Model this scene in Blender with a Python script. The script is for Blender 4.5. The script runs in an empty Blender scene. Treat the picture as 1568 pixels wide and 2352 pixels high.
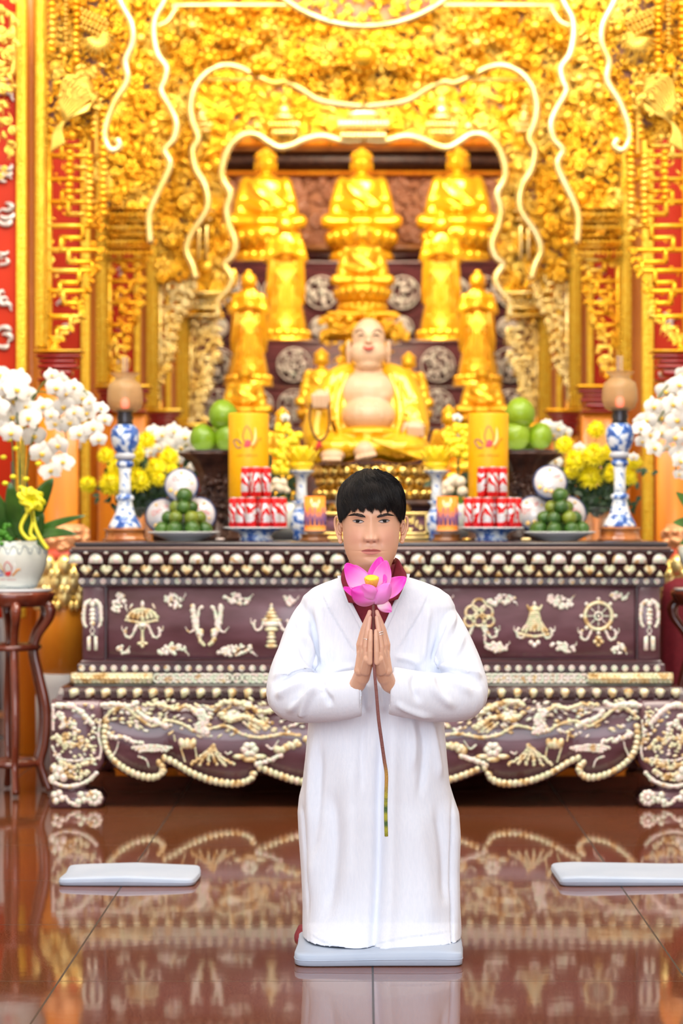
import bpy, math, random
import numpy as np
from mathutils import Vector, Matrix, noise as mnoise
from math import sin, cos, pi, radians

# ---------------------------------------------------------------- camera, world, lights
F = 5200.0; CX = 838.0; CY = 1190.0; CAMZ = 1.18
scene = bpy.context.scene
cd = bpy.data.cameras.new('camera'); cam = bpy.data.objects.new('camera', cd)
scene.collection.objects.link(cam)
cam.location = (0, 0, CAMZ); cam.rotation_euler = (pi/2, 0, 0)
cd.sensor_width = 36; cd.sensor_fit = 'AUTO'; cd.lens = F/2352*36
cd.shift_x = -(CX-784)/2352; cd.shift_y = (CY-1176)/2352
cd.clip_start = 0.05; cd.clip_end = 100
cd.dof.use_dof = True; cd.dof.focus_distance = 6.05; cd.dof.aperture_fstop = 3.3
scene.camera = cam
vs = scene.view_settings
vs.view_transform = 'Standard'; vs.look = 'None'; vs.gamma = 1; vs.use_curve_mapping = False
vs.exposure = 0.38
scene.cycles.use_denoising = True
scene.cycles.max_bounces = 8
scene.cycles.sample_clamp_indirect = 6.0
scene.cycles.caustics_reflective = False
scene.cycles.caustics_refractive = False

world = bpy.data.worlds.new('world'); scene.world = world; world.use_nodes = True
bg = world.node_tree.nodes['Background']; bg.inputs[0].default_value = (0.86, 0.93, 1.0, 1); bg.inputs[1].default_value = 0.8

def area(name, loc, rot, sx, sy, power, col):
    l = bpy.data.lights.new(name, 'AREA'); l.shape = 'RECTANGLE'; l.size = sx; l.size_y = sy
    l.energy = power; l.color = col
    o = bpy.data.objects.new(name, l); scene.collection.objects.link(o)
    o.location = loc; o.rotation_euler = rot
    return o
def point(name, loc, power, col, r=0.05):
    l = bpy.data.lights.new(name, 'POINT'); l.energy = power; l.color = col; l.shadow_soft_size = r
    o = bpy.data.objects.new(name, l); scene.collection.objects.link(o); o.location = loc
    return o
# daylight from the open doors behind the camera, then added unseen fill lights for hall, sides and shrine
area('door_daylight', (-0.6, -0.8, 2.6), (radians(80), 0, 0), 6.5, 4.0, 250, (0.90, 0.94, 1.0))
area('hall_fill_light', (0, 6.0, 5.6), (0, 0, 0), 4.5, 3.0, 110, (1.0, 0.96, 0.92))  # added overhead fill for the hall, no visible fixture
area('shrine_fill_light', (0, 7.6, 5.0), (radians(63), 0, 0), 4.8, 1.2, 180, (1.0, 0.90, 0.74))  # added warm fill from the front, evens out the gold
area('side_fill_light', (-2.3, 8.9, 5.6), (radians(30), 0, 0), 1.0, 1.0, 55, (1.0, 0.92, 0.80))  # added fill, brightens the left pillar and boards
area('side_fill_light', (2.3, 8.9, 5.6), (radians(30), 0, 0), 1.0, 1.0, 55, (1.0, 0.92, 0.80))  # same added fill for the right side
area('arch_fill_light', (0, 11.9, 4.75), (radians(66), 0, 0), 3.4, 0.5, 50, (1.0, 0.88, 0.66))  # added fill above the frame, brightens the second arch
area('niche_fill_front', (0, 13.6, 4.85), (radians(66), 0, 0), 3.0, 0.5, 42, (1.0, 0.86, 0.62))  # added fill between arches, brightens the third and fourth
area('niche_fill_mid', (0, 15.2, 4.3), (radians(66), 0, 0), 2.2, 0.3, 42, (1.0, 0.88, 0.66))  # added fill hidden behind the third valance, for the innermost arch
area('niche_fill_back', (0, 16.4, 4.9), (radians(35), 0, 0), 2.4, 0.4, 150, (1.0, 0.86, 0.62))  # added fill that lifts the statues and the niche panel

# ---------------------------------------------------------------- helpers
def P(px, py, Y):
    return np.array(((px-CX)*Y/F, Y, CAMZ-(py-CY)*Y/F))
def S(px, Y): return px*Y/F

def catmull(pts, n=8):
    pts = np.array(pts, float)
    if len(pts) < 3: 
        t = np.linspace(0, 1, n+1)[:, None]; return pts[0]*(1-t)+pts[-1]*t
    ext = np.vstack([2*pts[0]-pts[1], pts, 2*pts[-1]-pts[-2]])
    out = []
    t = np.linspace(0, 1, n, endpoint=False)[:, None]
    for i in range(1, len(ext)-2):
        p0, p1, p2, p3 = ext[i-1], ext[i], ext[i+1], ext[i+2]
        out.append(0.5*((2*p1)+(-p0+p2)*t+(2*p0-5*p1+4*p2-p3)*t*t+(-p0+3*p1-3*p2+p3)*t**3))
    out.append(pts[-1][None])
    return np.vstack(out)

_sph = {}
def sphere_t(nu, nv):
    k = (nu, nv)
    if k not in _sph:
        v = [(0, 0, 1)]
        for j in range(1, nv):
            th = pi*j/nv
            for i in range(nu):
                a = 2*pi*i/nu; v.append((sin(th)*cos(a), sin(th)*sin(a), cos(th)))
        v.append((0, 0, -1)); f = []
        for i in range(nu): f.append((0, 1+i, 1+(i+1) % nu))
        for j in range(nv-2):
            for i in range(nu):
                a = 1+j*nu+i; b = 1+j*nu+(i+1) % nu; f.append((a, a+nu, b+nu, b))
        n = len(v)-1; o = 1+(nv-2)*nu
        for i in range(nu): f.append((o+i, n, o+(i+1) % nu))
        _sph[k] = (np.array(v, float), f)
    return _sph[k]

class MB:
    def __init__(s): s.V = []; s.F = []; s.M = []; s.n = 0; s.mi = 0
    def add(s, v, f, mi=None):
        v = np.asarray(v, float); o = s.n; m = s.mi if mi is None else mi
        s.V.append(v); s.n += len(v)
        s.F.extend([tuple(i+o for i in q) for q in f]); s.M.extend([m]*len(f))
        return s
    def ell(s, c, r, nu=10, nv=6, R=None, mi=None):
        t, f = sphere_t(nu, nv)
        if np.isscalar(r): r = (r, r, r)
        v = t*np.array(r)
        if R is not None: v = v @ np.array(R).T
        return s.add(v+np.array(c), f, mi)
    def box(s, a, b, mi=None, bev=0.0):
        a = np.array(a, float); b = np.array(b, float); lo = np.minimum(a, b); hi = np.maximum(a, b)
        if bev <= 0:
            v = [(x, y, z) for x in (lo[0], hi[0]) for y in (lo[1], hi[1]) for z in (lo[2], hi[2])]
            return s.add(v, [(0, 1, 3, 2), (4, 6, 7, 5), (0, 4, 5, 1), (2, 3, 7, 6), (0, 2, 6, 4), (1, 5, 7, 3)], mi)
        b_ = min(bev, *(0.49*(hi-lo)))
        pr = []
        for (ins, z) in ((b_, lo[2]), (0, lo[2]+b_), (0, hi[2]-b_), (b_, hi[2])):
            x0, x1, y0, y1 = lo[0]+ins, hi[0]-ins, lo[1]+ins, hi[1]-ins
            c = b_ if ins == 0 else b_*0.6
            pr.append([(x0+c, y0, z), (x1-c, y0, z), (x1, y0+c, z), (x1, y1-c, z), (x1-c, y1, z), (x0+c, y1, z), (x0, y1-c, z), (x0, y0+c, z)])
        return s.rings(pr, mi=mi)
    def rings(s, rs, close=True, cap=True, mi=None, loop=False):
        n = len(rs[0]); v = np.vstack([np.asarray(r, float) for r in rs]); f = []
        m = len(rs)
        for j in range(m if loop else m-1):
            j2 = (j+1) % m
            for i in range(n if close else n-1):
                i2 = (i+1) % n; f.append((j*n+i, j*n+i2, j2*n+i2, j2*n+i))
        if cap and close and not loop:
            f.append(tuple(range(n))[::-1]); f.append(tuple((m-1)*n+i for i in range(n)))
        return s.add(v, f, mi)
    def lathe(s, prof, c=(0, 0, 0), n=24, mi=None, sx=1, sy=1, mod=None, cap=True):
        rs = []
        for (r, z) in prof:
            a = np.arange(n)*2*pi/n
            rr = r*np.ones(n) if mod is None else r*mod(a, z)
            rs.append(np.stack([c[0]+rr*np.cos(a)*sx, c[1]+rr*np.sin(a)*sy, np.full(n, c[2]+z)], 1))
        return s.rings(rs, mi=mi, cap=cap)
    def tube(s, path, r, n=8, mi=None, flat=None, cap=True, loop=False):
        p = np.asarray(path, float); m = len(p)
        r = np.full(m, r) if np.isscalar(r) else np.interp(np.linspace(0, 1, m), np.linspace(0, 1, len(r)), r)
        t = np.gradient(p, axis=0) if not loop else np.roll(p, -1, 0)-np.roll(p, 1, 0)
        t /= np.linalg.norm(t, axis=1)[:, None]+1e-12
        ref = np.array((0, -1.0, 0)) if abs(t[:, 1]).max() < 0.9 else np.array((0.3, 0.1, 1.0))
        u = np.cross(t, ref); u /= np.linalg.norm(u, axis=1)[:, None]+1e-12
        w = np.cross(u, t)
        a = np.arange(n)*2*pi/n
        fl = 1 if flat is None else flat
        rs = [p[i]+r[i]*(np.outer(np.cos(a), u[i])+fl*np.outer(np.sin(a), w[i])) for i in range(m)]
        return s.rings(rs, mi=mi, cap=cap, loop=loop)
    def prism(s, poly, y0, y1, mi=None):   # polygon in (x,z), extruded along y
        n = len(poly); v = [(p[0], y0, p[1]) for p in poly]+[(p[0], y1, p[1]) for p in poly]
        f = [tuple(range(n)), tuple(range(n, 2*n))[::-1]]+[(i, n+i, n+(i+1) % n, (i+1) % n) for i in range(n)]
        return s.add(v, f, mi)
    def data(s, name='m', mats=None, off=(0, 0, 0), smooth=True):
        me = bpy.data.meshes.new(name)
        if s.n:
            V = np.vstack(s.V)-np.array(off)
            me.vertices.add(len(V)); me.vertices.foreach_set('co', V.astype(np.float32).ravel())
            ls = np.fromiter((i for f in s.F for i in f), np.int32)
            lt = np.fromiter((len(f) for f in s.F), np.int32)
            st = np.concatenate([[0], np.cumsum(lt)[:-1]]).astype(np.int32)
            me.loops.add(len(ls)); me.loops.foreach_set('vertex_index', ls)
            me.polygons.add(len(lt)); me.polygons.foreach_set('loop_start', st)
            try: me.polygons.foreach_set('loop_total', lt)
            except Exception: pass
            me.polygons.foreach_set('material_index', np.array(s.M, np.int32))
            me.polygons.foreach_set('use_smooth', np.full(len(lt), smooth))
            me.update(calc_edges=True); me.validate()
        for m in (mats or []): me.materials.append(m)
        return me
    def build(s, name, mats, parent=None, smooth=True, sharp=None):
        if not isinstance(mats, (list, tuple)): mats = [mats]
        off = wloc(parent)
        me = s.data(name, mats, off, smooth)
        if sharp is not None: sharpen(me, sharp)
        o = bpy.data.objects.new(name, me); scene.collection.objects.link(o)
        if parent is not None: o.parent = parent
        return o
def sharpen(me, deg):
    try: me.set_sharp_from_angle(angle=radians(deg))
    except Exception: pass
def wloc(p):
    off = np.zeros(3)
    while p is not None: off += np.array(p.location); p = p.parent
    return off
def tag(o, label=None, cat=None, group=None, kind=None):
    if label: o['label'] = label
    if cat: o['category'] = cat
    if group: o['group'] = group
    if kind: o['kind'] = kind
    return o
def empty(name, loc, label=None, cat=None, group=None):
    o = bpy.data.objects.new(name, None); scene.collection.objects.link(o)
    o.location = tuple(float(v) for v in loc); o.empty_display_size = 0.05
    return tag(o, label, cat, group)
def copy_tree(o, parent=None):
    c = o.copy(); scene.collection.objects.link(c); c.parent = parent
    for ch in list(o.children): copy_tree(ch, c)
    return c
def dup(o, loc, rz=0, sc=1, label=None, cat=None, group=None):
    c = copy_tree(o); c.location = tuple(float(v) for v in loc); c.rotation_euler = (0, 0, rz)
    c.scale = (sc, sc, sc) if np.isscalar(sc) else sc
    return tag(c, label, cat, group)
def fuse(mb, voxel, smooth=2, disp=None, dec=None):
    """union of overlapping closed shapes -> one continuous MB"""
    me = mb.data('tmp'); o = bpy.data.objects.new('tmp', me); scene.collection.objects.link(o)
    m = o.modifiers.new('r', 'REMESH'); m.mode = 'VOXEL'; m.voxel_size = voxel
    if smooth:
        k = o.modifiers.new('s', 'SMOOTH'); k.factor = 0.5; k.iterations = smooth
    dg = bpy.context.evaluated_depsgraph_get(); dg.update()
    e = o.evaluated_get(dg); em = e.to_mesh()
    V = np.empty(len(em.vertices)*3, np.float32); em.vertices.foreach_get('co', V); V = V.reshape(-1, 3).astype(float)
    N = np.empty(len(em.vertices)*3, np.float32); em.vertices.foreach_get('normal', N); N = N.reshape(-1, 3).astype(float)
    Fs = [tuple(p.vertices) for p in em.polygons]
    e.to_mesh_clear(); bpy.data.objects.remove(o); bpy.data.meshes.remove(me)
    if disp is not None: V = disp(V, N)
    r = MB(); r.add(V, Fs); return r

# ---------------------------------------------------------------- materials
def sock(b, *names):
    for n in names:
        if n in b.inputs: return b.inputs[n]
def mat(name, col, rough=0.5, metal=0.0, cols=None, scale=8.0, detail=3.0, bump=0.0, bscale=None, emit=None, es=1.0,
        trans=0.0, alpha=1.0, sub=0.0, subcol=None, coat=0.0, spec=None, ramp=None, stretch=None, ior=None, attr=None, sheen=0.0, const=False, tex='noise', dist=0.0):
    m = bpy.data.materials.new(name); m.use_nodes = True; nt = m.node_tree; N = nt.nodes; L = nt.links
    b = N['Principled BSDF']
    b.inputs['Base Color'].default_value = (*col, 1); b.inputs['Roughness'].default_value = rough; b.inputs['Metallic'].default_value = metal
    if trans: sock(b, 'Transmission Weight').default_value = trans
    if alpha < 1: b.inputs['Alpha'].default_value = alpha
    if ior: b.inputs['IOR'].default_value = ior
    if sub:
        sock(b, 'Subsurface Weight').default_value = sub; b.inputs['Subsurface Radius'].default_value = subcol or (0.01, 0.004, 0.002)
        if 'Subsurface Scale' in b.inputs: b.inputs['Subsurface Scale'].default_value = 1.0
    if coat: sock(b, 'Coat Weight').default_value = coat; sock(b, 'Coat Roughness').default_value = 0.08
    if spec is not None: sock(b, 'Specular IOR Level').default_value = spec
    if sheen: sock(b, 'Sheen Weight').default_value = sheen
    if emit: sock(b, 'Emission Color').default_value = (*emit, 1); sock(b, 'Emission Strength').default_value = es
    tc = N.new('ShaderNodeTexCoord'); src = tc.outputs['Object']
    if stretch:
        mp = N.new('ShaderNodeMapping'); mp.inputs['Scale'].default_value = stretch; L.new(src, mp.inputs[0]); src = mp.outputs[0]
    if attr:
        a = N.new('ShaderNodeAttribute'); a.attribute_name = attr; L.new(a.outputs['Color'], b.inputs['Base Color'])
    elif cols:
        if tex == 'voronoi':
            t = N.new('ShaderNodeTexVoronoi'); t.inputs['Scale'].default_value = scale; L.new(src, t.inputs['Vector'])
            sp = N.new('ShaderNodeSeparateColor'); L.new(t.outputs['Color'], sp.inputs[0]); fac = sp.outputs[0]
        elif tex == 'wave':
            t = N.new('ShaderNodeTexWave'); t.inputs['Scale'].default_value = scale; t.inputs['Distortion'].default_value = dist; t.inputs['Detail'].default_value = detail; L.new(src, t.inputs['Vector']); fac = t.outputs[0]
        else:
            t = N.new('ShaderNodeTexNoise'); t.inputs['Scale'].default_value = scale; t.inputs['Detail'].default_value = detail
            t.inputs['Distortion'].default_value = dist
            L.new(src, t.inputs['Vector']); fac = t.outputs[0]
        cr = N.new('ShaderNodeValToRGB'); L.new(fac, cr.inputs[0])
        if const: cr.color_ramp.interpolation = 'CONSTANT'
        el = cr.color_ramp.elements
        st = ramp or list(np.linspace(0.3, 0.7, len(cols)))
        while len(el) < len(cols): el.new(0.5)
        for i, c in enumerate(cols): el[i].position = st[i]; el[i].color = (*c, 1)
        L.new(cr.outputs[0], b.inputs['Base Color'])
    if bump:
        n2 = N.new('ShaderNodeTexNoise'); n2.inputs['Scale'].default_value = bscale or scale*4; n2.inputs['Detail'].default_value = 2
        L.new(src, n2.inputs['Vector'])
        bp = N.new('ShaderNodeBump'); bp.inputs['Strength'].default_value = bump; bp.inputs['Distance'].default_value = 0.01
        L.new(n2.outputs[0], bp.inputs['Height']); L.new(bp.outputs[0], b.inputs['Normal'])
    return m

GOLD = mat('gold_leaf', (1, .6, .06), .34, .68, cols=[(.90, .40, .012), (1, .56, .03), (1, .74, .16)], scale=5, bump=.15, bscale=40)
GOLDM = mat('matte_gilt_border', (.95, .58, .03), .55, .35, cols=[(.90, .48, .015), (1, .70, .07)], scale=60, bump=.8, bscale=90)
GOLDP = mat('pale_gold', (1, .8, .35), .24, .7, cols=[(1, .66, .12), (1, .78, .30), (1, .86, .45)], scale=4)
GOLDD = mat('aged_gold', (.8, .55, .12), .33, .8, cols=[(.72, .46, .08), (.95, .66, .13)], scale=6)
GOLDS = mat('statue_gold', (1, .66, .03), .24, .6, cols=[(1, .46, .006), (1, .58, .02)], scale=3, coat=.4)
BRASS = mat('burnished_brass', (.75, .52, .14), .18, 1.0)
BACK = mat('carving_backboard', (.6, .28, .12), .6, cols=[(.30, .09, .06), (.52, .22, .12), (.66, .34, .14)], scale=7)
RED = mat('red_lacquer', (.44, .02, .003), .6, cols=[(.38, .014, .002), (.50, .03, .004)], scale=2, spec=.2)
DRED = mat('dark_red_lacquer', (.30, .012, .012), .28, coat=.4)
ORW = mat('orange_varnished_wood', (.85, .28, .02), .35, cols=[(.72, .19, .008), (.92, .33, .02)], scale=3, stretch=(4, 4, .5), coat=.2)
SILV = mat('silver_relief', (.58, .50, .46), .35, .4)
DPEARL = mat('grey_pearl', (.4, .35, .3), .4, cols=[(.30, .26, .22), (.52, .44, .38), (.40, .42, .34)], scale=20)  # darker, greyer pearl for the step medallions
ROSE = mat('rosewood', (.05, .012, .016), .22, cols=[(.030, .007, .010), (.085, .020, .024)], scale=6, stretch=(1, 4, 6), coat=.25)
ROSEP = mat('purple_brown_painted_sheen', (.10, .03, .04), .34, cols=[(.075, .022, .032), (.18, .085, .115)], scale=4, stretch=(1, 1, 3), coat=.7)  # lighter purple streaks put the reflected sheen into the wood colour
PEARL = mat('mother_of_pearl', (.8, .75, .6), .25, .1, cols=[(.66, .44, .20), (.92, .88, .80), (.70, .86, .66), (.94, .74, .68), (.92, .94, .90), (.84, .64, .34)], scale=26, detail=1, ramp=[.28, .38, .46, .54, .62, .72], coat=.5)
PEARLG = mat('golden_pearl', (.8, .65, .35), .28, .15, cols=[(.50, .30, .09), (.84, .64, .32), (.90, .84, .58), (.66, .72, .44), (.90, .76, .60)], scale=24, detail=1, ramp=[.3, .42, .5, .6, .7], coat=.5)
PORC = mat('blue_white_porcelain', (.85, .88, .9), .12, cols=[(.80, .85, .88), (.72, .80, .88), (.12, .24, .58), (.05, .12, .42)], scale=44, detail=2, ramp=[.52, .57, .60, .72], coat=.5)
PORCB = mat('deep_blue_porcelain', (.05, .12, .45), .12, cols=[(.02, .08, .36), (.08, .20, .55), (.62, .72, .86), (.80, .85, .90)], scale=32, detail=3, ramp=[.36, .48, .54, .6], coat=.5)
WHITEP = mat('white_porcelain', (.86, .87, .88), .12, coat=.4)
WOODB = mat('brown_wood', (.3, .1, .03), .3, cols=[(.20, .06, .015), (.42, .16, .04)], scale=8, coat=.4)
DWOOD = mat('dark_carved_wood', (.06, .022, .015), .35, cols=[(.03, .01, .008), (.10, .04, .025)], scale=20, bump=.5, bscale=60)
# ---------------------------------------------------------------- room shell
def floor_mat():
    m = bpy.data.materials.new('polished_granite_tiles'); m.use_nodes = True; nt = m.node_tree; N = nt.nodes; L = nt.links
    b = N['Principled BSDF']; b.inputs['Roughness'].default_value = 0.07; b.inputs['IOR'].default_value = 1.62
    sock(b, 'Coat Weight').default_value = 0.0
    tc = N.new('ShaderNodeTexCoord')
    sp = N.new('ShaderNodeSeparateXYZ'); L.new(tc.outputs['Object'], sp.inputs[0])
    def mth(op, a, bb=None):
        n = N.new('ShaderNodeMath'); n.operation = op
        for i, v in enumerate((a, bb)):
            if v is None: continue
            if isinstance(v, (int, float)): n.inputs[i].default_value = v
            else: L.new(v, n.inputs[i])
        return n.outputs[0]
    def seam(ax, off, w):
        v = mth('DIVIDE', mth('SUBTRACT', ax, off), 0.8)
        d = mth('ABSOLUTE', mth('SUBTRACT', v, mth('ROUND', v)))
        return mth('LESS_THAN', mth('MULTIPLY', d, 0.8), w)
    sm = mth('MAXIMUM', seam(sp.outputs[0], 0.02, 0.0028), seam(sp.outputs[1], 5.77, 0.0022))
    n1 = N.new('ShaderNodeTexNoise'); n1.inputs['Scale'].default_value = 220; n1.inputs['Detail'].default_value = 2; L.new(tc.outputs['Object'], n1.inputs['Vector'])
    cr = N.new('ShaderNodeValToRGB'); L.new(n1.outputs[0], cr.inputs[0]); e = cr.color_ramp.elements
    e[0].position = .35; e[0].color = (.09, .022, .008, 1); e[1].position = .68; e[1].color = (.32, .105, .045, 1)
    n2 = N.new('ShaderNodeTexNoise'); n2.inputs['Scale'].default_value = 1.3; L.new(tc.outputs['Object'], n2.inputs['Vector'])
    mx = N.new('ShaderNodeMix'); mx.data_type = 'RGBA'; mx.blend_type = 'MULTIPLY'; mx.inputs[0].default_value = .35
    L.new(cr.outputs[0], mx.inputs[6]); L.new(n2.outputs[1], mx.inputs[7])
    mx2 = N.new('ShaderNodeMix'); mx2.data_type = 'RGBA'; L.new(sm, mx2.inputs[0]); L.new(mx.outputs[2], mx2.inputs[6]); mx2.inputs[7].default_value = (.02, .012, .01, 1)
    L.new(mx2.outputs[2], b.inputs['Base Color'])
    rg = mth('ADD', mth('MULTIPLY', sm, 0.4), 0.055); L.new(rg, b.inputs['Roughness'])
    n3 = N.new('ShaderNodeTexNoise'); n3.inputs['Scale'].default_value = 5; L.new(tc.outputs['Object'], n3.inputs['Vector'])
    bp = N.new('ShaderNodeBump'); bp.inputs['Strength'].default_value = .03; bp.inputs['Distance'].default_value = .01; L.new(n3.outputs[0], bp.inputs['Height']); L.new(bp.outputs[0], b.inputs['Normal'])
    return m
XW = 4.0; YB = 20.2; YF = -1.6; ZC = 6.0
CREAM = mat('cream_plaster', (.80, .76, .70), .7, cols=[(.76, .72, .66), (.84, .80, .74)], scale=2)
b = MB(); b.box((-XW, YF, -.1), (XW, YB, 0)); tag(b.build('floor', floor_mat(), smooth=False), kind='structure')
b = MB(); b.box((-XW-.15, YF, 0), (-XW, YB, ZC)); tag(b.build('wall_left', CREAM, smooth=False), kind='structure')
b = MB(); b.box((XW, YF, 0), (XW+.15, YB, ZC)); tag(b.build('wall_right', CREAM, smooth=False), kind='structure')
WPAN = mat('brown_back_panelling', (.5, .2, .08), .35, cols=[(.36, .12, .04), (.62, .28, .12)], scale=2.5, stretch=(1, 1, 6), coat=.3)
b = MB(); b.box((-XW, YB, 0), (XW, YB+.15, ZC)); tag(b.build('wall_back', WPAN, smooth=False), kind='structure')
b = MB(); b.box((-XW, YF, ZC), (XW, YB, ZC+.15)); tag(b.build('ceiling', CREAM, smooth=False), kind='structure')
# ---------------------------------------------------------------- kneeling man
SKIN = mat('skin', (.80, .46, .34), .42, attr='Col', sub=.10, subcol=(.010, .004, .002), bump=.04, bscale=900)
HAIR = mat('black_hair', (.012, .010, .010), .42, spec=.22, cols=[(.006, .005, .006), (.022, .017, .014)], scale=30)
CLOTH = mat('white_linen', (.84, .86, .93), .85, cols=[(.79, .83, .92), (.84, .87, .95)], scale=180, stretch=(1, 1, .12), bump=.12, bscale=500)
MAROON = mat('maroon_cotton', (.20, .008, .022), .8, cols=[(.17, .006, .018), (.23, .011, .026)], scale=60, bump=.1, bscale=600)
EYEW = mat('eye_white', (.50, .43, .41), .4, spec=.2); IRIS = mat('dark_iris', (.010, .006, .004), .3, spec=.06)
LASH = mat('dark_lash', (.03, .018, .015), .5); SILVER = mat('silver', (.85, .85, .87), .15, 1.0)
HX, HY = 852.0, 6.205      # head centre: pixel column and depth
K = 6.12/F
def hz(py): return CAMZ-(py-CY)*K
hxw = (HX-CX)*K
_yy = [1091, 1096, 1106, 1122, 1142, 1165, 1190, 1215, 1240, 1258, 1274, 1288, 1299, 1308, 1316, 1330, 1350, 1380]
_hw = [2, 22, 42, 57, 65, 68, 67.5, 66.5, 65, 62.5, 58, 52, 47, 44.5, 45, 47, 51, 55]
_fd = [.002, .030, .055, .078, .092, .099, .098, .096, .098, .099, .097, .093, .085, .066, .048, .042, .045, .05]
_bd = [.002, .045, .070, .088, .098, .103, .102, .098, .090, .083, .078, .074, .070, .068, .067, .067, .070, .075]
def g(x, s): return np.exp(-(x/s)**2)
def head_front(px, py):
    """depth offset (metres towards the camera) of facial features; px relative to the face axis"""
    ax = np.abs(px)
    d = 0*px
    brid = np.clip((py-1188)/50, 0, 1)
    d += (.005+.0155*brid**1.4)*g(px, 6.5+7.5*brid)*(1/(1+np.exp(-(py-1184)/4)))*(1/(1+np.exp((py-1244)/2.0)))
    d += .0085*g(ax-12.5, 5.5)*g(py-1237, 7.5)
    d += .006*g(px, 7)*g(py-1238, 7)
    d -= .005*g(ax-7.0, 3.6)*g(py-1245.5, 2.6)
    d -= .0115*g(ax-29, 17)*g(py-1198, 10)
    d += .0065*g(ax-29, 11)*g(py-1199, 6.5)
    d += .0035*g(ax-29, 20)*g(py-1182, 7)
    d += .0055*g(ax-36, 20)*g(py-1232, 18)
    d -= .0022*g(ax-22, 5)*g(py-1250, 12)
    d += .0065*g(px, 23)*g(py-1262, 12)
    d += .0040*g(ax-5, 9)*g(py-1261, 3.2)+.0052*g(px, 14)*g(py-1271, 4.2)
    d -= .0050*g(px, 24)*g(py-1265.8, 1.5)
    d -= .0018*g(px, 2.2)*g(py-1254, 5)
    d -= .0032*g(px, 15)*g(py-1279.5, 3.5)
    d += .0060*g(px, 16)*g(py-1293, 9)
    return d
def head_r(py):
    return (np.interp(py, _yy, _hw)*K, np.interp(py, _yy, _fd), np.interp(py, _yy, _bd))
def smoothi(py, arr):
    s = 0; ws = 0
    for o, w in ((-6, .1), (-3, .25), (0, .3), (3, .25), (6, .1)):
        s = s+w*np.interp(np.clip(py+o, _yy[0], _yy[-1]), _yy, arr); ws += w
    return s/ws
def head_grid(npy=250, nth=220, grow=0.0, y0=1091.0, y1=1380.0):
    py = y0+(y1-y0)*np.linspace(0, 1, npy)**1.0
    py = np.concatenate([np.linspace(1091, 1100, 12)[:-1], np.linspace(1100, y1, npy)]) if y0 == 1091 else py
    th = np.linspace(-pi, pi, nth, endpoint=False)
    # denser towards the face (theta=0 is the front)
    th = th-0.55*np.sin(th)*1.0
    V = []
    for y in py:
        a = smoothi(y, _hw)*K+grow; f = smoothi(y, _fd)+grow; bk = smoothi(y, _bd)+grow
        if y < 1100:
            q = math.sqrt(max(0, (y-1090.5)/9.5)); a = (smoothi(1100, _hw)*K)*q; f = smoothi(1100, _fd)*q; bk = smoothi(1100, _bd)*q
        e = 2.35
        c, s_ = np.cos(th), np.sin(th)
        ex = np.sign(s_)*np.abs(s_)**(2/e)*a
        ey = np.where(c > 0, -np.abs(c)**(2/e)*f, np.abs(c)**(2/e)*bk)
        pxr = ex/K
        ff = np.clip(c*2, 0, 1)
        ey = ey-head_front(pxr, y)*ff
        V.append(np.stack([hxw+ex, HY+ey, np.full_like(ex, hz(y))], 1))
    return py, th, V
py_, th_, HV = head_grid()
man = empty('person', P(858, 2180, 6.2)*np.array((1, 1, 0))+np.array((0, 0, .037)),
            'person in long white robe and maroon collar kneeling on a cushion, palms together', 'person')
body = MB(); body.rings(HV, cap=True)
face_front = {}
def face_y(px, py):
    a = smoothi(py, _hw)*K; f = smoothi(py, _fd); e = 2.35
    x = (px-HX)*K
    y = -f*(max(0, 1-abs(x/a)**e))**(1/e)
    th_c = max(0, 1-abs(x/a)**2)**.5
    return HY+y-float(head_front(np.array(px-HX), np.array(py)))*min(1, th_c*2)
def FP(px, py, o=0.0): return np.array((hxw+(px-HX)*K, face_y(px, py)-o, hz(py)))
# ears
for sgn in (-1, 1):
    ex = 70.5 if sgn < 0 else 71.5
    def E(u, v, o=0):  # u outwards px, v image y
        return np.array((hxw+sgn*(ex+u)*K, HY+.012+o+.0005*u, hz(v)))
    path = catmull([E(-3, 1212, -.004), E(3, 1194, 0), E(9, 1187, .004), E(13.5, 1194, .008), E(13, 1210, .008), E(8.5, 1226, .003), E(4, 1238, -.002), E(1, 1246, -.006), E(-3, 1244, -.008)], 6)
    body.tube(path, [.003, .0034, .0036, .0038, .0036, .0034, .0042, .0050, .003], 8)
    body.ell(E(3.5, 1216, .006), (.0085, .0045, .027), 12, 10)
    body.ell(E(1.5, 1238, -.002), (.0060, .0045, .0105), 10, 8)
    body.tube(catmull([E(0, 1204, -.004), E(5, 1201, -.002), E(8, 1210, 0), E(5, 1222, -.002), E(0, 1228, -.006)], 5), .0022, 6)
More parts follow.
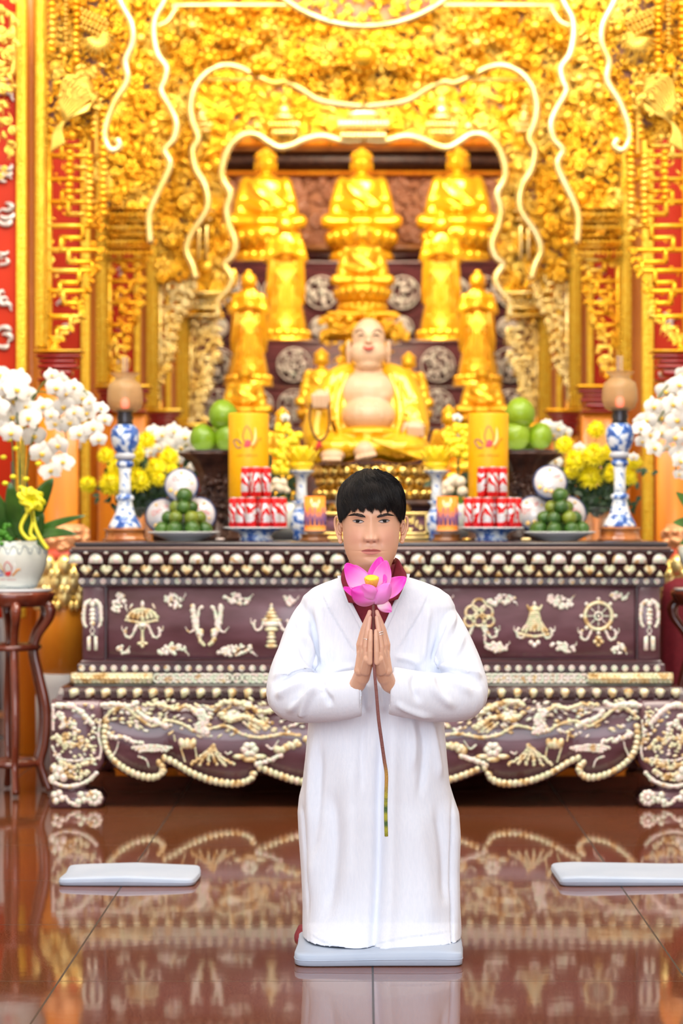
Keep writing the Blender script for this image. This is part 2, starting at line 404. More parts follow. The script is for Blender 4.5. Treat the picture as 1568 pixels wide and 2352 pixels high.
# ---- hands: tapered fingers fused with the palm into one surface
def capsule(mb, a, b, ra, rb, n=10):
    a = np.array(a, float); b_ = np.array(b, float); d = b_-a; L_ = np.linalg.norm(d); t = d/L_
    ref = np.array((0, 1., 0)) if abs(t[1]) < .9 else np.array((1., 0, 0))
    u = np.cross(t, ref); u /= np.linalg.norm(u); w = np.cross(t, u)
    rs = []; an = np.arange(n)*2*pi/n
    prof = [(-ra*cos(q), ra*sin(q)) for q in (.25, .7, 1.15, pi/2)]+[(L_+rb*sin(q), rb*cos(q)) for q in (0, .4, .85, 1.3)]
    for (s_, r_) in prof: rs.append(a+t*s_+r_*(np.outer(np.cos(an), u)+np.outer(np.sin(an), w)))
    mb.rings(rs)
HC = 857.0; HK = 5.93
def hand(sg):
    h = MB()
    def q(dx, y, Y): return P(HC+sg*dx, y, Y)
    # pinky, ring, middle, index : (root dx, root y, mid dx, mid y, tip dx, tip y, depth, radius px)
    fin = [(7.6, 1496, 6.6, 1470, 5.8, 1449, 5.895, 6.0), (17.5, 1486, 13.0, 1450, 8.0, 1418, 5.909, 6.6),
           (26, 1480, 18.5, 1442, 8.2, 1405, 5.925, 6.7), (32.5, 1480, 23.5, 1446, 11.5, 1413, 5.943, 6.5)]
    pxm = HK/F
    for (rx, ry, mx, my, tx, ty, Y, r) in fin:
        a, m_, t = q(rx, ry, Y), q(mx, my, Y-.0015), q(tx, ty, Y+.002)
        m2 = m_*.42+t*.58
        capsule(h, a, m_, r*1.08*pxm, r*.98*pxm); capsule(h, m_, m2, r*.98*pxm, r*.90*pxm); capsule(h, m2, t, r*.90*pxm, r*.74*pxm)
        capsule(h, q(rx*.93+1, ry+26, Y+.004), a, r*1.12*pxm, r*1.10*pxm)      # knuckle to metacarpal
        h.ell(a, (r*1.14*pxm,)*3, 8, 6)
    w = q(33, 1566, 5.975)
    for (dx, y, Y, ra, rb) in ((10, 1505, 5.905, 8, 12), (20, 1500, 5.92, 9, 12), (29, 1500, 5.94, 9, 12), (31, 1512, 5.955, 8, 12)):
        capsule(h, q(dx, y, Y), q(19+dx*.40, 1540, 5.945), ra*pxm, rb*pxm*1.12)
    capsule(h, q(13, 1515, 5.905), q(18, 1540, 5.93), 11*pxm, 13*pxm)           # heel of the palm
    capsule(h, q(17, 1522, 5.938), q(27, 1556, 5.968), 17.5*pxm, 19*pxm, 16); capsule(h, q(24, 1545, 5.96), q(36, 1572, 5.985), 19*pxm, 18.5*pxm, 16)     # wrist
    capsule(h, q(36, 1572, 5.985), q(95, 1600, 6.04), 18.5*pxm, 22*pxm, 14)      # forearm
    # thumb, leaving the side of the palm behind the fingers and resting on the index side
    capsule(h, q(27, 1535, 5.955), q(21, 1505, 5.975), 10*pxm, 8.5*pxm); capsule(h, q(21, 1505, 5.975), q(14, 1478, 5.968), 8*pxm, 7.2*pxm); capsule(h, q(14, 1478, 5.968), q(9, 1458, 5.955), 7*pxm, 5.8*pxm)
    return h
for sg in (-1, 1):
    hm = fuse(hand(sg), .0014, 5)
    V = hm.V[0]
    # keep each hand on its own side of the meeting plane
    x0 = (HC-CX)*HK/F
    if sg < 0: V[:, 0] = np.minimum(V[:, 0], x0-.0006+0*V[:, 0])
    else: V[:, 0] = np.maximum(V[:, 0], x0+.0006)
    body.add(V, hm.F)
# rest of the body under the clothes: torso, upper arms, forearms, thighs, shins and feet
t = MB()
def tb(rows, n=28):
    rs = []
    for (xl, xr, y, Yc, dh) in rows:
        c = P((xl+xr)/2, y, Yc); a = (xr-xl)/2*Yc/F
        an = np.arange(n)*2*pi/n; rs.append(np.stack([c[0]+a*np.cos(an), Yc+dh*np.sin(an), np.full(n, c[2])], 1))
    return rs
t.rings(tb([(806, 900, 1312, 6.25, .05), (800, 906, 1340, 6.26, .055), (740, 970, 1362, 6.28, .08), (700, 1010, 1400, 6.28, .095), (715, 1000, 1500, 6.28, .11), (725, 990, 1640, 6.29, .105), (715, 1005, 1760, 6.30, .11), (730, 990, 1830, 6.3, .10)]))
for sg in (-1, 1):
    q = lambda dx, y, Y: P(858+sg*dx, y, Y)
    capsule(t, q(132, 1412, 6.28), q(180, 1592, 6.17), .028, .026, 14); capsule(t, q(180, 1592, 6.17), q(94, 1599, 6.04), .026, .024, 14)
    capsule(t, q(72, 1790, 6.30), q(76, 2120, 6.14), .085, .058, 16)      # thigh, upright
    kz = np.array((q(76, 0, 6.14)[0], 6.14, .092)); capsule(t, kz, (kz[0], 6.50, .085), .052, .046, 14)
    capsule(t, (kz[0], 6.48, .085), (kz[0], 6.62, .05), .04, .03, 12)
tf = fuse(t, .008, 4); body.add(tf.V[0], tf.F)
body.mi = 0
bo = body.build('body', [SKIN], man)
me = bo.data
co = np.empty(len(me.vertices)*3, np.float32); me.vertices.foreach_get('co', co); co = co.reshape(-1, 3)+np.array(man.location)
pxv = CX+(co[:, 0])/K-0; pyv = CY-(co[:, 2]-CAMZ)/K
fx = pxv-HX; front = (co[:, 1] < HY-.02) & (pyv < 1320) & (pyv > 1090)
colr = np.tile(np.array((.78, .43, .265)), (len(co), 1))
def blend(w, c):
    global colr
    w = (w*front)[:, None]; colr = colr*(1-w)+np.array(c)*w
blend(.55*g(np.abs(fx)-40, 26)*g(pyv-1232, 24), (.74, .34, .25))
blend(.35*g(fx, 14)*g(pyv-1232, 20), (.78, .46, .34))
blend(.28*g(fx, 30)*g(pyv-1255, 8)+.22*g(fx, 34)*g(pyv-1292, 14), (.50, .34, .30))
lipw = np.clip(1-(np.abs(fx)/23.5)**2, 0, 1)
up = np.clip((pyv-(1265.8-6.2*lipw**.8*(1-.22*g(fx, 2.8))))*1.2, 0, 1)*np.clip((1266.6-pyv)*1.2+.5, 0, 1)
lo = np.clip((1266+8.6*lipw**.7-pyv)*.8, 0, 1)*np.clip((pyv-1265)*1.2, 0, 1)
inl = (np.abs(fx) < 23.5)
blend(.9*up*inl, (.52, .14, .12)); blend(.85*lo*inl, (.66, .22, .19))
blend(.8*g(pyv-1265.9, 1.0)*(np.abs(fx) < 21.5)*1.0, (.22, .06, .05))
blend(.85*g(np.abs(fx)-7.2, 3.6)*g(pyv-1244.6, 1.9), (.20, .06, .045))
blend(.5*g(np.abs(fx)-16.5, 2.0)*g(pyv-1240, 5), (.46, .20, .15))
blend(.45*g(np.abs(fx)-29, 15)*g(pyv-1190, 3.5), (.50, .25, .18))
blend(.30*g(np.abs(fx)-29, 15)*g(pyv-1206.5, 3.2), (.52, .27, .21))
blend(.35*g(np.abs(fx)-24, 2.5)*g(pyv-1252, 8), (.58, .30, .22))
# finger tips and knuckles a little pinker
hd = (pyv > 1390) & (pyv < 1600) & (co[:, 1] < 6.06)
w = (hd*.45*np.clip((1450-pyv)/50, 0, 1))[:, None]; colr = colr*(1-w)+np.array((.80, .40, .33))*w
hw_ = (hd*.35)[:, None]; colr = colr*(1-hw_)+np.array((.74, .47, .37))*hw_
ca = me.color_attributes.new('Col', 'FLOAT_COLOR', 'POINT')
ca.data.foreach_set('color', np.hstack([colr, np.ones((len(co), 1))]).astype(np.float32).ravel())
# eyes, lashes, brows
for sg, nm in ((-1, 'left'), (1, 'right')):
    ex, ey = HX+sg*29.8, 1197.6 if sg < 0 else 1197.0
    eye = MB(); n = 22
    us = np.linspace(-1, 1, n); rows = []
    for v in np.linspace(-1, 1, 7):
        r = []
        for u in us:
            hgt = (1-abs(u)**2.2)
            yy = ey+.8*sg*0-(3.1*hgt*v if v > 0 else 3.1*hgt*v)+(.9*(-u*sg))*0-(.9*u*sg)
            r.append(FP(ex+13.0*u, yy, .0012+.0010*hgt))
        rows.append(np.array(r))
    eye.rings(rows, close=False, cap=False)
    ic = FP(ex, ey-.3, .0036)
    ir = MB()
    rr = []
    for q_ in (0, 1):
        ring = []
        for a in np.arange(20)*2*pi/20:
            dx, dy = 5.5*cos(a)*q_, 5.5*sin(a)*q_
            dy = max(-2.7, min(2.9, dy)) 
            ring.append(ic+np.array((dx*K, -.0004*(1-q_), -dy*K)))
        rr.append(np.array(ring))
    ir.rings(rr, cap=False)
    eo = eye.build('eye', EYEW, man); ir.build('iris', IRIS, eo)
    lid = MB()
    lid.tube(catmull([FP(ex+13.5*u, ey-3.0*(1-abs(u)**2.2)-.9*u*sg-.4, .0030) for u in np.linspace(-1, 1, 9)], 3), [.0004, .0012, .0014, .0013, .0005], 6)
    lid.tube(catmull([FP(ex+12.5*u, ey+3.6*(1-abs(u)**2.2)-.9*u*sg+.2, .0018) for u in np.linspace(-1, 1, 9)], 3), [.0002, .0004, .0005, .0002], 5)
    lid.build('eyelash', LASH, man)
    br = MB(); rng = random.Random(3+sg)
    for i in range(420):
        u = rng.random(); v = rng.uniform(-1, 1)
        bx = HX+sg*(13+37*u); by = 1187.5-6.5*math.sin(min(1, u*1.25)*pi/2)+4.5*max(0, u-.62)*1.6
        hw2 = 3.9*(1-u**3*.75)*(.45+.55*min(1, u*6)); by += v*hw2
        dx = sg*(3.0+rng.random()*3.0); dy = -1.6*(1-u)+1.4*u+(-v*1.0)
        a = FP(bx, by, .0008); b_ = FP(bx+dx, by+dy, .0016)
        br.tube([a, (a+b_)/2+np.array((0, -.0003, 0)), b_], [.00030, .00028, .0001], 3, cap=False)
    br.build('eyebrow', LASH, man)
# ---- hair: cap and combed strands
hair = MB(); rng = random.Random(7)
HAc = (855.0-CX)*K; 
def cap_pt(az, el, grow):
    """az: 0 front, el: 0 crown .. 1 = y 1215"""
    y = 1087+(1215-1087)*el
    yq = np.clip(y+6, 1092, 1215)
    a = smoothi(yq, _hw)*K; f = smoothi(yq, _fd); bk = smoothi(yq, _bd)
    q_ = math.sqrt(min(1, el*5.5)) if el < 1/5.5 else 1
    if el < 1/5.5:
        yq = 1087+128/5.5+6; a, f, bk = smoothi(yq, _hw)*K*q_, smoothi(yq, _fd)*q_, smoothi(yq, _bd)*q_
        y = 1087+(128/5.5)*(q_**2.3)
    c, s_ = cos(az), sin(az); e = 2.1
    gx = grow*1.15
    x = math.copysign(abs(s_)**(2/e), s_)*(a+gx*q_); yy = -abs(c)**(2/e)*(f+grow*q_) if c > 0 else abs(c)**(2/e)*(bk+grow*q_)
    zz = hz(y)+grow*(1-q_)*1.0+.004
    return np.array((hxw+x, HY+yy, zz))
def hairline(az):
    """el at which hair ends"""
    a = abs((az+pi) % (2*pi)-pi)
    if a < 0.62: return .685
    if a < 0.95: return .685+(a-.62)/.33*.15
    if a < 1.25: return .83+(a-.95)/.3*.10
    if a < 1.75: return .86
    return 1.0
rows = []
for j in range(26):
    r = []
    for i in range(72):
        az = -pi+2*pi*i/72
        el = (j/25)*(hairline(az)-.05)
        r.append(cap_pt(az, max(el, .0005), .0085))
    rows.append(np.array(r))
hair.rings(rows, cap=False)
for i in range(5200):
    az = rng.uniform(-pi, pi) if rng.random() < .35 else rng.uniform(-1.6, 1.6)
    hl = hairline(az); ln = rng.uniform(.55, 1.0) if rng.random() < .45 else 1
    st = rng.uniform(.0, .5) if rng.random() < .5 else 0.01
    tip = hl+rng.uniform(-.03, .035)+.03*math.sin(az*23+1.3)+.015*math.sin(az*51)
    if abs(az) > .7: tip = hl+rng.uniform(-.03, .01)
    end = st+(tip-st)*ln if rng.random() < .4 else tip
    lift = rng.uniform(.006, .0135)+.002*math.sin(az*9)
    sweep = rng.uniform(-.05, .05)+.16*(1 if az > -1.0 else .3)
    pts = []
    for k in range(9):
        s_ = k/8; el = st+(end-st)*s_
        aa = az-sweep*(1-s_)**1.3*1.6
        lf = lift*(1-.25*s_**3)
        if s_ > .8 and abs(az) < 1: lf = lift*.8
        pts.append(cap_pt(aa, max(el, .002), lf))
    hair.tube(pts, [.0004, .00065, .0006, .00012], 3, cap=False)
for i in range(260):   # short tufts standing up at the crown
    az = rng.uniform(-1.5, 1.7); el = rng.uniform(.0, .13)
    p0 = cap_pt(az, max(el, .003), .008); p1 = cap_pt(az+.25, max(el+.05, .003), .0155+rng.random()*.003); p2 = cap_pt(az+.45, el+.14, .013)
    hair.tube(catmull([p0, p1, p2], 3), [.0005, .0005, .0001], 3, cap=False)
hair.build('hair', HAIR, man)

# ---- white robe with wide sleeves
rb = MB()
def tb2(rows, n=48, e=2.6):
    rs = []
    for (xl, xr, y, Yc, dh) in rows:
        c = P((xl+xr)/2, y, Yc); a = (xr-xl)/2*(Yc-dh*.35)/F
        an = np.arange(n)*2*pi/n
        cx_, sy_ = np.sign(np.cos(an))*np.abs(np.cos(an))**(2/e), np.sign(np.sin(an))*np.abs(np.sin(an))**(2/e)
        rs.append(np.stack([c[0]+a*cx_, Yc+dh*sy_, np.full(n, c[2])], 1))
    return rs
rb.rings(tb2([(796, 918, 1322, 6.27, .052), (776, 942, 1327, 6.27, .062), (748, 975, 1336, 6.27, .078), (716, 1010, 1350, 6.27, .095), (694, 1034, 1368, 6.275, .108), (684, 1046, 1392, 6.275, .118),
              (690, 1042, 1430, 6.275, .128), (700, 1030, 1500, 6.27, .134), (704, 1022, 1580, 6.27, .135), (706, 1021, 1660, 6.27, .136),
              (700, 1028, 1740, 6.265, .140), (693, 1035, 1800, 6.26, .143), (685, 1044, 1830, 6.26, .146), (681, 1056, 1865, 6.255, .15), (683, 1059, 1920, 6.25, .155),
              (688, 1057, 2000, 6.24, .16), (692, 1059, 2080, 6.225, .165), (692, 1062, 2130, 6.215, .170), (694, 1063, 2165, 6.21, .174), (697, 1062, 2182, 6.21, .176)]))
for sg in (-1, 1):
    q = lambda dx, y, Y: P(858+sg*dx, y, Y)
    n = 26; an = np.arange(n)*2*pi/n
    # (centre, half extent across, half extent depth, direction)
    if sg < 0:
        ctr = [(124, 1396, 6.28, 40, .060), (146, 1416, 6.27, 40, .068), (164, 1455, 6.25, 43, .075), (180, 1504, 6.22, 45, .080), (191, 1550, 6.19, 50, .082),
               (190, 1596, 6.15, 56, .080), (160, 1603, 6.11, 56, .078), (120, 1604, 6.075, 55, .072), (75, 1599, 6.04, 55, .062), (42, 1593, 6.025, 55, .058), (27, 1590, 6.022, 55, .056)]
    else:
        ctr = [(124, 1396, 6.28, 40, .060), (148, 1416, 6.27, 42, .068), (168, 1455, 6.25, 46, .075), (190, 1504, 6.22, 48, .080), (206, 1550, 6.19, 51, .082),
               (207, 1594, 6.15, 57, .080), (172, 1602, 6.11, 57, .078), (128, 1601, 6.075, 56, .072), (82, 1594, 6.04, 55, .062), (52, 1588, 6.025, 55, .058), (38, 1586, 6.022, 55, .056)]
    C_ = np.array([q(*c[:3]) for c in ctr]); Cs = catmull(C_, 4)
    hx_ = np.interp(np.linspace(0, 1, len(Cs)), np.linspace(0, 1, len(ctr)), [c[3] for c in ctr])*6.05/F
    dd = np.interp(np.linspace(0, 1, len(Cs)), np.linspace(0, 1, len(ctr)), [c[4] for c in ctr])
    T = np.gradient(Cs, axis=0); T /= np.linalg.norm(T, axis=1)[:, None]
    rs = []
    for i in range(len(Cs)):
        tt = T[i].copy()
        if i > len(Cs)-7: tt = np.array((-sg*1.0, 0, .04 if sg < 0 else .10)); tt /= np.linalg.norm(tt)
        wdir = np.array((0, 1., 0)); wdir -= tt*np.dot(wdir, tt); wdir /= np.linalg.norm(wdir)
        udir = np.cross(tt, wdir)
        rs.append(Cs[i]+hx_[i]*np.outer(np.cos(an), udir)+dd[i]*np.outer(np.sin(an), wdir))
    # cuff slant and hollow opening
    m = len(rs)
    for j in (m-1,):
        last = rs[j]
    inner = []
    for k, s_ in enumerate((0, 3, 6)):
        c0 = rs[m-1-s_].mean(0); inner.append(c0+(rs[m-1-s_]-c0)*(.90-.05*k))
    rb.rings(rs+inner)
# fold strokes: (points px, amplitude m, width px); negative = crease
FOLDS = [
 ([(690, 1440), (712, 1500), (722, 1545)], .010, 9), ([(668, 1420), (690, 1480), (712, 1540)], -.006, 7), ([(672, 1500), (700, 1540), (732, 1556)], .008, 8),
 ([(620, 1560), (670, 1548), (730, 1552), (780, 1545)], .010, 8), ([(630, 1605), (672, 1580), (728, 1562)], .008, 8), ([(655, 1640), (700, 1600), (735, 1568)], .008, 9), ([(725, 1560), (750, 1590), (760, 1625)], -.006, 8),
 ([(740, 1560), (700, 1620), (690, 1650)], .007, 7), ([(765, 1545), (790, 1535), (818, 1533)], .005, 6), ([(640, 1585), (680, 1567), (722, 1558)], -.006, 5), ([(660, 1625), (700, 1592), (730, 1572)], -.005, 5),
 ([(712, 1400), (725, 1470), (732, 1540)], -.006, 6), ([(724, 1380), (738, 1460), (744, 1540)], .006, 8), ([(735, 1590), (745, 1580), (765, 1605)], .004, 6),
 ([(1048, 1400), (1020, 1480), (1000, 1540)], .009, 9), ([(1030, 1400), (1008, 1470), (990, 1530)], -.006, 7), ([(1000, 1530), (1060, 1538), (1110, 1560)], .009, 8), ([(965, 1550), (1030, 1560), (1090, 1600)], .006, 9),
 ([(965, 1530), (950, 1570), (965, 1620)], -.006, 9), ([(980, 1540), (1000, 1590), (1050, 1630)], .006, 9), ([(1010, 1545), (1060, 1555), (1105, 1585)], -.006, 5), ([(903, 1510), (940, 1515), (965, 1530)], .005, 7),
 ([(985, 1385), (975, 1460), (968, 1530)], .006, 8), ([(905, 1612), (940, 1632), (1000, 1650)], .006, 6), ([(1065, 1450), (1045, 1510), (1010, 1540)], .006, 7),
 # skirt folds
 ([(880, 1640), (872, 1800), (868, 2000), (858, 2185)], -.012, 11), ([(905, 1640), (900, 1800), (898, 2000), (890, 2190)], .007, 16), ([(960, 1640), (975, 1720), (960, 1850)], -.006, 9), ([(940, 1640), (950, 1700), (948, 1780)], .006, 8),
 ([(985, 1640), (1000, 1720), (1012, 1800)], .006, 8), ([(720, 1660), (715, 1800), (722, 1950), (712, 2080)], .007, 14), ([(735, 1690), (728, 1850), (720, 2000)], -.007, 10), ([(762, 1800), (770, 1950), (745, 2140)], -.008, 16),
 ([(800, 1700), (810, 1900), (800, 2100)], .008, 26), ([(950, 1850), (975, 2000), (990, 2150)], .006, 24), ([(1000, 1830), (1020, 1960), (1022, 2090)], -.007, 12), ([(1038, 1815), (1038, 1950), (1040, 2180)], -.006, 3),
 ([(692, 1830), (700, 1950), (708, 2120)], -.006, 4), ([(1050, 1850), (1050, 2000), (1052, 2160)], .004, 6), ([(840, 1640), (830, 1720), (828, 1850)], -.004, 8),
 ([(694, 2140), (760, 2163), (850, 2166), (960, 2150), (1060, 2138)], -.0022, 2.0), ([(694, 2137), (760, 2160), (850, 2163), (960, 2147), (1060, 2135)], .0015, 2.5),
 ([(735, 1350), (760, 1400), (800, 1470), (826, 1505)], .0016, 3), ([(732, 1352), (757, 1402), (797, 1472), (823, 1508)], -.0020, 2.0),
 ([(985, 1350), (965, 1400), (930, 1460), (906, 1500)], .0016, 3), ([(988, 1352), (968, 1402), (933, 1462), (909, 1502)], -.0020, 2.0),
 ([(700, 1375), (690, 1420), (693, 1470)], -.004, 6), ([(1040, 1372), (1052, 1420), (1040, 1470)], -.004, 6),
 ([(755, 1360), (752, 1440), (760, 1530)], .004, 12), ([(950, 1400), (940, 1470), (938, 1520)], -.004, 8),
 ([(848, 1560), (846, 1640)], .006, 6), ([(832, 1560), (834, 1640)], -.006, 6), ([(872, 1560), (880, 1640)], .006, 6),
]
def polyd(X, Z, pts):
    best = np.full(len(X), 1e9); par = np.zeros(len(X)); m_ = len(pts)-1
    for i_, (a, b_) in enumerate(zip(pts[:-1], pts[1:])):
        dx, dy = b_[0]-a[0], b_[1]-a[1]; L2 = dx*dx+dy*dy+1e-9
        t_ = np.clip(((X-a[0])*dx+(Z-a[1])*dy)/L2, 0, 1)
        dd_ = np.hypot(X-a[0]-t_*dx, Z-a[1]-t_*dy); par = np.where(dd_ < best, (i_+t_)/m_, par); best = np.minimum(best, dd_)
    return best, par
def folds(V, N):
    X = CX+V[:, 0]*F/V[:, 1]; Z = CY-(V[:, 2]-CAMZ)*F/V[:, 1]
    fr = np.clip(-N[:, 1]*1.6, 0, 1)
    D = np.zeros(len(V))
    for pts, amp, w in FOLDS:
        pp = catmull([(*p, 0) for p in pts], 6)[:, :2]
        d, par = polyd(X, Z, pp)
        ends = np.clip(np.minimum(par, 1-par)*4.0, 0, 1); ends = ends*ends*(3-2*ends)
        if pts[-1][1] > 2178: ends = np.clip(par*4, 0, 1)
        D += 1.95*amp*np.exp(-(d/w)**2)*ends
    # soft irregularity of the cloth
    nz = np.array([mnoise.noise((v[0]*9, v[1]*9, v[2]*3.2)) for v in V])
    n2 = np.array([mnoise.noise((v[0]*22+5, v[1]*22, v[2]*7)) for v in V])
    V = V+N*((D*fr+.0035*nz+.0012*n2)[:, None])
    # wavy hem
    k = np.clip((Z-2120)/60, 0, 1)
    hem = np.where(X < 862, 16*np.exp(-((X-810)/50)**2), -8*np.exp(-((X-930)/60)**2)-20*np.clip((X-1005)/50, 0, 1))-34*np.clip((735-X)/45, 0, 1)**1.2
    V[:, 2] -= hem*k*fr*6.05/F*.62
    V[:, 1] -= k*fr*(.034+.024*np.exp(-((X-815)/60)**2))
    V[:, 2] = np.maximum(V[:, 2], .040)
    return V
robe = fuse(rb, .0045, 6, folds)
# V neck opening: drop the faces inside the V and the neck hole
V = robe.V[0]; X = CX+V[:, 0]*F/V[:, 1]; Z = CY-(V[:, 2]-CAMZ)*F/V[:, 1]
def vneck(x, y):
    # inside of the V in image px, apex (858,1486)
    if y < 1313: return True
    if y > 1486: return False
    xl = np.interp(y, [1315, 1345, 1440, 1486], [783, 787, 835, 857]); xr = np.interp(y, [1310, 1325, 1440, 1486], [934, 931, 881, 859])
    return xl < x < xr
front_v = V[:, 1] < 6.26
inside = np.array([f_ and vneck(x, y) for f_, x, y in zip(front_v, X, Z)]) | ((Z < 1336) & (np.abs(X-858) < 66) & (V[:, 1] < 6.36))
# snap vertices near the V edge exactly onto it for a clean cut
for i in np.where(front_v & (Z > 1316) & (Z < 1486))[0]:
    y = Z[i]; xl = np.interp(y, [1315, 1345, 1440, 1486], [783, 787, 835, 857]); xr = np.interp(y, [1310, 1325, 1440, 1486], [934, 931, 881, 859])
    for e_ in (xl, xr):
        if abs(X[i]-e_) < 2.4: V[i, 0] = (e_-CX)*V[i, 1]/F; inside[i] = False
lowv = V[:, 2] < .0408
keep = [f_ for f_ in robe.F if not (sum(inside[list(f_)]) >= 1) and not all(lowv[list(f_)])]
robe.V[0] = V; robe.F = keep; robe.M = [0]*len(keep)
rbo = robe.build('robe', CLOTH, man)
sd = rbo.modifiers.new('thick', 'SOLIDIFY'); sd.thickness = .0022; sd.offset = -1
# neckband: a narrow folded strip that finishes the V
RX = CX+V[:, 0]*F/V[:, 1]; RZ = CY-(V[:, 2]-CAMZ)*F/V[:, 1]; fm = front_v & (RZ > 1320) & (RZ < 1500)
fX, fZ, fY = RX[fm], RZ[fm], V[fm, 1]
nb = MB()
for sg, ex_ in ((-1, ([1322, 1345, 1440, 1489], [783.5, 787, 835, 858])), (1, ([1318, 1325, 1440, 1489], [932, 931, 881, 858]))):
    ys2 = np.linspace(ex_[0][0], ex_[0][-1], 40); xe = np.interp(ys2, *ex_); cols4 = []
    for o_ in (-1.5, 1.5, 5, 9):
        yv = []
        for x_, y_ in zip(xe+sg*max(o_, 1.5), ys2):
            d_ = (fX-x_)**2+(fZ-y_)**2; ix = np.argsort(d_)[:5]; yv.append(fY[ix].min())
        yv = np.convolve(np.pad(yv, 4, 'edge'), np.ones(9)/9, 'valid')
        lift = {-1.5: .0012, 1.5: .0042, 5: .0042, 9: .0014}[o_]
        cols4.append(np.array([P(x_+sg*o_, y_, Y_-lift) for x_, y_, Y_ in zip(xe, ys2, yv)]))
    nb.rings([np.array([c[i] for c in cols4]) for i in range(40)], close=False, cap=False)
nb.build('neckband', CLOTH, man)
# ---- maroon shirt: chest under the V, stand collar, trouser edge
sh = MB()
sh.rings(tb2([(800, 912, 1326, 6.262, .052), (790, 930, 1334, 6.262, .066), (760, 965, 1346, 6.262, .082), (725, 1000, 1362, 6.265, .096), (705, 1020, 1392, 6.27, .106), (705, 1020, 1440, 6.27, .114), (715, 1010, 1510, 6.27, .118), (720, 1005, 1600, 6.27, .118)], e=2.5))
shirt = sh.build('shirt', MAROON, man)
cl = MB()
def cpt(px, py, Y): return P(px, py, Y)
for sg in (-1, 1):
    # folded collar leaf: outer edge follows the V, inner edge hugs the neck
    if sg < 0:
        outer = [(803, 1286, 6.30), (796, 1296, 6.22), (786, 1312, 6.185), (783, 1332, 6.165), (792, 1362, 6.150), (800, 1384, 6.140)]
        inner_ = [(806, 1290, 6.30), (806, 1298, 6.225), (808, 1316, 6.195), (816, 1340, 6.180), (834, 1368, 6.160), (845, 1388, 6.148)]
    else:
        outer = [(908, 1281, 6.30), (916, 1286, 6.22), (925, 1303, 6.185), (934, 1323, 6.165), (926, 1350, 6.150), (914, 1376, 6.140)]
        inner_ = [(905, 1287, 6.30), (906, 1298, 6.225), (903, 1318, 6.195), (895, 1342, 6.180), (880, 1368, 6.160), (868, 1388, 6.148)]
    A = catmull([cpt(*p) for p in outer], 5); B = catmull([cpt(*p) for p in inner_], 5)
    mid = (A+B)/2+np.array((0, -.006, 0))
    cl.rings([A, (A+mid)/2+np.array((0, -.002, 0)), mid, (B+mid)/2+np.array((0, -.002, 0)), B], close=False, cap=False)
nk = [P(857, 1300, 6.25)]
an = np.arange(40)*2*pi/40
cl.rings([np.stack([P(857, 0, 6.25)[0]+(.066+.004*k)*np.cos(an), 6.245+(.063+.004*k)*np.sin(an), np.full(40, CAMZ-(1292+k*10-CY)*K)+.012*np.sin(an)], 1) for k in range(5)], cap=False)
co_ = cl.build('collar', MAROON, man)
sd = co_.modifiers.new('thick', 'SOLIDIFY'); sd.thickness = .003; sd.offset = 0
tr = MB(); tr.rings(tb2([(684, 760, 2128, 6.40, .05), (676, 770, 2145, 6.38, .10), (674, 772, 2158, 6.38, .12)], 20))
tr.build('trouser_leg', MAROON, man)
# rings and bracelet
def torus(mb, c, ax, R, r, n=24, m=6):
    ax = np.array(ax, float); ax /= np.linalg.norm(ax); ref = np.array((0, 1., 0)) if abs(ax[1]) < .9 else np.array((1., 0, 0)); u = np.cross(ax, ref); u /= np.linalg.norm(u); w = np.cross(ax, u)
    a = np.arange(n)*2*pi/n
    mb.tube(np.array(c)+R*(np.outer(np.cos(a), u)+np.outer(np.sin(a), w)), r, m, loop=True)
r1 = MB(); torus(r1, P(HC-15.2, 1468, 5.909), (.22, 0, 1), .0081, .0010); r1.build('ring', SILVER, man)
r2 = MB(); torus(r2, P(HC+15.0, 1452, 5.909), (-.26, 0, 1), .0081, .0010); torus(r2, P(HC+16.0, 1457, 5.909), (-.26, 0, 1), .0082, .0009); r2.build('ring', SILVER, man)
r3 = MB(); torus(r3, P(HC+38, 1572, 5.987), (.62, .1, -.75), .0200, .0012); r3.build('bracelet', SILVER, man)

# ---------------------------------------------------------------- lotus held between the palms
PETAL = bpy.data.materials.new('pink_petal'); PETAL.use_nodes = True
_b = PETAL.node_tree.nodes['Principled BSDF']; _a = PETAL.node_tree.nodes.new('ShaderNodeAttribute'); _a.attribute_name = 'Col'
PETAL.node_tree.links.new(_a.outputs['Color'], _b.inputs['Base Color']); _b.inputs['Roughness'].default_value = .5
sock(_b, 'Subsurface Weight').default_value = .15; _b.inputs['Subsurface Radius'].default_value = (.01, .003, .008)
STEM = mat('lotus_stem', (.25, .10, .08), .6, attr='Col', bump=.3, bscale=300)
PODY = mat('yellow_seed_pod', (.95, .72, .02), .5, cols=[(.80, .60, .01), (1, .80, .03)], scale=160)
STAM = mat('orange_stamen', (.95, .50, .08), .5)
lotus = empty('lotus_flower', P(858, 1382, 5.93), 'open pink lotus with yellow centre on a long stem, held between the palms', 'flower')
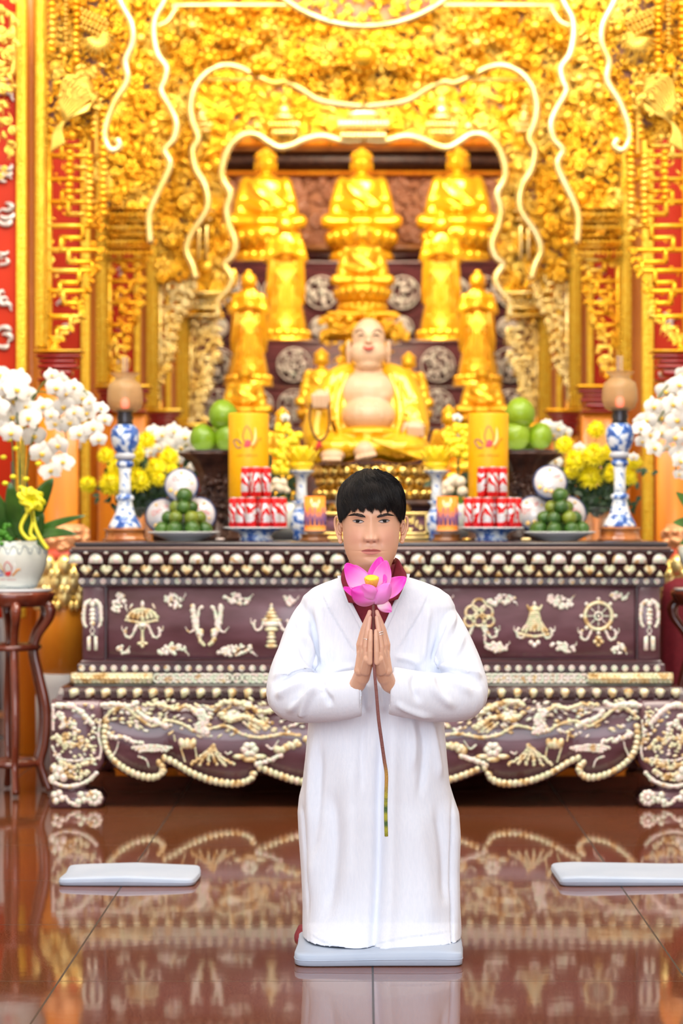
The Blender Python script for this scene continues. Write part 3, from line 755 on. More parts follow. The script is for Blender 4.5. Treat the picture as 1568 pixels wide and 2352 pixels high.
def petal(base, tip, width, cup, nrm, bend=0.0, name='petal', inside=(.95, .62, .86), edge=(.93, .10, .62), pale=.5):
    base = np.array(base); tip = np.array(tip); ax = tip-base; L_ = np.linalg.norm(ax); t = ax/L_
    nrm = np.array(nrm, float); nrm -= t*np.dot(nrm, t); nrm /= np.linalg.norm(nrm); s_ = np.cross(t, nrm)
    nu, nv = 26, 15; rows = []; cols = []
    for i in range(nu):
        u = i/(nu-1)
        w = width*.5*(math.sin(pi*min(1, u**.78*.985+.0))**.72)*(1 if u < .97 else .6)
        if u == 0: w = width*.10
        r = []
        for j in range(nv):
            v = -1+2*j/(nv-1)
            off = -cup*(1-v*v*1.0)*math.sin(pi*min(1, u*.9+.08))+bend*(u-.0)**2
            r.append(base+t*(L_*u)+s_*(w*v)+nrm*off+nrm*(.0012*math.sin(u*9+v*5)))
            k = min(1, max(0, (u-.12)/.72))**.9; k = max(k, abs(v)**3*.85*min(1, u*3))
            ii = np.array(inside)*(1-.0)+0; c = ii*(1-k)+np.array(edge)*k
            c = c*(1-.12*math.exp(-((v*7) % 1-.5)**2*30))
            cols.append(c)
        rows.append(np.array(r))
    mb = MB(); mb.rings(rows, close=False, cap=False)
    o = mb.build(name, PETAL, lotus)
    ca = o.data.color_attributes.new('Col', 'FLOAT_COLOR', 'POINT')
    ca.data.foreach_set('color', np.hstack([np.array(cols), np.ones((len(cols), 1))]).astype(np.float32).ravel())
    sd = o.modifiers.new('t', 'SOLIDIFY'); sd.thickness = .0008
    return o
def LP(x, y, d=0): return P(x, y, 5.93+d)
B0 = LP(856, 1372, 0)
PK = (.94, .16, .66); HP = (.93, .05, .56); PL = (.95, .66, .86)
petal(LP(850, 1366, .010), LP(793, 1296, .030), .066, .012, (.45, -1, .25), .004, inside=(.96, .76, .88), edge=HP)
petal(LP(848, 1368, .018), LP(812, 1300, .050), .060, .012, (.3, -1, .2), .004, inside=PL, edge=PK)
petal(LP(858, 1366, .022), LP(874, 1279, .040), .056, .010, (-.25, -1, .25), .002, inside=PK, edge=HP)
petal(LP(864, 1366, .014), LP(888, 1288, .024), .058, .014, (-.5, -1, .2), .004, inside=(.95, .70, .86), edge=PK)
petal(LP(868, 1372, .006), LP(931, 1324, .012), .054, .012, (-.2, -1, .5), -.006, inside=(.93, .52, .80), edge=HP)
petal(LP(852, 1376, -.004), LP(788, 1352, -.004), .044, .012, (0, -.7, 1), .004, inside=PK, edge=HP)
petal(LP(862, 1382, -.010), LP(806, 1350, -.040), .064, -.018, (.2, -1, -.5), .006, inside=(.90, .34, .74), edge=HP)
petal(LP(856, 1378, -.018), LP(832, 1342, -.052), .050, -.014, (0, -1, -.3), .0, inside=(.90, .38, .74), edge=(.90, .18, .62))
petal(LP(860, 1386, -.010), LP(896, 1338, -.030), .048, -.016, (-.2, -1, -.5), .006, inside=(.88, .36, .76), edge=(.92, .22, .68))
petal(LP(856, 1384, -.006), LP(884, 1374, -.014), .026, -.008, (0, -1, -.7), .0, inside=(.80, .45, .62), edge=PK)
petal(LP(868, 1380, .000), LP(899, 1405, -.004), .036, -.008, (.3, -1, .3), .0, name='drooping_petal', inside=(.86, .88, .72), edge=(.92, .22, .66))
pod = MB(); pc = LP(853, 1334, -.014)
pod.lathe([(.0115, -.018), (.0150, -.004), (.0172, .006), (.0176, .0095), (.0155, .011), (.001, .0112)], pc, 28, sy=.9)
for v in range(3):
    pass
Rt = Matrix.Rotation(radians(24), 3, 'X'); pv = np.vstack(pod.V)-pc; pod.V = [pv @ np.array(Rt).T+pc]
podo = pod.build('seed_pod', PODY, lotus)
sd_ = MB(); rng = random.Random(2)
for i in range(46):
    a = i/46*2*pi; r = .0165
    p0 = pc+np.array(Rt) @ np.array((r*.7*cos(a), r*.7*sin(a)*.9, -.022)); p1 = pc+np.array(Rt) @ np.array((r*1.13*cos(a), r*1.13*sin(a)*.9, .0075+rng.uniform(-.003, .002)))
    sd_.tube([p0, (p0+p1)/2, p1], [.0006, .0009, .0013], 4)
sd_.build('stamens', STAM, lotus)
st = MB(); path = catmull([LP(857, 1384, -.004), LP(857, 1400, -.004), LP(857.5, 1450, -.0), LP(858, 1500, -.02), LP(859.5, 1540, -.036), LP(864, 1590, -.045), LP(869, 1650, -.05), LP(876, 1702, -.05), LP(882, 1745, -.05), LP(887, 1780, -.05), LP(886, 1830, -.05), LP(885.5, 1870, -.05), LP(887, 1921, -.05)], 8)
st.tube(path, [.0034, .0036, .0040, .0044, .0046, .0046, .0047], 12)
so = st.build('stem', STEM, lotus)
cz = np.array([v.co.z for v in so.data.vertices])+lotus.location[2]; yy = CY-(cz-CAMZ)*F/5.88
rr_ = np.random.RandomState(1); nz = np.array([mnoise.noise((0, 0, y*.06)) for y in yy])
kk = np.clip((yy-1760)/45, 0, 1)[:, None]; grn = np.clip(nz*3+.5, 0, 1)[:, None]
base_c = np.array((.22, .075, .065))*(1-kk)+kk*(np.array((.42, .40, .03))*(1-grn)+np.array((.06, .13, .03))*grn)
mid_c = np.exp(-((yy-1790)/30)**2)[:, None]; base_c = base_c*(1-mid_c)+np.array((.50, .26, .05))*mid_c
ca = so.data.color_attributes.new('Col', 'FLOAT_COLOR', 'POINT'); ca.data.foreach_set('color', np.hstack([base_c, np.ones((len(yy), 1))]).astype(np.float32).ravel())

# ---------------------------------------------------------------- kneeling cushions
CUSH = mat('pale_blue_vinyl', (.46, .55, .68), .45, cols=[(.43, .52, .66), (.50, .58, .71)], scale=6, bump=.06, bscale=30)
def cushion(name, x0, x1, y0, y1, h, label, wob):
    b = MB(); nx, ny = 30, 16; rows = []
    c = ((x0+x1)/2, (y0+y1)/2)
    o = empty(name, (c[0], c[1], 0), label, 'cushion', 'pale blue kneeling cushions on the floor')
    top = []
    rs = []
    per = []
    n = 60
    for k, (ins, z) in enumerate(((.004, 0.001), (.0, .004), (-.001, h*.5), (.0, h-.004), (.004, h), (.03, h+.0015), (.1, h+.002))):
        r = []
        for i in range(n):
            a = 2*pi*i/n; e = .16
            X = math.copysign(abs(cos(a))**e, cos(a))*((x1-x0)/2-ins); Y_ = math.copysign(abs(sin(a))**e, sin(a))*((y1-y0)/2-min(ins, .09))
            zz = z+(.004*math.sin(X*13+wob)*(z/h))
            r.append((c[0]+X+.004*math.sin(Y_*20+wob), c[1]+Y_+.004*math.sin(X*9+wob*2), zz))
        rs.append(np.array(r))
    b.rings(rs)
    b.build('pad', CUSH, o)
    s = MB(); s.tube(np.array([(p[0], p[1], p[2]+.0) for p in rs[2]])*1.0, .0012, 5, loop=True); s.build('piping', CUSH, o)
    return o
Yc = 5.95
cushion('kneeling_cushion', P(678, 0, Yc)[0], P(1066, 0, Yc)[0], Yc, 6.30, .036, 'pale blue cushion under the kneeling person', .4)
cushion('kneeling_cushion', P(134, 0, 7.25)[0], P(448, 0, 7.25)[0], 7.25, 7.56, .027, 'pale blue cushion lying alone on the floor left of the person', 1.7)
cushion('kneeling_cushion', P(1284, 0, 7.25)[0], P(1620, 0, 7.25)[0], 7.25, 7.58, .027, 'pale blue cushion lying alone on the floor right of the person', 3.1)
# ---------------------------------------------------------------- altar table inlaid with mother of pearl
AX = 852.0
altar = empty('altar_table', (P(AX, 0, 9.3)[0], 9.75, 0), 'dark rosewood altar table inlaid with mother of pearl behind the kneeling person', 'altar table')
YA = 9.30; ZT = 1.0816
PEWT = mat('worn_metal_edge', (.30, .22, .20), .3, .8)
GLOSSB = mat('dark_glossy_top', (.035, .03, .04), .12, coat=.6)
def zz(py, Y=YA): return CAMZ-(py-CY)*Y/F
def xx(px, Y=YA): return (px-CX)*Y/F
def slab(mb, x0, x1, y0, y1, Yf, Yb, bev=.004):
    mb.box((xx(x0), Yf, zz(y1)), (xx(x1), Yb, zz(y0)), bev=bev)
b = MB(); b.box((xx(172), 9.27, zz(1256)), (xx(1532), 10.75, ZT), bev=.006); b.build('table_top', GLOSSB, altar)
b = MB(); b.box((xx(166), 9.262, zz(1264)), (xx(1538), 10.76, zz(1256)), bev=.003); b.build('edge_moulding', PEWT, altar)
b = MB()
slab(b, 180, 1526, 1262, 1350, 9.335, 10.70)
slab(b, 160, 1546, 1262, 1268, 9.27, 10.74)
# cove mouldings: flared profile swept along the front
def cove(mb, pts, x0, x1, flare=1.0):
    """pts: (py, Yfront, x inset px)"""
    rs = []
    for (y, Y, ins) in pts:
        rs.append(np.array([(xx(x0+ins), 10.6, zz(y)), (xx(x0+ins), Y, zz(y)), (xx(x1-ins), Y, zz(y)), (xx(x1-ins), 10.6, zz(y))]))
    mb.rings(rs, close=False, cap=False)
cove(b, [(1266, 9.265, 0), (1278, 9.285, 8), (1290, 9.30, 14), (1298, 9.305, 18)], 160, 1546)
cove(b, [(1298, 9.290, 0), (1312, 9.30, 4), (1325, 9.325, 10), (1328, 9.33, 12)], 172, 1534)
slab(b, 178, 1528, 1326, 1344, 9.318, 10.6)
slab(b, 186, 1519, 1344, 1522, 9.345, 10.6)
slab(b, 182, 1522, 1518, 1526, 9.325, 10.6)
slab(b, 176, 1528, 1525, 1545, 9.310, 10.6)
slab(b, 160, 1546, 1545, 1574, 9.300, 10.65, .01)
cove(b, [(1573, 9.295, 20), (1578, 9.27, 8), (1592, 9.25, 4), (1606, 9.235, 0), (1612, 9.23, 0)], 132, 1572)
b.build('case', ROSE, altar, smooth=False)
b = MB(); slab(b, 245, 1460, 1350, 1514, 9.338, 9.36, .004)
b.build('front_panel', ROSEP, altar)
for (x0, x1) in ((188, 238), (1467, 1517)):
    b = MB(); slab(b, x0, x1, 1346, 1518, 9.332, 9.38, .004); b.build('corner_post', ROSEP, altar)
b = MB()
for (x0, x1, y0, y1) in ((242, 245, 1347, 1517), (1460, 1463, 1347, 1517), (240, 1465, 1345, 1348), (240, 1465, 1515, 1518)): slab(b, x0, x1, y0, y1, 9.334, 9.35, .0015)
b.build('panel_beading', ROSE, altar)
prng = random.Random(11)
PS = 1.0
def pe(mb, x, y, rx, ry, Y, d=.006, rot=0, nu=8, nv=5):
    """pearl piece centred on a pixel at depth Y"""
    k = Y/F; R = Matrix.Rotation(rot, 3, 'Y')
    mb.ell(P(x, y, Y), (rx*k*PS, d, ry*k*PS), nu, nv, R)
def arc_piece(mb, x, y, w, h, Y, up=True, d=.007):
    n = 9; poly = []
    for i in range(n+1):
        a = pi*i/n; poly.append((x-w/2*cos(a), y+(-1 if up else 1)*h*(sin(a)**.8)))
    q = [(xx(p[0], Y), zz(p[1], Y)) for p in poly]
    mb.prism(q, Y-d, Y+.002)
# band of arches
A = MB(); AR = MB(); x = 174
i = 0
while x < 1540:
    tilt = 0
    pe(A, x, 1284, 14, 9.5, 9.280, .010, 0, 10, 6)
    arc_piece(A, x, 1294, 33, 23, 9.283, True, .010)
    if x > 180: AR.tube(catmull([P(x-23, 1267, 9.275), P(x-19, 1284, 9.283), P(x-17, 1295, 9.292)], 3), .0035, 5); AR.tube(catmull([P(x-23, 1267, 9.275), P(x-27, 1284, 9.283), P(x-29, 1295, 9.292)], 3), .0035, 5)
    AR.tube(catmull([P(x-17, 1292, 9.28), P(x-13, 1272, 9.272), P(x, 1266, 9.268), P(x+13, 1272, 9.272), P(x+17, 1292, 9.28)], 3), .0028, 5)
    if x > 180: pe(A, x-23, 1269, 6, 4, 9.27, .004)
    x += 46.2
A.build('arch_inlay', PEARL, altar); 
x = 198
H = MB()
while x < 1520:
    for sg in (-1, 1): pe(H, x+sg*6.5, 1305, 8, 8, 9.292, .007)
    H.prism([(xx(x-14), zz(1307)), (xx(x), zz(1321)), (xx(x+14), zz(1307))], 9.285, 9.30)
    AR.tube(catmull([P(x-20, 1299, 9.287), P(x-14, 1316, 9.292), P(x, 1325, 9.30), P(x+14, 1316, 9.292), P(x+20, 1299, 9.287)], 3), .0030, 5)
    H.prism([(xx(x+23-9), zz(1324)), (xx(x+23), zz(1309)), (xx(x+23+9), zz(1324))], 9.292, 9.31)
    x += 46.2
H.build('heart_inlay', PEARLG, altar); AR.build('carved_ribs', ROSE, altar)
D = MB(); x = 188
while x < 1524:
    for y, Y in ((1335, 9.316), (1535, 9.308)):
        r = 7.4
        torus(D, P(x, y, Y), (0, 1, 0), 5.4*Y/F, 2.0*Y/F, 12, 5); pe(D, x, y, 3.4, 3.4, Y, .005)
    x += 24.45
D.build('coin_dot_inlay', PEARL, altar)
Cn = MB(); x = 362
while x < 1345:
    torus(Cn, P(x, 1558, 9.294), (0, 1, 0), 9.5*9.294/F, 2.3*9.294/F, 14, 5); pe(Cn, x, 1558, 4, 7, 9.296, .004)
    x += 14.6 if (x < 520 or x > 560) else 22
Cn.build('ring_chain_inlay', PEARL, altar)
GB = mat('grey_green_band', (.20, .22, .18), .3, cols=[(.14, .15, .13), (.32, .34, .30)], scale=12, coat=.4)
b = MB(); slab(b, 352, 1348, 1546, 1571, 9.298, 9.31, .002); slab(b, 170, 1540, 1571, 1576, 9.285, 9.31, .002); b.build('grey_band', GB, altar)
for (x0, x1) in ((164, 350), (1350, 1544)):
    w = MB(); k = 9.28/F
    w.tube([P(x0, 1558, 9.295), P((x0+x1)/2, 1558, 9.295), P(x1, 1558, 9.295)], 13*k, 12)
    x = x0+6
    while x < x1-4:
        for q in (-1, 0, 1):
            pe(w, x+(3 if q else 0), 1558+q*8, 6.5, 3.2, 9.272+abs(q)*.006, .005, .6*(1 if q >= 0 else -1), 6, 4)
        x += 10.5
    w.build('braided_roll_inlay', PEARLG, altar)
G = MB(); GP = MB(); x = 152
while x < 1560:
    for j in range(4):
        G.tube(catmull([P(x+j*5-8, 1578, 9.25), P(x+j*5-2, 1590, 9.235), P(x+j*5-8, 1606, 9.232)], 3), .0035, 5)
    GP.prism([(xx(x+12), zz(1582)), (xx(x+15), zz(1600)), (xx(x+24), zz(1598)), (xx(x+30), zz(1584)), (xx(x+24), zz(1579))], 9.226, 9.25)
    pe(GP, x+21, 1590, 9, 9, 9.236, .012, .5)
    x += 36.2
G.build('carved_gadroons', ROSE, altar); GP.build('gadroon_inlay', PEARLG, altar)
# apron with scalloped lower edge
YP = 9.235
half = [(236, 1655), (232, 1690), (238, 1722), (254, 1748), (280, 1770), (312, 1786), (345, 1793), (368, 1788), (381, 1772), (376, 1752), (366, 1745),
        (395, 1756), (430, 1778), (475, 1797), (520, 1806), (556, 1805), (582, 1793), (590, 1775), (596, 1770), (630, 1784), (680, 1800), (740, 1808), (800, 1806), (852, 1800)]
hc = catmull([(*p, 0) for p in half], 4)[:, :2]
full = list(map(tuple, hc))+[(2*AX-p[0], p[1]) for p in hc[::-1][1:]]
poly = [(xx(118, YP), zz(1608, YP))]+[(xx(118, YP), zz(1655, YP))]+[(xx(p[0], YP), zz(p[1], YP)) for p in full]+[(xx(2*AX-118, YP), zz(1655, YP)), (xx(2*AX-118, YP), zz(1608, YP))]
b = MB()
# build as vertical strips between the top line and the lower edge for clean shading
xs = np.linspace(118, 2*AX-118, 260)
def low(xp):
    c = [p[1] for p in full if abs(p[0]-xp) < 4]
    return max(c) if c else None
strip_t, strip_b = [], []
edge = {}
for xp in xs:
    y = None
    for (a_, b_) in zip(full[:-1], full[1:]):
        if min(a_[0], b_[0]) <= xp <= max(a_[0], b_[0]) and abs(a_[0]-b_[0]) > 1e-6:
            t_ = (xp-a_[0])/(b_[0]-a_[0]); yy_ = a_[1]+t_*(b_[1]-a_[1]); y = max(y or 0, yy_)
    if y is None: y = 1655
    strip_b.append(y)
tv = [P(x_, 1608, YP) for x_ in xs]; mv = [P(x_, 1608+(yb-1608)*.5, YP-.018) for x_, yb in zip(xs, strip_b)]; bv = [P(x_, yb, YP-.006) for x_, yb in zip(xs, strip_b)]
bb = [p+np.array((0, .05, 0)) for p in bv]; tb_ = [p+np.array((0, .05, 0)) for p in tv]
b.rings([np.array(tb_), np.array(tv), np.array(mv), np.array(bv), np.array(bb)], close=False, cap=False)
b.build('apron', ROSEP, altar)
EB = MB()
pts = np.array(full); seg = np.hypot(*np.diff(pts, axis=0).T); cum = np.concatenate([[0], np.cumsum(seg)])
s_ = 0
nrm_in = lambda i: None
while s_ < cum[-1]:
    x_ = np.interp(s_, cum, pts[:, 0]); y_ = np.interp(s_, cum, pts[:, 1])
    x2 = np.interp(s_+4, cum, pts[:, 0]); y2 = np.interp(s_+4, cum, pts[:, 1]); an_ = math.atan2(y2-y_, x2-x_)
    # offset towards the apron (upwards)
    ox, oy = math.sin(an_)*7, -math.cos(an_)*7
    pe(EB, x_+ox, y_+oy, 7.6, 9.5, YP-.016, .010, -an_+.25, 8, 5)
    s_ += 13.2
EB.build('scalloped_edge_inlay', PEARLG, altar)
RM = MB(); RM.tube([P(p[0], p[1], YP-.010) for p in full[::2]], .006, 6); RM.build('apron_rim', ROSE, altar)
# inlaid pictures
def blob_line(mb, pts, r0, r1, Y, step=None, d=.006, jit=1.5):
    c = catmull([(*p, 0) for p in pts], 8)[:, :2]; sg = np.hypot(*np.diff(c, axis=0).T); cm = np.concatenate([[0], np.cumsum(sg)]); s = 0
    while s < cm[-1]:
        u = s/cm[-1]; r = r0+(r1-r0)*u; x_ = np.interp(s, cm, c[:, 0]); y_ = np.interp(s, cm, c[:, 1])
        pe(mb, x_+prng.uniform(-jit, jit), y_+prng.uniform(-jit, jit), r*prng.uniform(.8, 1.2), r*prng.uniform(.7, 1.1), Y, d, prng.uniform(0, 3), 7, 4)
        s += (step or 1.35*r)
def mirror_l(l): return [(2*AX-x_, y_) for x_, y_ in l]
YPn = 9.336
def cloud(cx_, cy_, w, h, sgn=1):
    mb = MB(); n = int(w*h/38)
    for i in range(n):
        u = prng.uniform(-1, 1); v = prng.uniform(-1, 1)
        if u*u+v*v > 1: continue
        pe(mb, cx_+u*w/2, cy_+v*h/2*(1-.4*abs(u))+sgn*u*h*.2, prng.uniform(4, 7), prng.uniform(3, 5.5), YPn, .005, prng.uniform(0, 3), 7, 4)
    blob_line(mb, [(cx_+w*.4, cy_), (cx_+w*.55, cy_-h*.3*sgn), (cx_+w*.62, cy_-h*.5*sgn)], 4, 1.5, YPn)
    mb.build('cloud_inlay', PEARL, altar)
for c in ((740, 1492, 70, 26, 1), (852, 1384, 80, 26, 1), (850, 1488, 64, 24, -1), (960, 1492, 70, 26, -1), (1010, 1380, 50, 24, 1), (272, 1385, 34, 44, -1), (398, 1380, 46, 34, 1), (545, 1376, 60, 26, 1), (665, 1380, 34, 22, 1), (282, 1494, 26, 20, 1), (395, 1492, 64, 26, -1), (540, 1494, 80, 26, -1), (1150, 1378, 62, 24, -1), (1285, 1382, 56, 34, 1), (1420, 1370, 38, 22, 1), (1140, 1488, 50, 28, 1), (1292, 1488, 54, 24, 1), (1420, 1490, 30, 26, -1)):
    cloud(*c)
for cx_ in (212, 1491):
    mb = MB()
    for sg in (-1, 1):
        blob_line(mb, [(cx_+sg*6, 1380), (cx_+sg*16, 1388), (cx_+sg*20, 1410), (cx_+sg*19, 1430), (cx_+sg*14, 1440)], 6, 4.5, 9.33, 5, .006, .5)
        mb.tube(catmull([P(cx_+sg*2, 1438, 9.33), P(cx_-sg*5, 1450, 9.33), P(cx_+sg*7, 1462, 9.33)], 4), .0022, 5)
        mb.box(P(cx_+sg*8-4.5, 1462, 9.322), P(cx_+sg*8+4.5, 1494, 9.333), bev=.003)
    for y in (1402, 1412, 1422, 1432): pe(mb, cx_, y, 8.5-abs(y-1415)*.1, 6, 9.33, .007)
    pe(mb, cx_, 1388, 7, 8, 9.33, .006); mb.build('tassel_inlay', PEARL, altar)
def emblem(name, fn):
    a, b2 = MB(), MB(); fn(a, b2)
    o = a.build(name, PEARL, altar)
    if b2.n: b2.build('gold_detail', PEARLG, o)
def ribbons(a, cx_, y0=1445):
    for sg in (-1, 1):
        blob_line(a, [(cx_+sg*14, y0-6), (cx_+sg*26, y0+18), (cx_+sg*38, y0+16), (cx_+sg*40, y0+2), (cx_+sg*34, y0-4)], 4.5, 3.5, YPn, 5, .006, .6)
        blob_line(a, [(cx_+sg*38, y0+6), (cx_+sg*46, y0+2), (cx_+sg*47, y0-8)], 3, 1.5, YPn, 3.5, .005, .4)
def umbrella(a, g_, cx_=327):
    for j in range(7):
        blob_line(g_, [(cx_, 1398), (cx_+(j-3)*7, 1404), (cx_+(j-3)*11.5, 1424-abs(j-3)*1.5)], 3, 6, YPn, 5, .008, .3)
    blob_line(g_, [(cx_-38, 1424), (cx_, 1430), (cx_+38, 1424)], 4, 4, YPn, 6, .006, .3)
    pe(a, cx_, 1388, 5, 9, YPn, .007)
    for sg in (-1, 1): pe(a, cx_+sg*26, 1393, 3, 8, YPn, .005, -sg*.5)
    g_.tube([P(cx_-14, 1432, YPn), P(cx_, 1450, YPn), P(cx_+14, 1432, YPn)], .003, 5); pe(a, cx_, 1436, 14, 6, YPn, .007)
    blob_line(g_, [(cx_, 1450), (cx_, 1478)], 4, 5, YPn, 6, .006, .3); pe(g_, cx_-7, 1478, 6, 4, YPn); pe(g_, cx_+7, 1478, 6, 4, YPn); pe(g_, cx_, 1484, 5, 5, YPn)
    ribbons(a, cx_)
def fishes(a, g_, cx_=475):
    for sg in (-1, 1):
        blob_line(a, [(cx_+sg*32, 1392), (cx_+sg*30, 1415), (cx_+sg*26, 1440), (cx_+sg*14, 1462)], 7, 8, YPn, 5, .008, 1)
        blob_line(a, [(cx_+sg*16, 1396), (cx_+sg*22, 1420), (cx_+sg*20, 1440)], 4, 5, YPn, 5, .006, 1)
        blob_line(g_, [(cx_+sg*14, 1450), (cx_+sg*16, 1470), (cx_+sg*4, 1484)], 7, 5, YPn, 5, .007, 1)
        blob_line(a, [(cx_+sg*28, 1446), (cx_+sg*40, 1452), (cx_+sg*50, 1440)], 4, 1.5, YPn, 4, .005, .5)
        pe(a, cx_+sg*12, 1395, 5, 5, YPn)
def vase(a, g_, cx_=623):
    pe(a, cx_, 1392, 4, 7, YPn)
    for (y, r) in ((1400, 7), (1408, 12), (1416, 16)): pe(g_, cx_, y, r, 5, YPn, .009)
    pe(g_, cx_, 1424, 26, 4, YPn, .008); pe(a, cx_, 1434, 21, 8, YPn, .010); pe(g_, cx_, 1446, 17, 6, YPn, .009)
    for (y, r) in ((1456, 9), (1464, 11), (1474, 12), (1484, 15)): pe(g_, cx_, y, r, 5, YPn, .009)
    ribbons(a, cx_, 1428)
def knot(a, g_, cx_=1100):
    for (dx, dy, r) in ((0, -24, 15), (-16, -8, 15), (16, -8, 15), (0, 8, 15), (22, 12, 12), (-22, 12, 12)):
        torus(g_, P(cx_+dx, 1415+dy, YPn), (0, 1, 0), r*YPn/F, 3.4*YPn/F, 16, 6)
    ribbons(a, cx_, 1445); blob_line(a, [(cx_+8, 1440), (cx_+14, 1460), (cx_+12, 1478)], 5, 3, YPn, 4)
def bell(a, g_, cx_=1227):
    for j in range(7):
        blob_line(g_, [(cx_+(j-3)*3, 1408), (cx_+(j-3)*5, 1430), (cx_+(j-3)*10, 1452)], 3.5, 5, YPn, 5, .010, .3)
    blob_line(g_, [(cx_-34, 1456), (cx_, 1462), (cx_+34, 1456)], 4.5, 4.5, YPn, 6, .007, .4)
    pe(g_, cx_, 1400, 14, 9, YPn, .009); pe(a, cx_, 1388, 4, 7, YPn)
    for sg in (-1, 1): pe(g_, cx_+sg*14, 1396, 3, 9, YPn, .005, sg*.4)
    for dx in (-8, 0, 8): pe(a, cx_+dx, 1476+(0 if dx else 6), 6, 6, YPn)
    ribbons(a, cx_, 1446)
def lotus_pair(a, g_):
    for cx_ in (760, 930):
        for j in range(7): pe(a, cx_+(j-3)*9, 1425+abs(j-3)*4, 6, 16-abs(j-3)*1.5, YPn, .008, (j-3)*.28)
        pe(g_, cx_, 1446, 26, 6, YPn, .008); ribbons(a, cx_, 1440)
def wheel(a, g_, cx_=1374):
    torus(g_, P(cx_, 1415, YPn), (0, 1, 0), 31*YPn/F, 4.6*YPn/F, 30, 7); torus(a, P(cx_, 1415, YPn-.003), (0, 1, 0), 9*YPn/F, 2.4*YPn/F, 16, 6); pe(a, cx_, 1415, 4, 4, YPn)
    for j in range(8):
        t_ = j*pi/4
        a.tube([P(cx_+9*cos(t_), 1415+9*sin(t_), YPn), P(cx_+28*cos(t_), 1415+28*sin(t_), YPn)], .0025, 5)
        pe(a, cx_+39*cos(t_), 1415+39*sin(t_), 5, 5, YPn, .007)
    ribbons(a, cx_, 1450); pe(g_, cx_, 1466, 8, 6, YPn); pe(g_, cx_-7, 1474, 6, 5, YPn); pe(g_, cx_+7, 1474, 6, 5, YPn); pe(g_, cx_, 1482, 5, 4, YPn)
for nme, fn in (('parasol_inlay', umbrella), ('paired_fish_inlay', fishes), ('vase_inlay', vase), ('endless_knot_inlay', knot), ('bell_inlay', bell), ('lotus_inlay', lotus_pair), ('wheel_inlay', wheel)): emblem(nme, fn)
PS = 1.22
# apron pictures: dragon, lotus, hills, water
def scene_half(mir):
    m = (lambda l: mirror_l(l)) if mir else (lambda l: l)
    a, g_ = MB(), MB(); Y = YP-.020
    blob_line(g_, m([(240, 1650), (258, 1632), (285, 1624), (320, 1650), (350, 1668), (385, 1656), (420, 1664), (450, 1680), (490, 1672), (520, 1668), (560, 1688), (600, 1694), (650, 1686), (690, 1690)]), 4, 4, Y, 6, .006, .6)
    blob_line(a, m([(232, 1620), (270, 1618), (300, 1622), (315, 1612)]), 6, 6, Y, 6)
    blob_line(a, m([(318, 1634), (335, 1650), (360, 1658), (380, 1668)]), 5, 7, Y, 6)
    blob_line(g_, m([(330, 1620), (365, 1618), (400, 1628), (430, 1622), (455, 1640)]), 4, 5, Y, 5, .006, 2)
    for d_ in range(3): blob_line(a, m([(448+d_*8, 1634), (462+d_*6, 1655), (450+d_*9, 1676), (480, 1686-d_*6)]), 6, 5, Y, 5, .008, 2)
    blob_line(g_, m([(500, 1622), (520, 1612), (560, 1618), (600, 1636), (640, 1630)]), 6, 5, Y, 4.5, .008, 2.5)
    blob_line(g_, m([(505, 1640), (530, 1655), (560, 1645), (595, 1662), (612, 1676)]), 6, 6, Y, 5, .008, 2.5)
    for d_ in range(4): blob_line(g_, m([(560+d_*12, 1660), (585+d_*12, 1680-d_*3)]), 3, 4, Y, 4, .006, 1)
    GRY = m([(535, 1645)])[0]; pe(a, GRY[0], GRY[1], 18, 13, Y+.006, .006)
    # second row: pine spray, pond, lotus, rocks, flower, bridge
    blob_line(a, m([(252, 1688), (285, 1698), (325, 1706)]), 6, 4, Y, 5, .006, 4)
    for d_ in range(3): blob_line(a, m([(305+d_*8, 1718+d_*4), (345, 1712+d_*6), (395-d_*5, 1718+d_*3)]), 4, 3, Y, 5, .005, 1)
    for (dx, r_) in ((-12, -.7), (0, 0), (12, .7)):
        q = m([(430+dx, 1708)])[0]; pe(g_, q[0], q[1], 7, 11, Y, .008, r_*(-1 if mir else 1)*.6)
    for q0, q1 in (((415, 1718), (425, 1750)), ((448, 1718), (452, 1742)), ((400, 1690), (402, 1702))): blob_line(g_, m([q0, q1]), 2, 2, Y, 3, .004, .3)
    for d_ in range(6): blob_line(g_, m([(488+prng.uniform(-5, 5), 1712), (480+(d_-2)*8, 1735), (488+(d_-2.5)*20, 1757)]), 3, 4, Y, 5, .006, 1.5)
    for t_ in range(6):
        q = m([(573+12*cos(t_*pi/3), 1722+10*sin(t_*pi/3))])[0]; pe(a, q[0], q[1], 8, 7, Y, .008)
    for q in m([(550, 1738), (596, 1738), (573, 1745)]): pe(g_, q[0], q[1], 14, 5, Y, .005)
    for q0, q1, q2 in (((612, 1712), (625, 1720), (640, 1700)), ((260, 1735), (268, 1720), (272, 1702)), ((318, 1738), (335, 1745), (342, 1762)), ((530, 1728), (522, 1732), (516, 1726))): blob_line(a, m([q0, q1, q2]), 2.5, 1.5, Y, 3, .004, .3)
    blob_line(g_, m([(640, 1722), (665, 1712), (690, 1708)]), 8, 7, Y, 5, .007, 4)
    blob_line(a, m([(590, 1756), (620, 1745), (648, 1735)]), 6, 5, Y, 5.5, .006, 2)
    blob_line(g_, m([(700, 1700), (760, 1735), (820, 1720), (852, 1730)]), 6, 5, Y, 6, .006, 8)
    a.build('landscape_inlay', PEARL, altar); g_.build('dragon_inlay', PEARLG, altar)
scene_half(False); scene_half(True)
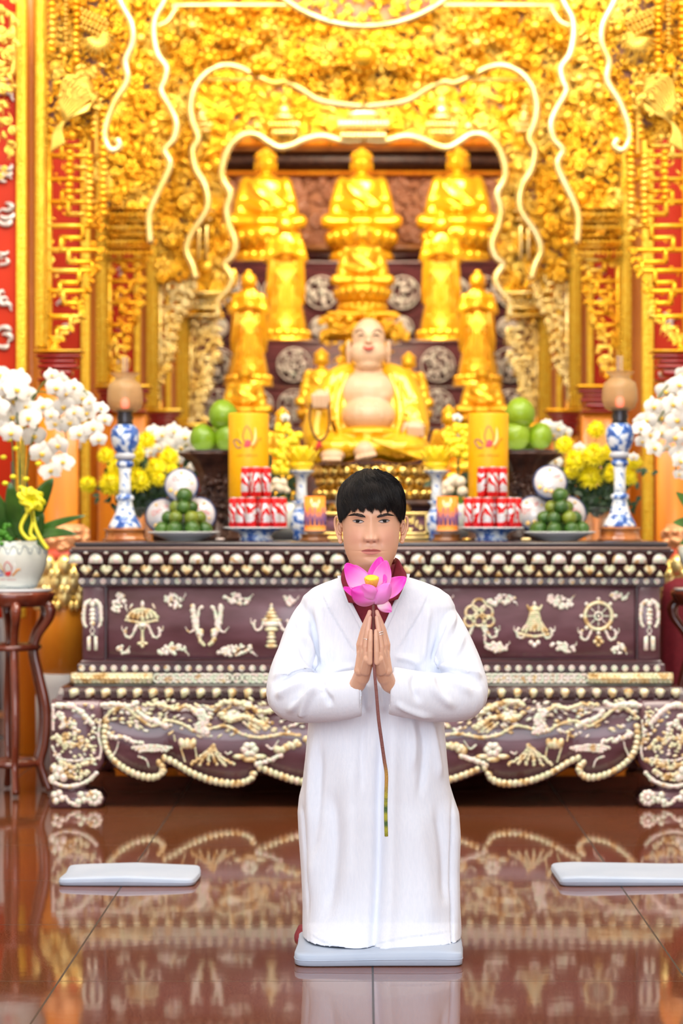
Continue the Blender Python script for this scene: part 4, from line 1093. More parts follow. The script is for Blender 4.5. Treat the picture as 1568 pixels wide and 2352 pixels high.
# carved relief filling the ground between the pictures
fl = MB(); f2 = MB()
for i in range(520):
    x_ = prng.uniform(245, 2*AX-245); y_ = 1612+prng.random()**1.2*78+6*math.sin(x_*.03)
    if 690 < x_ < 1010 and prng.random() < .6: continue
    a_ = .6*math.sin(x_*.045)+prng.uniform(-.3, .3); pe(fl if prng.random() < .5 else f2, x_, y_, prng.uniform(4, 8), prng.uniform(2, 4), YP-.017, .006, a_, 6, 4)
fl.build('cloud_dragon_inlay', PEARL, altar); f2.build('cloud_dragon_inlay', PEARLG, altar)
# legs
def leg(mir):
    m = (lambda x: 2*AX-x) if mir else (lambda x: x)
    Y0 = 9.20
    prof = [(1608, 118, 236), (1650, 116, 236), (1690, 115, 230), (1730, 115, 238), (1752, 115, 236), (1775, 115, 222), (1795, 117, 205), (1812, 122, 190), (1818, 116, 226), (1835, 114, 238), (1848, 114, 234), (1855, 116, 228)]
    rs = []
    for (y, x0, x1) in prof:
        z = max(0.0015, CAMZ-(y-CY)*9.2545/F); xa, xb = sorted((m(x0), m(x1)))
        Xa, Xb = xx(xa, 9.22), xx(xb, 9.22)
        dy = .02 if 1780 < y < 1815 else 0
        c = .02
        rs.append([(Xa+c, Y0+dy, z), (Xb-c, Y0+dy, z), (Xb, Y0+c+dy, z), (Xb, 9.38, z), (Xa, 9.38, z), (Xa, Y0+c+dy, z)])
    L_ = MB(); L_.rings(rs[::-1]); lo = L_.build('leg', ROSEP, altar, smooth=True)
    a, g_ = MB(), MB(); Y = 9.197
    M2 = lambda l: [(m(x_), y_) for x_, y_ in l]
    blob_line(a, M2([(122, 1620), (122, 1680)]), 3.5, 3, Y, 5, .005, .3)
    blob_line(a, M2([(130, 1620), (165, 1622), (190, 1640), (215, 1668)]), 7, 6, Y, 7)
    blob_line(a, M2([(136, 1640), (150, 1660), (140, 1672), (165, 1660), (170, 1684)]), 6, 5, Y, 6, .006, 4)
    blob_line(g_, M2([(125, 1700), (160, 1690), (190, 1700), (210, 1720)]), 5, 5, Y, 5, .006, 6)
    blob_line(g_, M2([(130, 1690), (150, 1715), (175, 1705), (200, 1726)]), 5, 4, Y, 4.5, .006, 6)
    blob_line(a, M2([(120, 1715), (135, 1740), (170, 1748), (215, 1742)]), 3, 3, Y, 4.5, .005, .8)
    blob_line(g_, M2([(135, 1752), (165, 1765), (195, 1752), (222, 1748)]), 5, 5, Y, 5, .006, 4)
    blob_line(g_, M2([(150, 1775), (175, 1785), (200, 1772)]), 5, 6, Y, 6, .006, 3)
    for (x_, y_) in M2([(124, 1765), (138, 1770), (130, 1782), (146, 1786), (120, 1790)]): pe(a, x_, y_, 8, 9, Y, .008)
    blob_line(a, M2([(118, 1796), (150, 1806), (180, 1803), (205, 1792), (222, 1775)]), 5, 5, Y, 6, .008, .5)
    blob_line(a, M2([(230, 1655), (226, 1690), (232, 1720), (228, 1745)]), 3, 3, Y, 4.5, .005, .3)
    Yf = 9.195
    for t_ in range(9): q = (m(216)+13*cos(t_*.7), 1833+12*sin(t_*.7)); pe(a, q[0], q[1], 6.5, 6.5, Yf, .010)
    pe(a, m(216), 1833, 5, 5, Yf-.006, .010)
    for (x_, y_) in M2([(125, 1826), (136, 1822), (128, 1840), (142, 1834), (185, 1826), (192, 1838), (180, 1842)]): pe(g_ if x_ % 2 > 1 else a, x_, y_, 7, 7, Yf, .008)
    blob_line(a, M2([(150, 1832), (165, 1846), (180, 1850)]), 4, 6, Yf, 5)
    for i in range(90):
        y_ = prng.uniform(1615, 1800); pe(a if prng.random() < .5 else g_, m(prng.uniform(122, 225 if y_ < 1760 else 200)), y_, prng.uniform(3, 6), prng.uniform(2, 4.5), Y, .006, prng.uniform(-.8, .8), 6, 4)
    a.build('scroll_inlay', PEARL, lo); g_.build('flower_inlay', PEARLG, lo)
leg(False); leg(True)
for sx_ in (150, 1554):
    b = MB(); b.box((xx(sx_-30), 10.55, 0.001), (xx(sx_+30), 10.7, .45), bev=.01); b.build('leg', ROSE, altar)
b = MB(); b.box((xx(160), 10.5, .02), (xx(1544), 10.55, .42)); b.build('added_shade_board', ROSE, altar)  # added dark board that makes the space under the altar black
# ---------------------------------------------------------------- carved gilded arches, couplet boards, pillars
rnd = random.Random(5)
def tpl(fn):
    mb = MB(); fn(mb); return np.vstack(mb.V), mb.F
def _leaf(mb): mb.tube(catmull([(-1, 0, -.35), (-.3, -.25, .05), (.4, -.3, .2), (1, 0, .55)], 3), [.05, .30, .36, .22, .03], 6)
def _scroll(mb):
    p = [(.75*(1-t*.8)*cos(t*9), -.2-.15*t, .75*(1-t*.8)*sin(t*9)) for t in np.linspace(0, 1, 14)]
    mb.tube([(.9, 0, -1.1), (.85, -.1, -.5)]+p, [.08, .24, .22, .16], 5); mb.ell((0, -.35, 0), .26, 7, 4)
def _ball(mb): mb.ell((0, -.1, 0), (.8, .7, .8), 8, 5)
def _flower(mb):
    for i in range(6): mb.ell((.55*cos(i*pi/3), -.15, .55*sin(i*pi/3)), (.42, .28, .42), 7, 4)
    mb.ell((0, -.4, 0), .32, 7, 4)
def _fan(mb):
    for i in range(5):
        a = -1.0+.5*i; mb.tube([(0, 0, 0), (.5*sin(a), -.3, .5*cos(a)), (1.1*sin(a+.15), -.1, 1.1*cos(a+.15))], [.10, .24, .05], 5)
def _wave(mb):
    for k in range(3): mb.tube(catmull([(-1, 0, -.3+.3*k), (-.3, -.25, .1+.3*k), (.3, -.25, -.2+.3*k), (1, 0, .25+.3*k)], 3), [.06, .15, .06], 5)
TP = [tpl(f) for f in (_leaf, _leaf, _leaf, _scroll, _scroll, _ball, _flower, _fan, _fan, _wave)]
def inpoly(x, y, poly):
    c = False; n = len(poly); j = n-1
    for i in range(n):
        xi, yi = poly[i]; xj, yj = poly[j]
        if (yi > y) != (yj > y) and x < (xj-xi)*(y-yi)/(yj-yi)+xi: c = not c
        j = i
    return c
def carve(mb, poly, Y, n, s0, s1, depth=.06, tps=TP):
    xs_ = [p[0] for p in poly]; ys_ = [p[1] for p in poly]; k = Y/F; cnt = 0; tries = 0
    while cnt < n and tries < n*12:
        tries += 1
        x_, y_ = rnd.uniform(min(xs_), max(xs_)), rnd.uniform(min(ys_), max(ys_))
        if not inpoly(x_, y_, poly): continue
        cnt += 1
        V, Fc = tps[rnd.randrange(len(tps))]; s = rnd.uniform(s0, s1)*k; a = rnd.uniform(0, 2*pi); ca, sa = cos(a), sin(a)
        fl = rnd.choice((-1, 1))
        X = V[:, 0]*fl; v = np.stack([X*ca-V[:, 2]*sa, V[:, 1]*1.0, X*sa+V[:, 2]*ca], 1)*s
        f = Fc if fl > 0 else [q[::-1] for q in Fc]
        mb.add(v+P(x_, y_, Y-rnd.uniform(0, depth)), f)
def strip_plane(mb, left, right, Y, th=.03):
    """solid board between two px polylines sharing y values"""
    n = len(left); rs = []
    L0 = [P(l[0], l[1], Y) for l in left]; R0 = [P(r[0], r[1], Y) for r in right]
    a = np.array(L0); b_ = np.array(R0); dy = np.array((0, th, 0))
    mb.rings([a+dy, a, b_, b_+dy], close=False, cap=False)
def fret(mb, x0, x1f, y0, y1, Y, step=44, r=4.2, seed=1):
    """square key-pattern lattice filling x0..x1f(y)"""
    rg = random.Random(seed); k = Y/F; y = y0; side = 0; step *= 1.25
    def bar(xa, ya, xb, yb, w=r): mb.box(P(min(xa, xb)-w, min(ya, yb)-w, Y-.03), P(max(xa, xb)+w, max(ya, yb)+w, Y+.02), bev=.008)
    bar(x0, y0, x0, y1)
    while y < y1-step*.4:
        w = x1f(y)-x0
        if w < 14: y += step; continue
        bar(x0, y, x0+w, y); xi = x0+w*(.36 if side else .62); h_ = step*.5
        bar(xi, y, xi, y+h_)
        if w > 30: bar(xi, y+h_, x0+w*(.8 if side else .22), y+h_)
        if w > 45: xq = x0+w*(.8 if side else .22); bar(xq, y+h_, xq, y+step)
        y += step*rg.uniform(.85, 1.1); side = 1-side
def mirp(l, ax): return [(2*ax-x_, y_) for x_, y_ in l]
def curve(pts, n=6): return [tuple(p) for p in catmull([(*p, 0) for p in pts], n)[:, :2]]
def arch(name, Y, ax, inner, post, ybot, mid, lat, label, dens, size, backfrom, backto, topbound=None, latseed=1, gm=GOLD, tubes=(), esz=8.5):
    """inner: px curve of the opening (left half, top to bottom); post: (x0,x1); lat: lattice right edge points"""
    root = empty(name, (P(ax, 0, Y)[0], Y, 0), label, 'carved screen', 'gilded carved arch screens one behind another')
    ic = curve(inner)
    for mir in (False, True):
        mm = (lambda l: mirp(l, ax)) if mir else (lambda l: l)
        # post with beaded texture and sill, bracket
        px0, px1 = post
        b = MB(); a_, b_ = mm([(px0, -70), (px1, ybot)]); b.box(P(a_[0], a_[1], Y-.06), P(b_[0], b_[1], Y+.04), bev=.012)
        k = Y/F
        for xe in (px0+3, px1-3):
            q = mm([(xe, 0)])[0][0]; yb = -60
            while yb < ybot-3: b.ell(P(q, yb, Y-.06), (3*k, .008, 3*k), 6, 3); yb += 7
        b.build('post', GOLDM, root)
        b = MB(); wL = mid-post[0]
        q = mm([(px0-5, ybot), (mid+6, ybot+11)]); b.box(P(q[0][0], q[0][1], Y-.09), P(q[1][0], q[1][1], Y+.06), bev=.008); b.build('sill', gm, root)
        b = MB(); prof = [(0, 0, -.07), (6, 12, -.03), (3, 24, -.05), (10, 36, 0), (14, 52, .01), (2, 56, -.05), (2, 64, -.05)]
        sc_ = k/(11.1/F)
        for (p0, p1) in zip(prof[:-1], prof[1:]):
            s_ = (11.1/Y)
            q = mm([(px0+2+p0[0]*s_, ybot+11+p0[1]*s_), (mid-p0[0]*2*s_, ybot+11+p1[1]*s_)])
            b.box(P(q[0][0], q[0][1], Y-.05+p0[2]*.3), P(q[1][0], q[1][1], Y+.05), bev=.006)
        b.build('bracket', DRED, root)
        b = MB(); q = mm([(px0+4, ybot+11+60*11.1/Y), (mid-8, 0)]); pa = P(q[0][0], q[0][1], Y-.02); pb = P(q[1][0], 0, Y+.05); b.box((pa[0], pa[1], 0.001), (pb[0], pb[1], pa[2]), bev=.01); b.build('plinth', ORW, root)
        # moulded inner edge
        e = MB(); pts = [P(p[0], p[1], Y-.13) for p in mm(ic)]; e.tube(pts, esz*k, 8, flat=.9)
        for t_ in tubes: e.tube([P(p[0], p[1], Y-.05) for p in mm(curve(t_))], .40*size*k, 8)
        e.build('edge_moulding', GOLDP, root)
        # backing and carving
        yl = [p for p in ic]
        ymax = max(p[1] for p in ic)
        poly = [(px1, -70)]+ic+[(px1, ic[-1][1])] if topbound is None else topbound(ic, px1)
        poly = mm(poly)
        bk = MB(); qd = [(P(p[0], p[1], Y)[0], P(p[0], p[1], Y)[2]) for p in poly]; bk.prism(qd, Y+.015, Y+.03); bk.build('backboard', BACK, root, smooth=False)
        c = MB(); carve(c, poly, Y, int(dens*.80), size*.40, size*.80); carve(c, poly, Y, int(dens*.12), size*1.0, size*1.7, .07)
        c.build('carving', gm, root)
        # lattice below
        f = MB(); lc = curve(lat); ys_ = [p[1] for p in lc]; xs_ = [p[0] for p in lc]
        xf = lambda y_: float(np.interp(y_, ys_, xs_))
        if mir:
            class Mx(MB): pass
        fret(f, px1+4, xf, ic[-1][1]-10, ybot, Y, 44*11.1/Y, 7.0*(11.1/Y)**.7, latseed)
        for (x_, y_) in lc[::2]:
            V, Fc = TP[rnd.choice((3, 7, 8))]; s = size*1.1*k; a = rnd.uniform(-1, 1); v = np.stack([V[:, 0]*cos(a)-V[:, 2]*sin(a), V[:, 1], V[:, 0]*sin(a)+V[:, 2]*cos(a)], 1)*s
            f.add(v+P(x_-4, y_, Y-.03), Fc)
        carve(f, [(px1+2, ic[-1][1]-20), (xf(ic[-1][1]), ic[-1][1]-20)]+lc+[(px1+2, ybot)], Y, int(dens*.035), size*.45, size*.9, .03)
        if mir:
            X0 = P(ax, 0, 1.0)[0]
            for V in f.V: V[:, 0] = 2*X0*V[:, 1]-V[:, 0]      # mirrored about the arch axis
            f.F = [q[::-1] for q in f.F]
        f.build('lattice', GOLDP if Y > 14 else gm, root)
    return root
def tb_full(ic, px1): return [(px1, -70)]+ic+[(px1, ic[-1][1])]
a1 = arch('carved_arch', 11.1, 843, [(255, -70), (275, 0), (300, 50), (305, 95), (288, 140), (292, 185), (262, 235), (242, 290), (242, 325), (258, 345), (275, 335), (268, 318)], (80, 110), 802, 190,
     [(245, 340), (246, 400), (255, 430), (228, 480), (240, 530), (232, 600), (212, 650), (190, 700), (192, 730), (150, 770), (130, 800)], 'nearest and widest gilded carved arch, with fretwork hanging beside the red couplet boards', 1500, 10.5, 0, 0, tb_full, 3)
# dragon heads, scales and manes on the nearest arch
for sg in (0, 1):
    m_ = MB(); M2 = (lambda l: mirp(l, 843)) if sg else (lambda l: l); k = 11.0/F
    q = M2([(178, 205)])[0]; m_.ell(P(q[0], q[1], 10.98), (40*k, .06, 38*k), 20, 12); carve(m_, M2([(125, 150), (235, 150), (235, 260), (125, 260)]), 10.93, 40, 7, 14, .03, [TP[0], TP[7], TP[9]])
    for j in range(9):
        t_ = j/8; m_.tube([P(p[0], p[1], 10.90+.03*abs(t_-.5)) for p in M2(curve([(135+10*t_, 245+4*j), (150+8*j, 180+5*j), (205+6*t_, 175+8*j)]))], 3.2*k, 5)
    for j in range(7): m_.tube([P(p[0], p[1], 10.93) for p in M2(curve([(215-2*j, 235+3*j), (170-3*j, 262+2*j), (128+2*j, 300), (118+5*j, 350-3*j)]))], [4*k, 5*k, 3*k], 5)
    for r_ in range(5):
        for c_ in range(7):
            q = M2([(188+9*c_+4*(r_ % 2), 22+10*r_+4*c_)])[0]; m_.ell(P(q[0], q[1], 10.95), (5*k, .02, 5.4*k), 6, 4)
    for r_ in range(30):
        q = M2([(152, -20+11*r_)])[0] if r_ < 12 else M2([(222, 215+8*(r_-12))])[0]; m_.ell(P(q[0], q[1], 10.97), (7*k, .03, 4.4*k), 7, 4)
    for j in range(12):
        a_ = -1.9+j*.30; m_.tube([P(p[0], p[1], 10.94) for p in M2([(222, 85), (222+18*cos(a_+1.5), 85+20*sin(a_+1.5)), (222+46*cos(a_+1.8), 92+44*sin(a_+1.8))])], [3*k, 4*k, 1*k], 5)
    m_.build('dragon_relief', GOLDD, a1)
    m_ = MB()
    for (x0, y0, y1) in ((176, -40, 150), (238, 250, 500), (218, 270, 330), (206, 360, 520), (160, 350, 470), (120, -20, 120)):
        y_ = y0
        while y_ < y1: q = M2([(x0+rnd.uniform(-2, 2), y_)])[0]; m_.ell(P(q[0], q[1], 10.98), (11*k, .03, 7*k), 8, 5); y_ += 15
    m_.build('bead_strings', GOLD, a1)
a2 = arch('carved_arch', 12.9, 835, [(395, -70), (378, 0), (357, 40), (353, 80), (362, 125), (382, 155), (378, 185), (370, 210), (392, 250), (405, 285), (398, 320), (378, 345), (390, 372), (383, 400), (352, 465), (342, 500), (345, 560)], (220, 248), 883, 345,
     [(350, 560), (330, 620), (325, 700), (298, 760), (292, 830), (265, 880)], 'second gilded carved arch, just behind the nearest one', 2100, 12.5, 0, 0, tb_full, 5, GOLD)
# eaves like a small roofed pavilion on the second arch
for sg in (0, 1):
    m_ = MB(); M2 = (lambda l: mirp(l, 835)) if sg else (lambda l: l); k = 12.8/F
    for r_, (y_, xa, xb) in enumerate(((482, 245, 345), (512, 250, 372), (545, 248, 360), (570, 246, 350))):
        q = M2([(xa, y_-5), (xb, y_+4)]); m_.box(P(q[0][0], q[0][1], 12.76), P(q[1][0], q[1][1], 12.9), bev=.012)
        x_ = xa
        while x_ < xb: q = M2([(x_, y_+12)])[0]; m_.ell(P(q[0], q[1], 12.79), (3.4*k, .03, 8*k), 6, 4); x_ += 10
    m_.build('pavilion_relief', GOLD, a2)
def tb_top(ytop):
    def f(ic, px1): return [(px1, -20)]+[(835, ytop)]+ic+[(px1, ic[-1][1])]
    return f
a3 = arch('carved_arch', 14.7, 835, [(835, 246), (740, 233), (690, 205), (655, 188), (625, 190), (585, 172), (550, 155), (515, 150), (480, 163), (450, 195), (438, 240), (442, 280), (455, 318), (442, 345), (450, 390), (472, 430), (475, 480), (440, 535), (428, 575), (442, 610), (450, 640)], (336, 364), 938, 415,
     [(450, 640), (430, 700), (405, 760), (395, 830), (370, 880), (352, 930)], 'third gilded carved arch, with a deep curved valance of flowers', 3000, 13.5, 0, 0, tb_top(-20), 7, GOLD)
k = 14.6/F
m_ = MB()
for sg in (0, 1):
    M2 = (lambda l: mirp(l, 835)) if sg else (lambda l: l)
    for q in M2([(610, 65), (575, 100), (530, 30), (480, 135), (520, 85), (385, 90), (670, 170), (700, 20), (745, 150), (590, 160), (440, 60)]): 
        m_.ell(P(q[0], q[1], 14.54), (17*k, .05, 16*k), 12, 7)
        for i in range(7): m_.ell(P(q[0]+20*cos(i*.9), q[1]+19*sin(i*.9), 14.58), (8*k, .03, 8*k), 7, 4)
m_.ell(P(835, 132, 14.5), (30*k, .08, 28*k), 16, 10)
for i in range(14): m_.ell(P(835+34*cos(i*.45), 132+32*sin(i*.45), 14.55), (9*k, .03, 12*k), 7, 4)
m_.build('peony_relief', GOLD, a3)
b = MB(); b.tube([P(p[0], p[1], 14.52) for p in curve([(360, 60), (385, 48), (405, 20), (430, 12), (835, 12)])], 6*k, 8); b.tube([P(p[0], p[1], 14.52) for p in mirp(curve([(360, 60), (385, 48), (405, 20), (430, 12), (835, 12)]), 835)], 6*k, 8); b.build('top_moulding', GOLDP, a3)
a4 = arch('carved_arch', 16.1, 835, [(835, 322), (790, 324), (740, 312), (700, 320), (668, 334), (640, 338), (615, 325), (590, 309), (560, 309), (530, 332), (513, 370), (510, 410), (528, 445), (520, 480), (526, 520), (540, 560), (532, 590), (515, 608), (532, 640), (520, 668), (500, 690), (500, 728)], (405, 434), 972, 470,
     [(500, 735), (500, 820), (475, 860), (480, 890), (460, 930), (470, 968)], 'innermost gilded carved arch framing the statues', 2600, 14, 0, 0, tb_top(170), 9, GOLD)
k = 16/F; m_ = MB()
b = MB(); b.box(P(430, 178, 15.98), P(1240, 192, 16.1), bev=.02)
for q0, q1 in ((430, 500), (1170, 1240)): pass
b.build('top_moulding', GOLDP, a4)
for sg in (0, 1):
    M2 = (lambda l: mirp(l, 833)) if sg else (lambda l: l)
    for (x_, y_, s_) in ((652, 262, 1), (462, 270, .7)):
        q = M2([(x_, y_)])[0]
        m_.ell(P(q[0], q[1]-32*s_, 15.95), (8*k*s_, .05, 10*k*s_), 10, 7); m_.ell(P(q[0], q[1]-8*s_, 15.95), (15*k*s_, .06, 18*k*s_), 10, 7); m_.ell(P(q[0], q[1]+8*s_, 15.93), (26*k*s_, .07, 9*k*s_), 12, 6)
        for i in range(9): m_.ell(P(q[0]-32*s_+8*i*s_, q[1]+24*s_, 15.93), (5*k*s_, .03, 10*k*s_), 7, 5)
        for i in range(7): m_.ell(P(q[0]-24*s_+8*i*s_, q[1]+42*s_, 15.93), (5*k*s_, .03, 8*k*s_), 7, 5)
    q = M2([(590, 290)])[0]; m_.ell(P(q[0], q[1], 15.94), 10*k, 10, 7)
for i in range(13): m_.ell(P(780+9*i, 285, 15.92), (6*k, .04, 14*k), 7, 5); m_.ell(P(786+8*i, 312, 15.92), (6*k, .04, 10*k), 7, 5)
m_.ell(P(835, 262, 15.95), (40*k, .06, 14*k), 12, 6)
m_.build('seated_figure_relief', GOLDP, a4)
for sg in (0, 1):   # little tiered pedestal beside the statues
    m_ = MB(); M2 = (lambda l: mirp(l, 835)) if sg else (lambda l: l)
    for (y0, y1, xa, xb) in ((668, 680, 405, 515), (684, 690, 415, 520), (702, 712, 410, 505), (722, 730, 410, 500), (735, 750, 440, 452), (480, 492, 430, 495), (500, 512, 440, 490)):
        q = M2([(xa, y0), (xb, y1)]); m_.box(P(q[0][0], q[0][1], 15.94), P(q[1][0], q[1][1], 16.08), bev=.01)
    for i in range(9): q = M2([(418+10*i, 696)])[0]; m_.ell(P(q[0], q[1], 15.96), (3.4*k, .03, 7*k), 6, 4)
    for xa in (453, 470): q = M2([(xa, 515), (xa+9, 600)]); m_.box(P(q[0][0], q[0][1], 15.97), P(q[1][0], q[1][1], 16.05), bev=.008)
    m_.build('pedestal_relief', GOLDP, a4)
# round medallion at the top of the second arch
med = empty('round_medallion', P(838, -232, 12.5), 'large round gilded medallion cut off by the top edge of the picture', 'medallion')
k = 12.5/F; R0 = 302*k; c0 = P(838, -232, 12.5)
b = MB(); a_ = np.linspace(0, 2*pi, 72, endpoint=False); b.tube(np.stack([c0[0]+R0*np.cos(a_), np.full(72, 12.46), c0[2]+R0*.98*np.sin(a_)], 1), 8*k, 8, loop=True); b.build('rim', GOLDP, med)
b = MB(); b.prism([(c0[0]+R0*cos(t_), c0[2]+R0*.98*sin(t_)) for t_ in a_], 12.5, 12.56); b.build('backboard', BACK, med, smooth=False)
b = MB(); carve(b, [(838+290*cos(t_), -232+282*sin(t_)) for t_ in np.linspace(0.0, pi, 40)], 12.5, 900, 6, 14); b.build('carving', GOLD, med)
b = MB(); b.box((c0[0]-.06, 12.5, c0[2]+R0*.9), (c0[0]+.06, 12.55, 5.999)); b.build('hanger', DWOOD, med)

# couplet boards on orange pillars
def glyph(mb, cx_, cy_, s, Y, seed):
    rg = random.Random(seed); k = Y/F
    for (ox, oy) in ((0, -.45), (.05, .05), (-.05, .5)):
        a0 = rg.uniform(0, 6.3); sw = rg.uniform(2.2, 4.2)*rg.choice((-1, 1)); r_ = s*rg.uniform(.30, .46)
        p = [(cx_+ox*s+r_*1.1*cos(a0+sw*t), cy_+oy*s+r_*.7*sin(a0+sw*t)) for t in np.linspace(0, 1, 7)]
        p.append((p[-1][0]+s*rg.uniform(-.3, .3), p[-1][1]+s*.25))
        mb.tube([P(q[0], q[1], Y) for q in curve(p, 3)], [1.2*k*s/18, 4.2*k*s/18, 3.0*k*s/18, 1.0*k*s/18], 6, flat=.6)
def board(Y, xr0, xr1, strip0, strip1, ytop, ybot, ch, label, hasleft=False, relief=()):
    root = empty('couplet_board', P((xr0+strip1)/2, 1190, Y)*np.array((1, 1, 0)), label, 'couplet board', 'red couplet boards')
    zb = max(.02, CAMZ-(ybot-CY)*Y/F)
    lo, hi = sorted((xr0, xr1))
    def bx(mb, xa, xb, ya, z0, y0, y1, bev): A_ = P(min(xa, xb), ya, Y); B_ = P(max(xa, xb), ya, Y); mb.box((A_[0], Y+y0, z0), (B_[0], Y+y1, A_[2]), bev=bev)
    b = MB(); bx(b, xr0, xr1, ytop, zb, 0, .03, .004); b.build('panel', RED, root)
    b = MB(); bx(b, strip0, strip1, ytop, zb, -.025, .03, .008); k = Y/F
    if hasleft: w = strip1-strip0; bx(b, xr0-(strip1-strip0 if xr0 < strip0 else -(strip1-strip0))*1.0, xr0, ytop, zb, -.025, .03, .008)
    y_ = ytop
    while y_ < min(ybot, 1300): b.ell(P((strip0+strip1)/2, y_, Y-.024), (3.5*k, .006, 4*k), 6, 4); y_ += 11
    b.build('gilt_border', GOLDM, root)
    for i, (cx_, cy_, s) in enumerate(ch):
        g_ = MB(); glyph(g_, cx_, cy_, s, Y-.012, int(cx_*7+cy_)); g_.build('character', SILV, root)
    for (cx_, cy_, s) in relief:
        g_ = MB()
        for i in range(9): blob = (cx_+rnd.uniform(-s, s), cy_+rnd.uniform(-s*.6, s*.6)); g_.ell(P(blob[0], blob[1], Y-.01), (s*.38*k, .02, s*.26*k), 8, 5, Matrix.Rotation(rnd.uniform(-1, 1), 3, 'Y'))
        g_.build('flower_relief', SILV, root)
    return root
board(10.95, -75, 38, 38, 60, -60, 1420, [(12, 205, 34), (14, 395, 30), (14, 490, 34), (8, 588, 24), (12, 690, 30), (10, 775, 32), (2, 862, 26)], 'red couplet board with silver characters at the far left edge')
c1 = board(12.6, 96, 184, 186, 206, -60, 1480, [(150, 760, 20), (140, 690, 18)], 'red couplet board half hidden by white orchids, left side', relief=((165, 1025, 22), (162, 1080, 20), (150, 1150, 26), (160, 1190, 18)))
c2 = board(12.6, 1577, 1500, 1500, 1474, -60, 1480, [(1535, 745, 18)], 'red couplet board with pale relief at the right edge', relief=((1536, 735, 24), (1534, 850, 24), (1530, 1092, 26), (1548, 1110, 20), (1532, 1165, 24), (1545, 1190, 20), (1535, 885, 18)))
for (xa, xb, sa, sb, lab) in ((255, 308, 308, 322, 'narrow red board behind the second arch, left side'), (1415, 1362, 1362, 1348, 'narrow red board behind the second arch, right side')):
    board(14.4, xa, xb, sa, sb, -60, 1500, [(min(xa, xb)+20, y_, 15) for y_ in (620, 690, 760, 830, 900)], lab, relief=((min(xa, xb)+28, 1010, 18),))
for (xa, xb, sa, sb, lab) in ((366, 380, 380, 392, 'thin red board behind the third arch, left side'), (1304, 1290, 1290, 1278, 'thin red board behind the third arch, right side')):
    board(15.8, xa, xb, sa, sb, -60, 1500, [(min(xa, xb)+7, y_, 10) for y_ in (680, 740, 800, 860)], lab)
k = 10.9/F
gs = MB(); carve(gs, [(-40, -60), (34, -60), (40, 60), (30, 170), (36, 260), (30, 350), (12, 420), (-40, 400)], 10.8, 110, 9, 17, .05, [TP[3], TP[3], TP[7], TP[0]])
gs.tube([P(p[0], p[1], 10.8) for p in curve([(28, 30), (30, 90), (28, 165), (8, 168), (6, 140)])], 8*k, 8)
t_ = gs.build('gilded_bracket', GOLDD); tag(t_, 'gilded scroll carving hanging over the red board at the top left corner', 'carving')
for (xa, xb, Y, r, lab) in ((62, 82, 11.35, 30, 'orange pillar between the far left board and the nearest arch'), (206, 220, 13.2, 24, 'orange pillar behind the second arch, left side'), (1464, 1448, 13.2, 24, 'orange pillar behind the second arch, right side'),
                        (322, 336, 14.95, 22, 'slim orange pillar behind the third arch, left side'), (1348, 1334, 14.95, 22, 'slim orange pillar behind the third arch, right side'), (391, 405, 16.3, 22, 'orange pillar beside the innermost arch, left side'), (1279, 1265, 16.3, 22, 'orange pillar beside the innermost arch, right side')):
    b = MB(); c_ = P((xa+xb)/2, 0, Y); R_ = r*Y/F; n = 32; a_ = np.arange(n)*2*pi/n
    b.rings([np.stack([c_[0]+R_*np.cos(a_), Y+R_*np.sin(a_), np.full(n, z)], 1) for z in (0.001, 2, 4, 5.99)])
    tag(b.build('pillar', ORW), lab, 'pillar', 'orange varnished pillars')
# pillars with gilded drapery beside the altar
def draped(cx_, Y, label, full=True):
    root = empty('draped_pillar', (P(cx_, 0, Y)[0], Y, 0), label, 'pillar')
    k = Y/F; n = 40
    def ring(b, prof): b.lathe([(r*k, CAMZ-(y-CY)*k) for r, y in prof], (P(cx_, 0, Y)[0], Y, 0), n)
    zf = CY+CAMZ/k
    b = MB(); ring(b, [(56, 1545), (56, 1400), (54, 1370), (54, 1300)]); b.build('shaft', mat('bright_orange_lacquer', (.95, .33, .02), .35, cols=[(.92, .28, .01), (1, .40, .03)], scale=3, stretch=(4, 4, .5), coat=.3), root)
    b = MB(); ring(b, [(62, zf-.5), (64, 1600), (60, 1575), (57, 1545), (40, 1544)]); b.build('stone_base', mat('grey_stone', (.5, .5, .52), .5), root)
    b = MB(); ring(b, [(54, 1290), (52, 1262), (40, 1262)]); b.build('red_band', mat('coral_red', (.75, .10, .05), .4), root)
    b = MB()
    for r_ in range(3):
        for i in range(9):
            a_ = i*2*pi/9+r_*.35; w = (56-r_*2)*k; y_ = 1298+r_*36
            b.ell((P(cx_, 0, Y)[0]+w*cos(a_), Y+w*sin(a_), CAMZ-(y_-CY)*k), (19*k, 19*k, 27*k), 10, 7)
            for q_ in (-.25, .25): b.ell((P(cx_, 0, Y)[0]+(w+10*k)*cos(a_+q_), Y+(w+10*k)*sin(a_+q_), CAMZ-(y_+20-CY)*k), (8*k, 8*k, 13*k), 8, 5)
    ring(b, [(58, 1380), (66, 1340), (60, 1288), (50, 1288)]); b.build('gilded_drapery', GOLDP, root)
    b = MB()
    for i in range(40):
        a_ = rnd.uniform(0, 6.3); b.ell((P(cx_, 0, Y)[0]+50*k*cos(a_), Y+50*k*sin(a_), CAMZ-(rnd.uniform(1215, 1262)-CY)*k), (12*k, 10*k, 8*k), 7, 5)
    ring(b, [(50, 1264), (48, 1205), (30, 1204)]); b.build('relief_collar', mat('peach_gilt', (.9, .45, .22), .4, .3), root)
draped(146, 10.72, 'orange pillar with gilded drapery between flower stand and altar'); draped(1578, 10.72, 'gold draped pillar at the right edge beyond the altar')
b = MB(); c_ = P(1560, 0, 10.6); k = 10.6/F
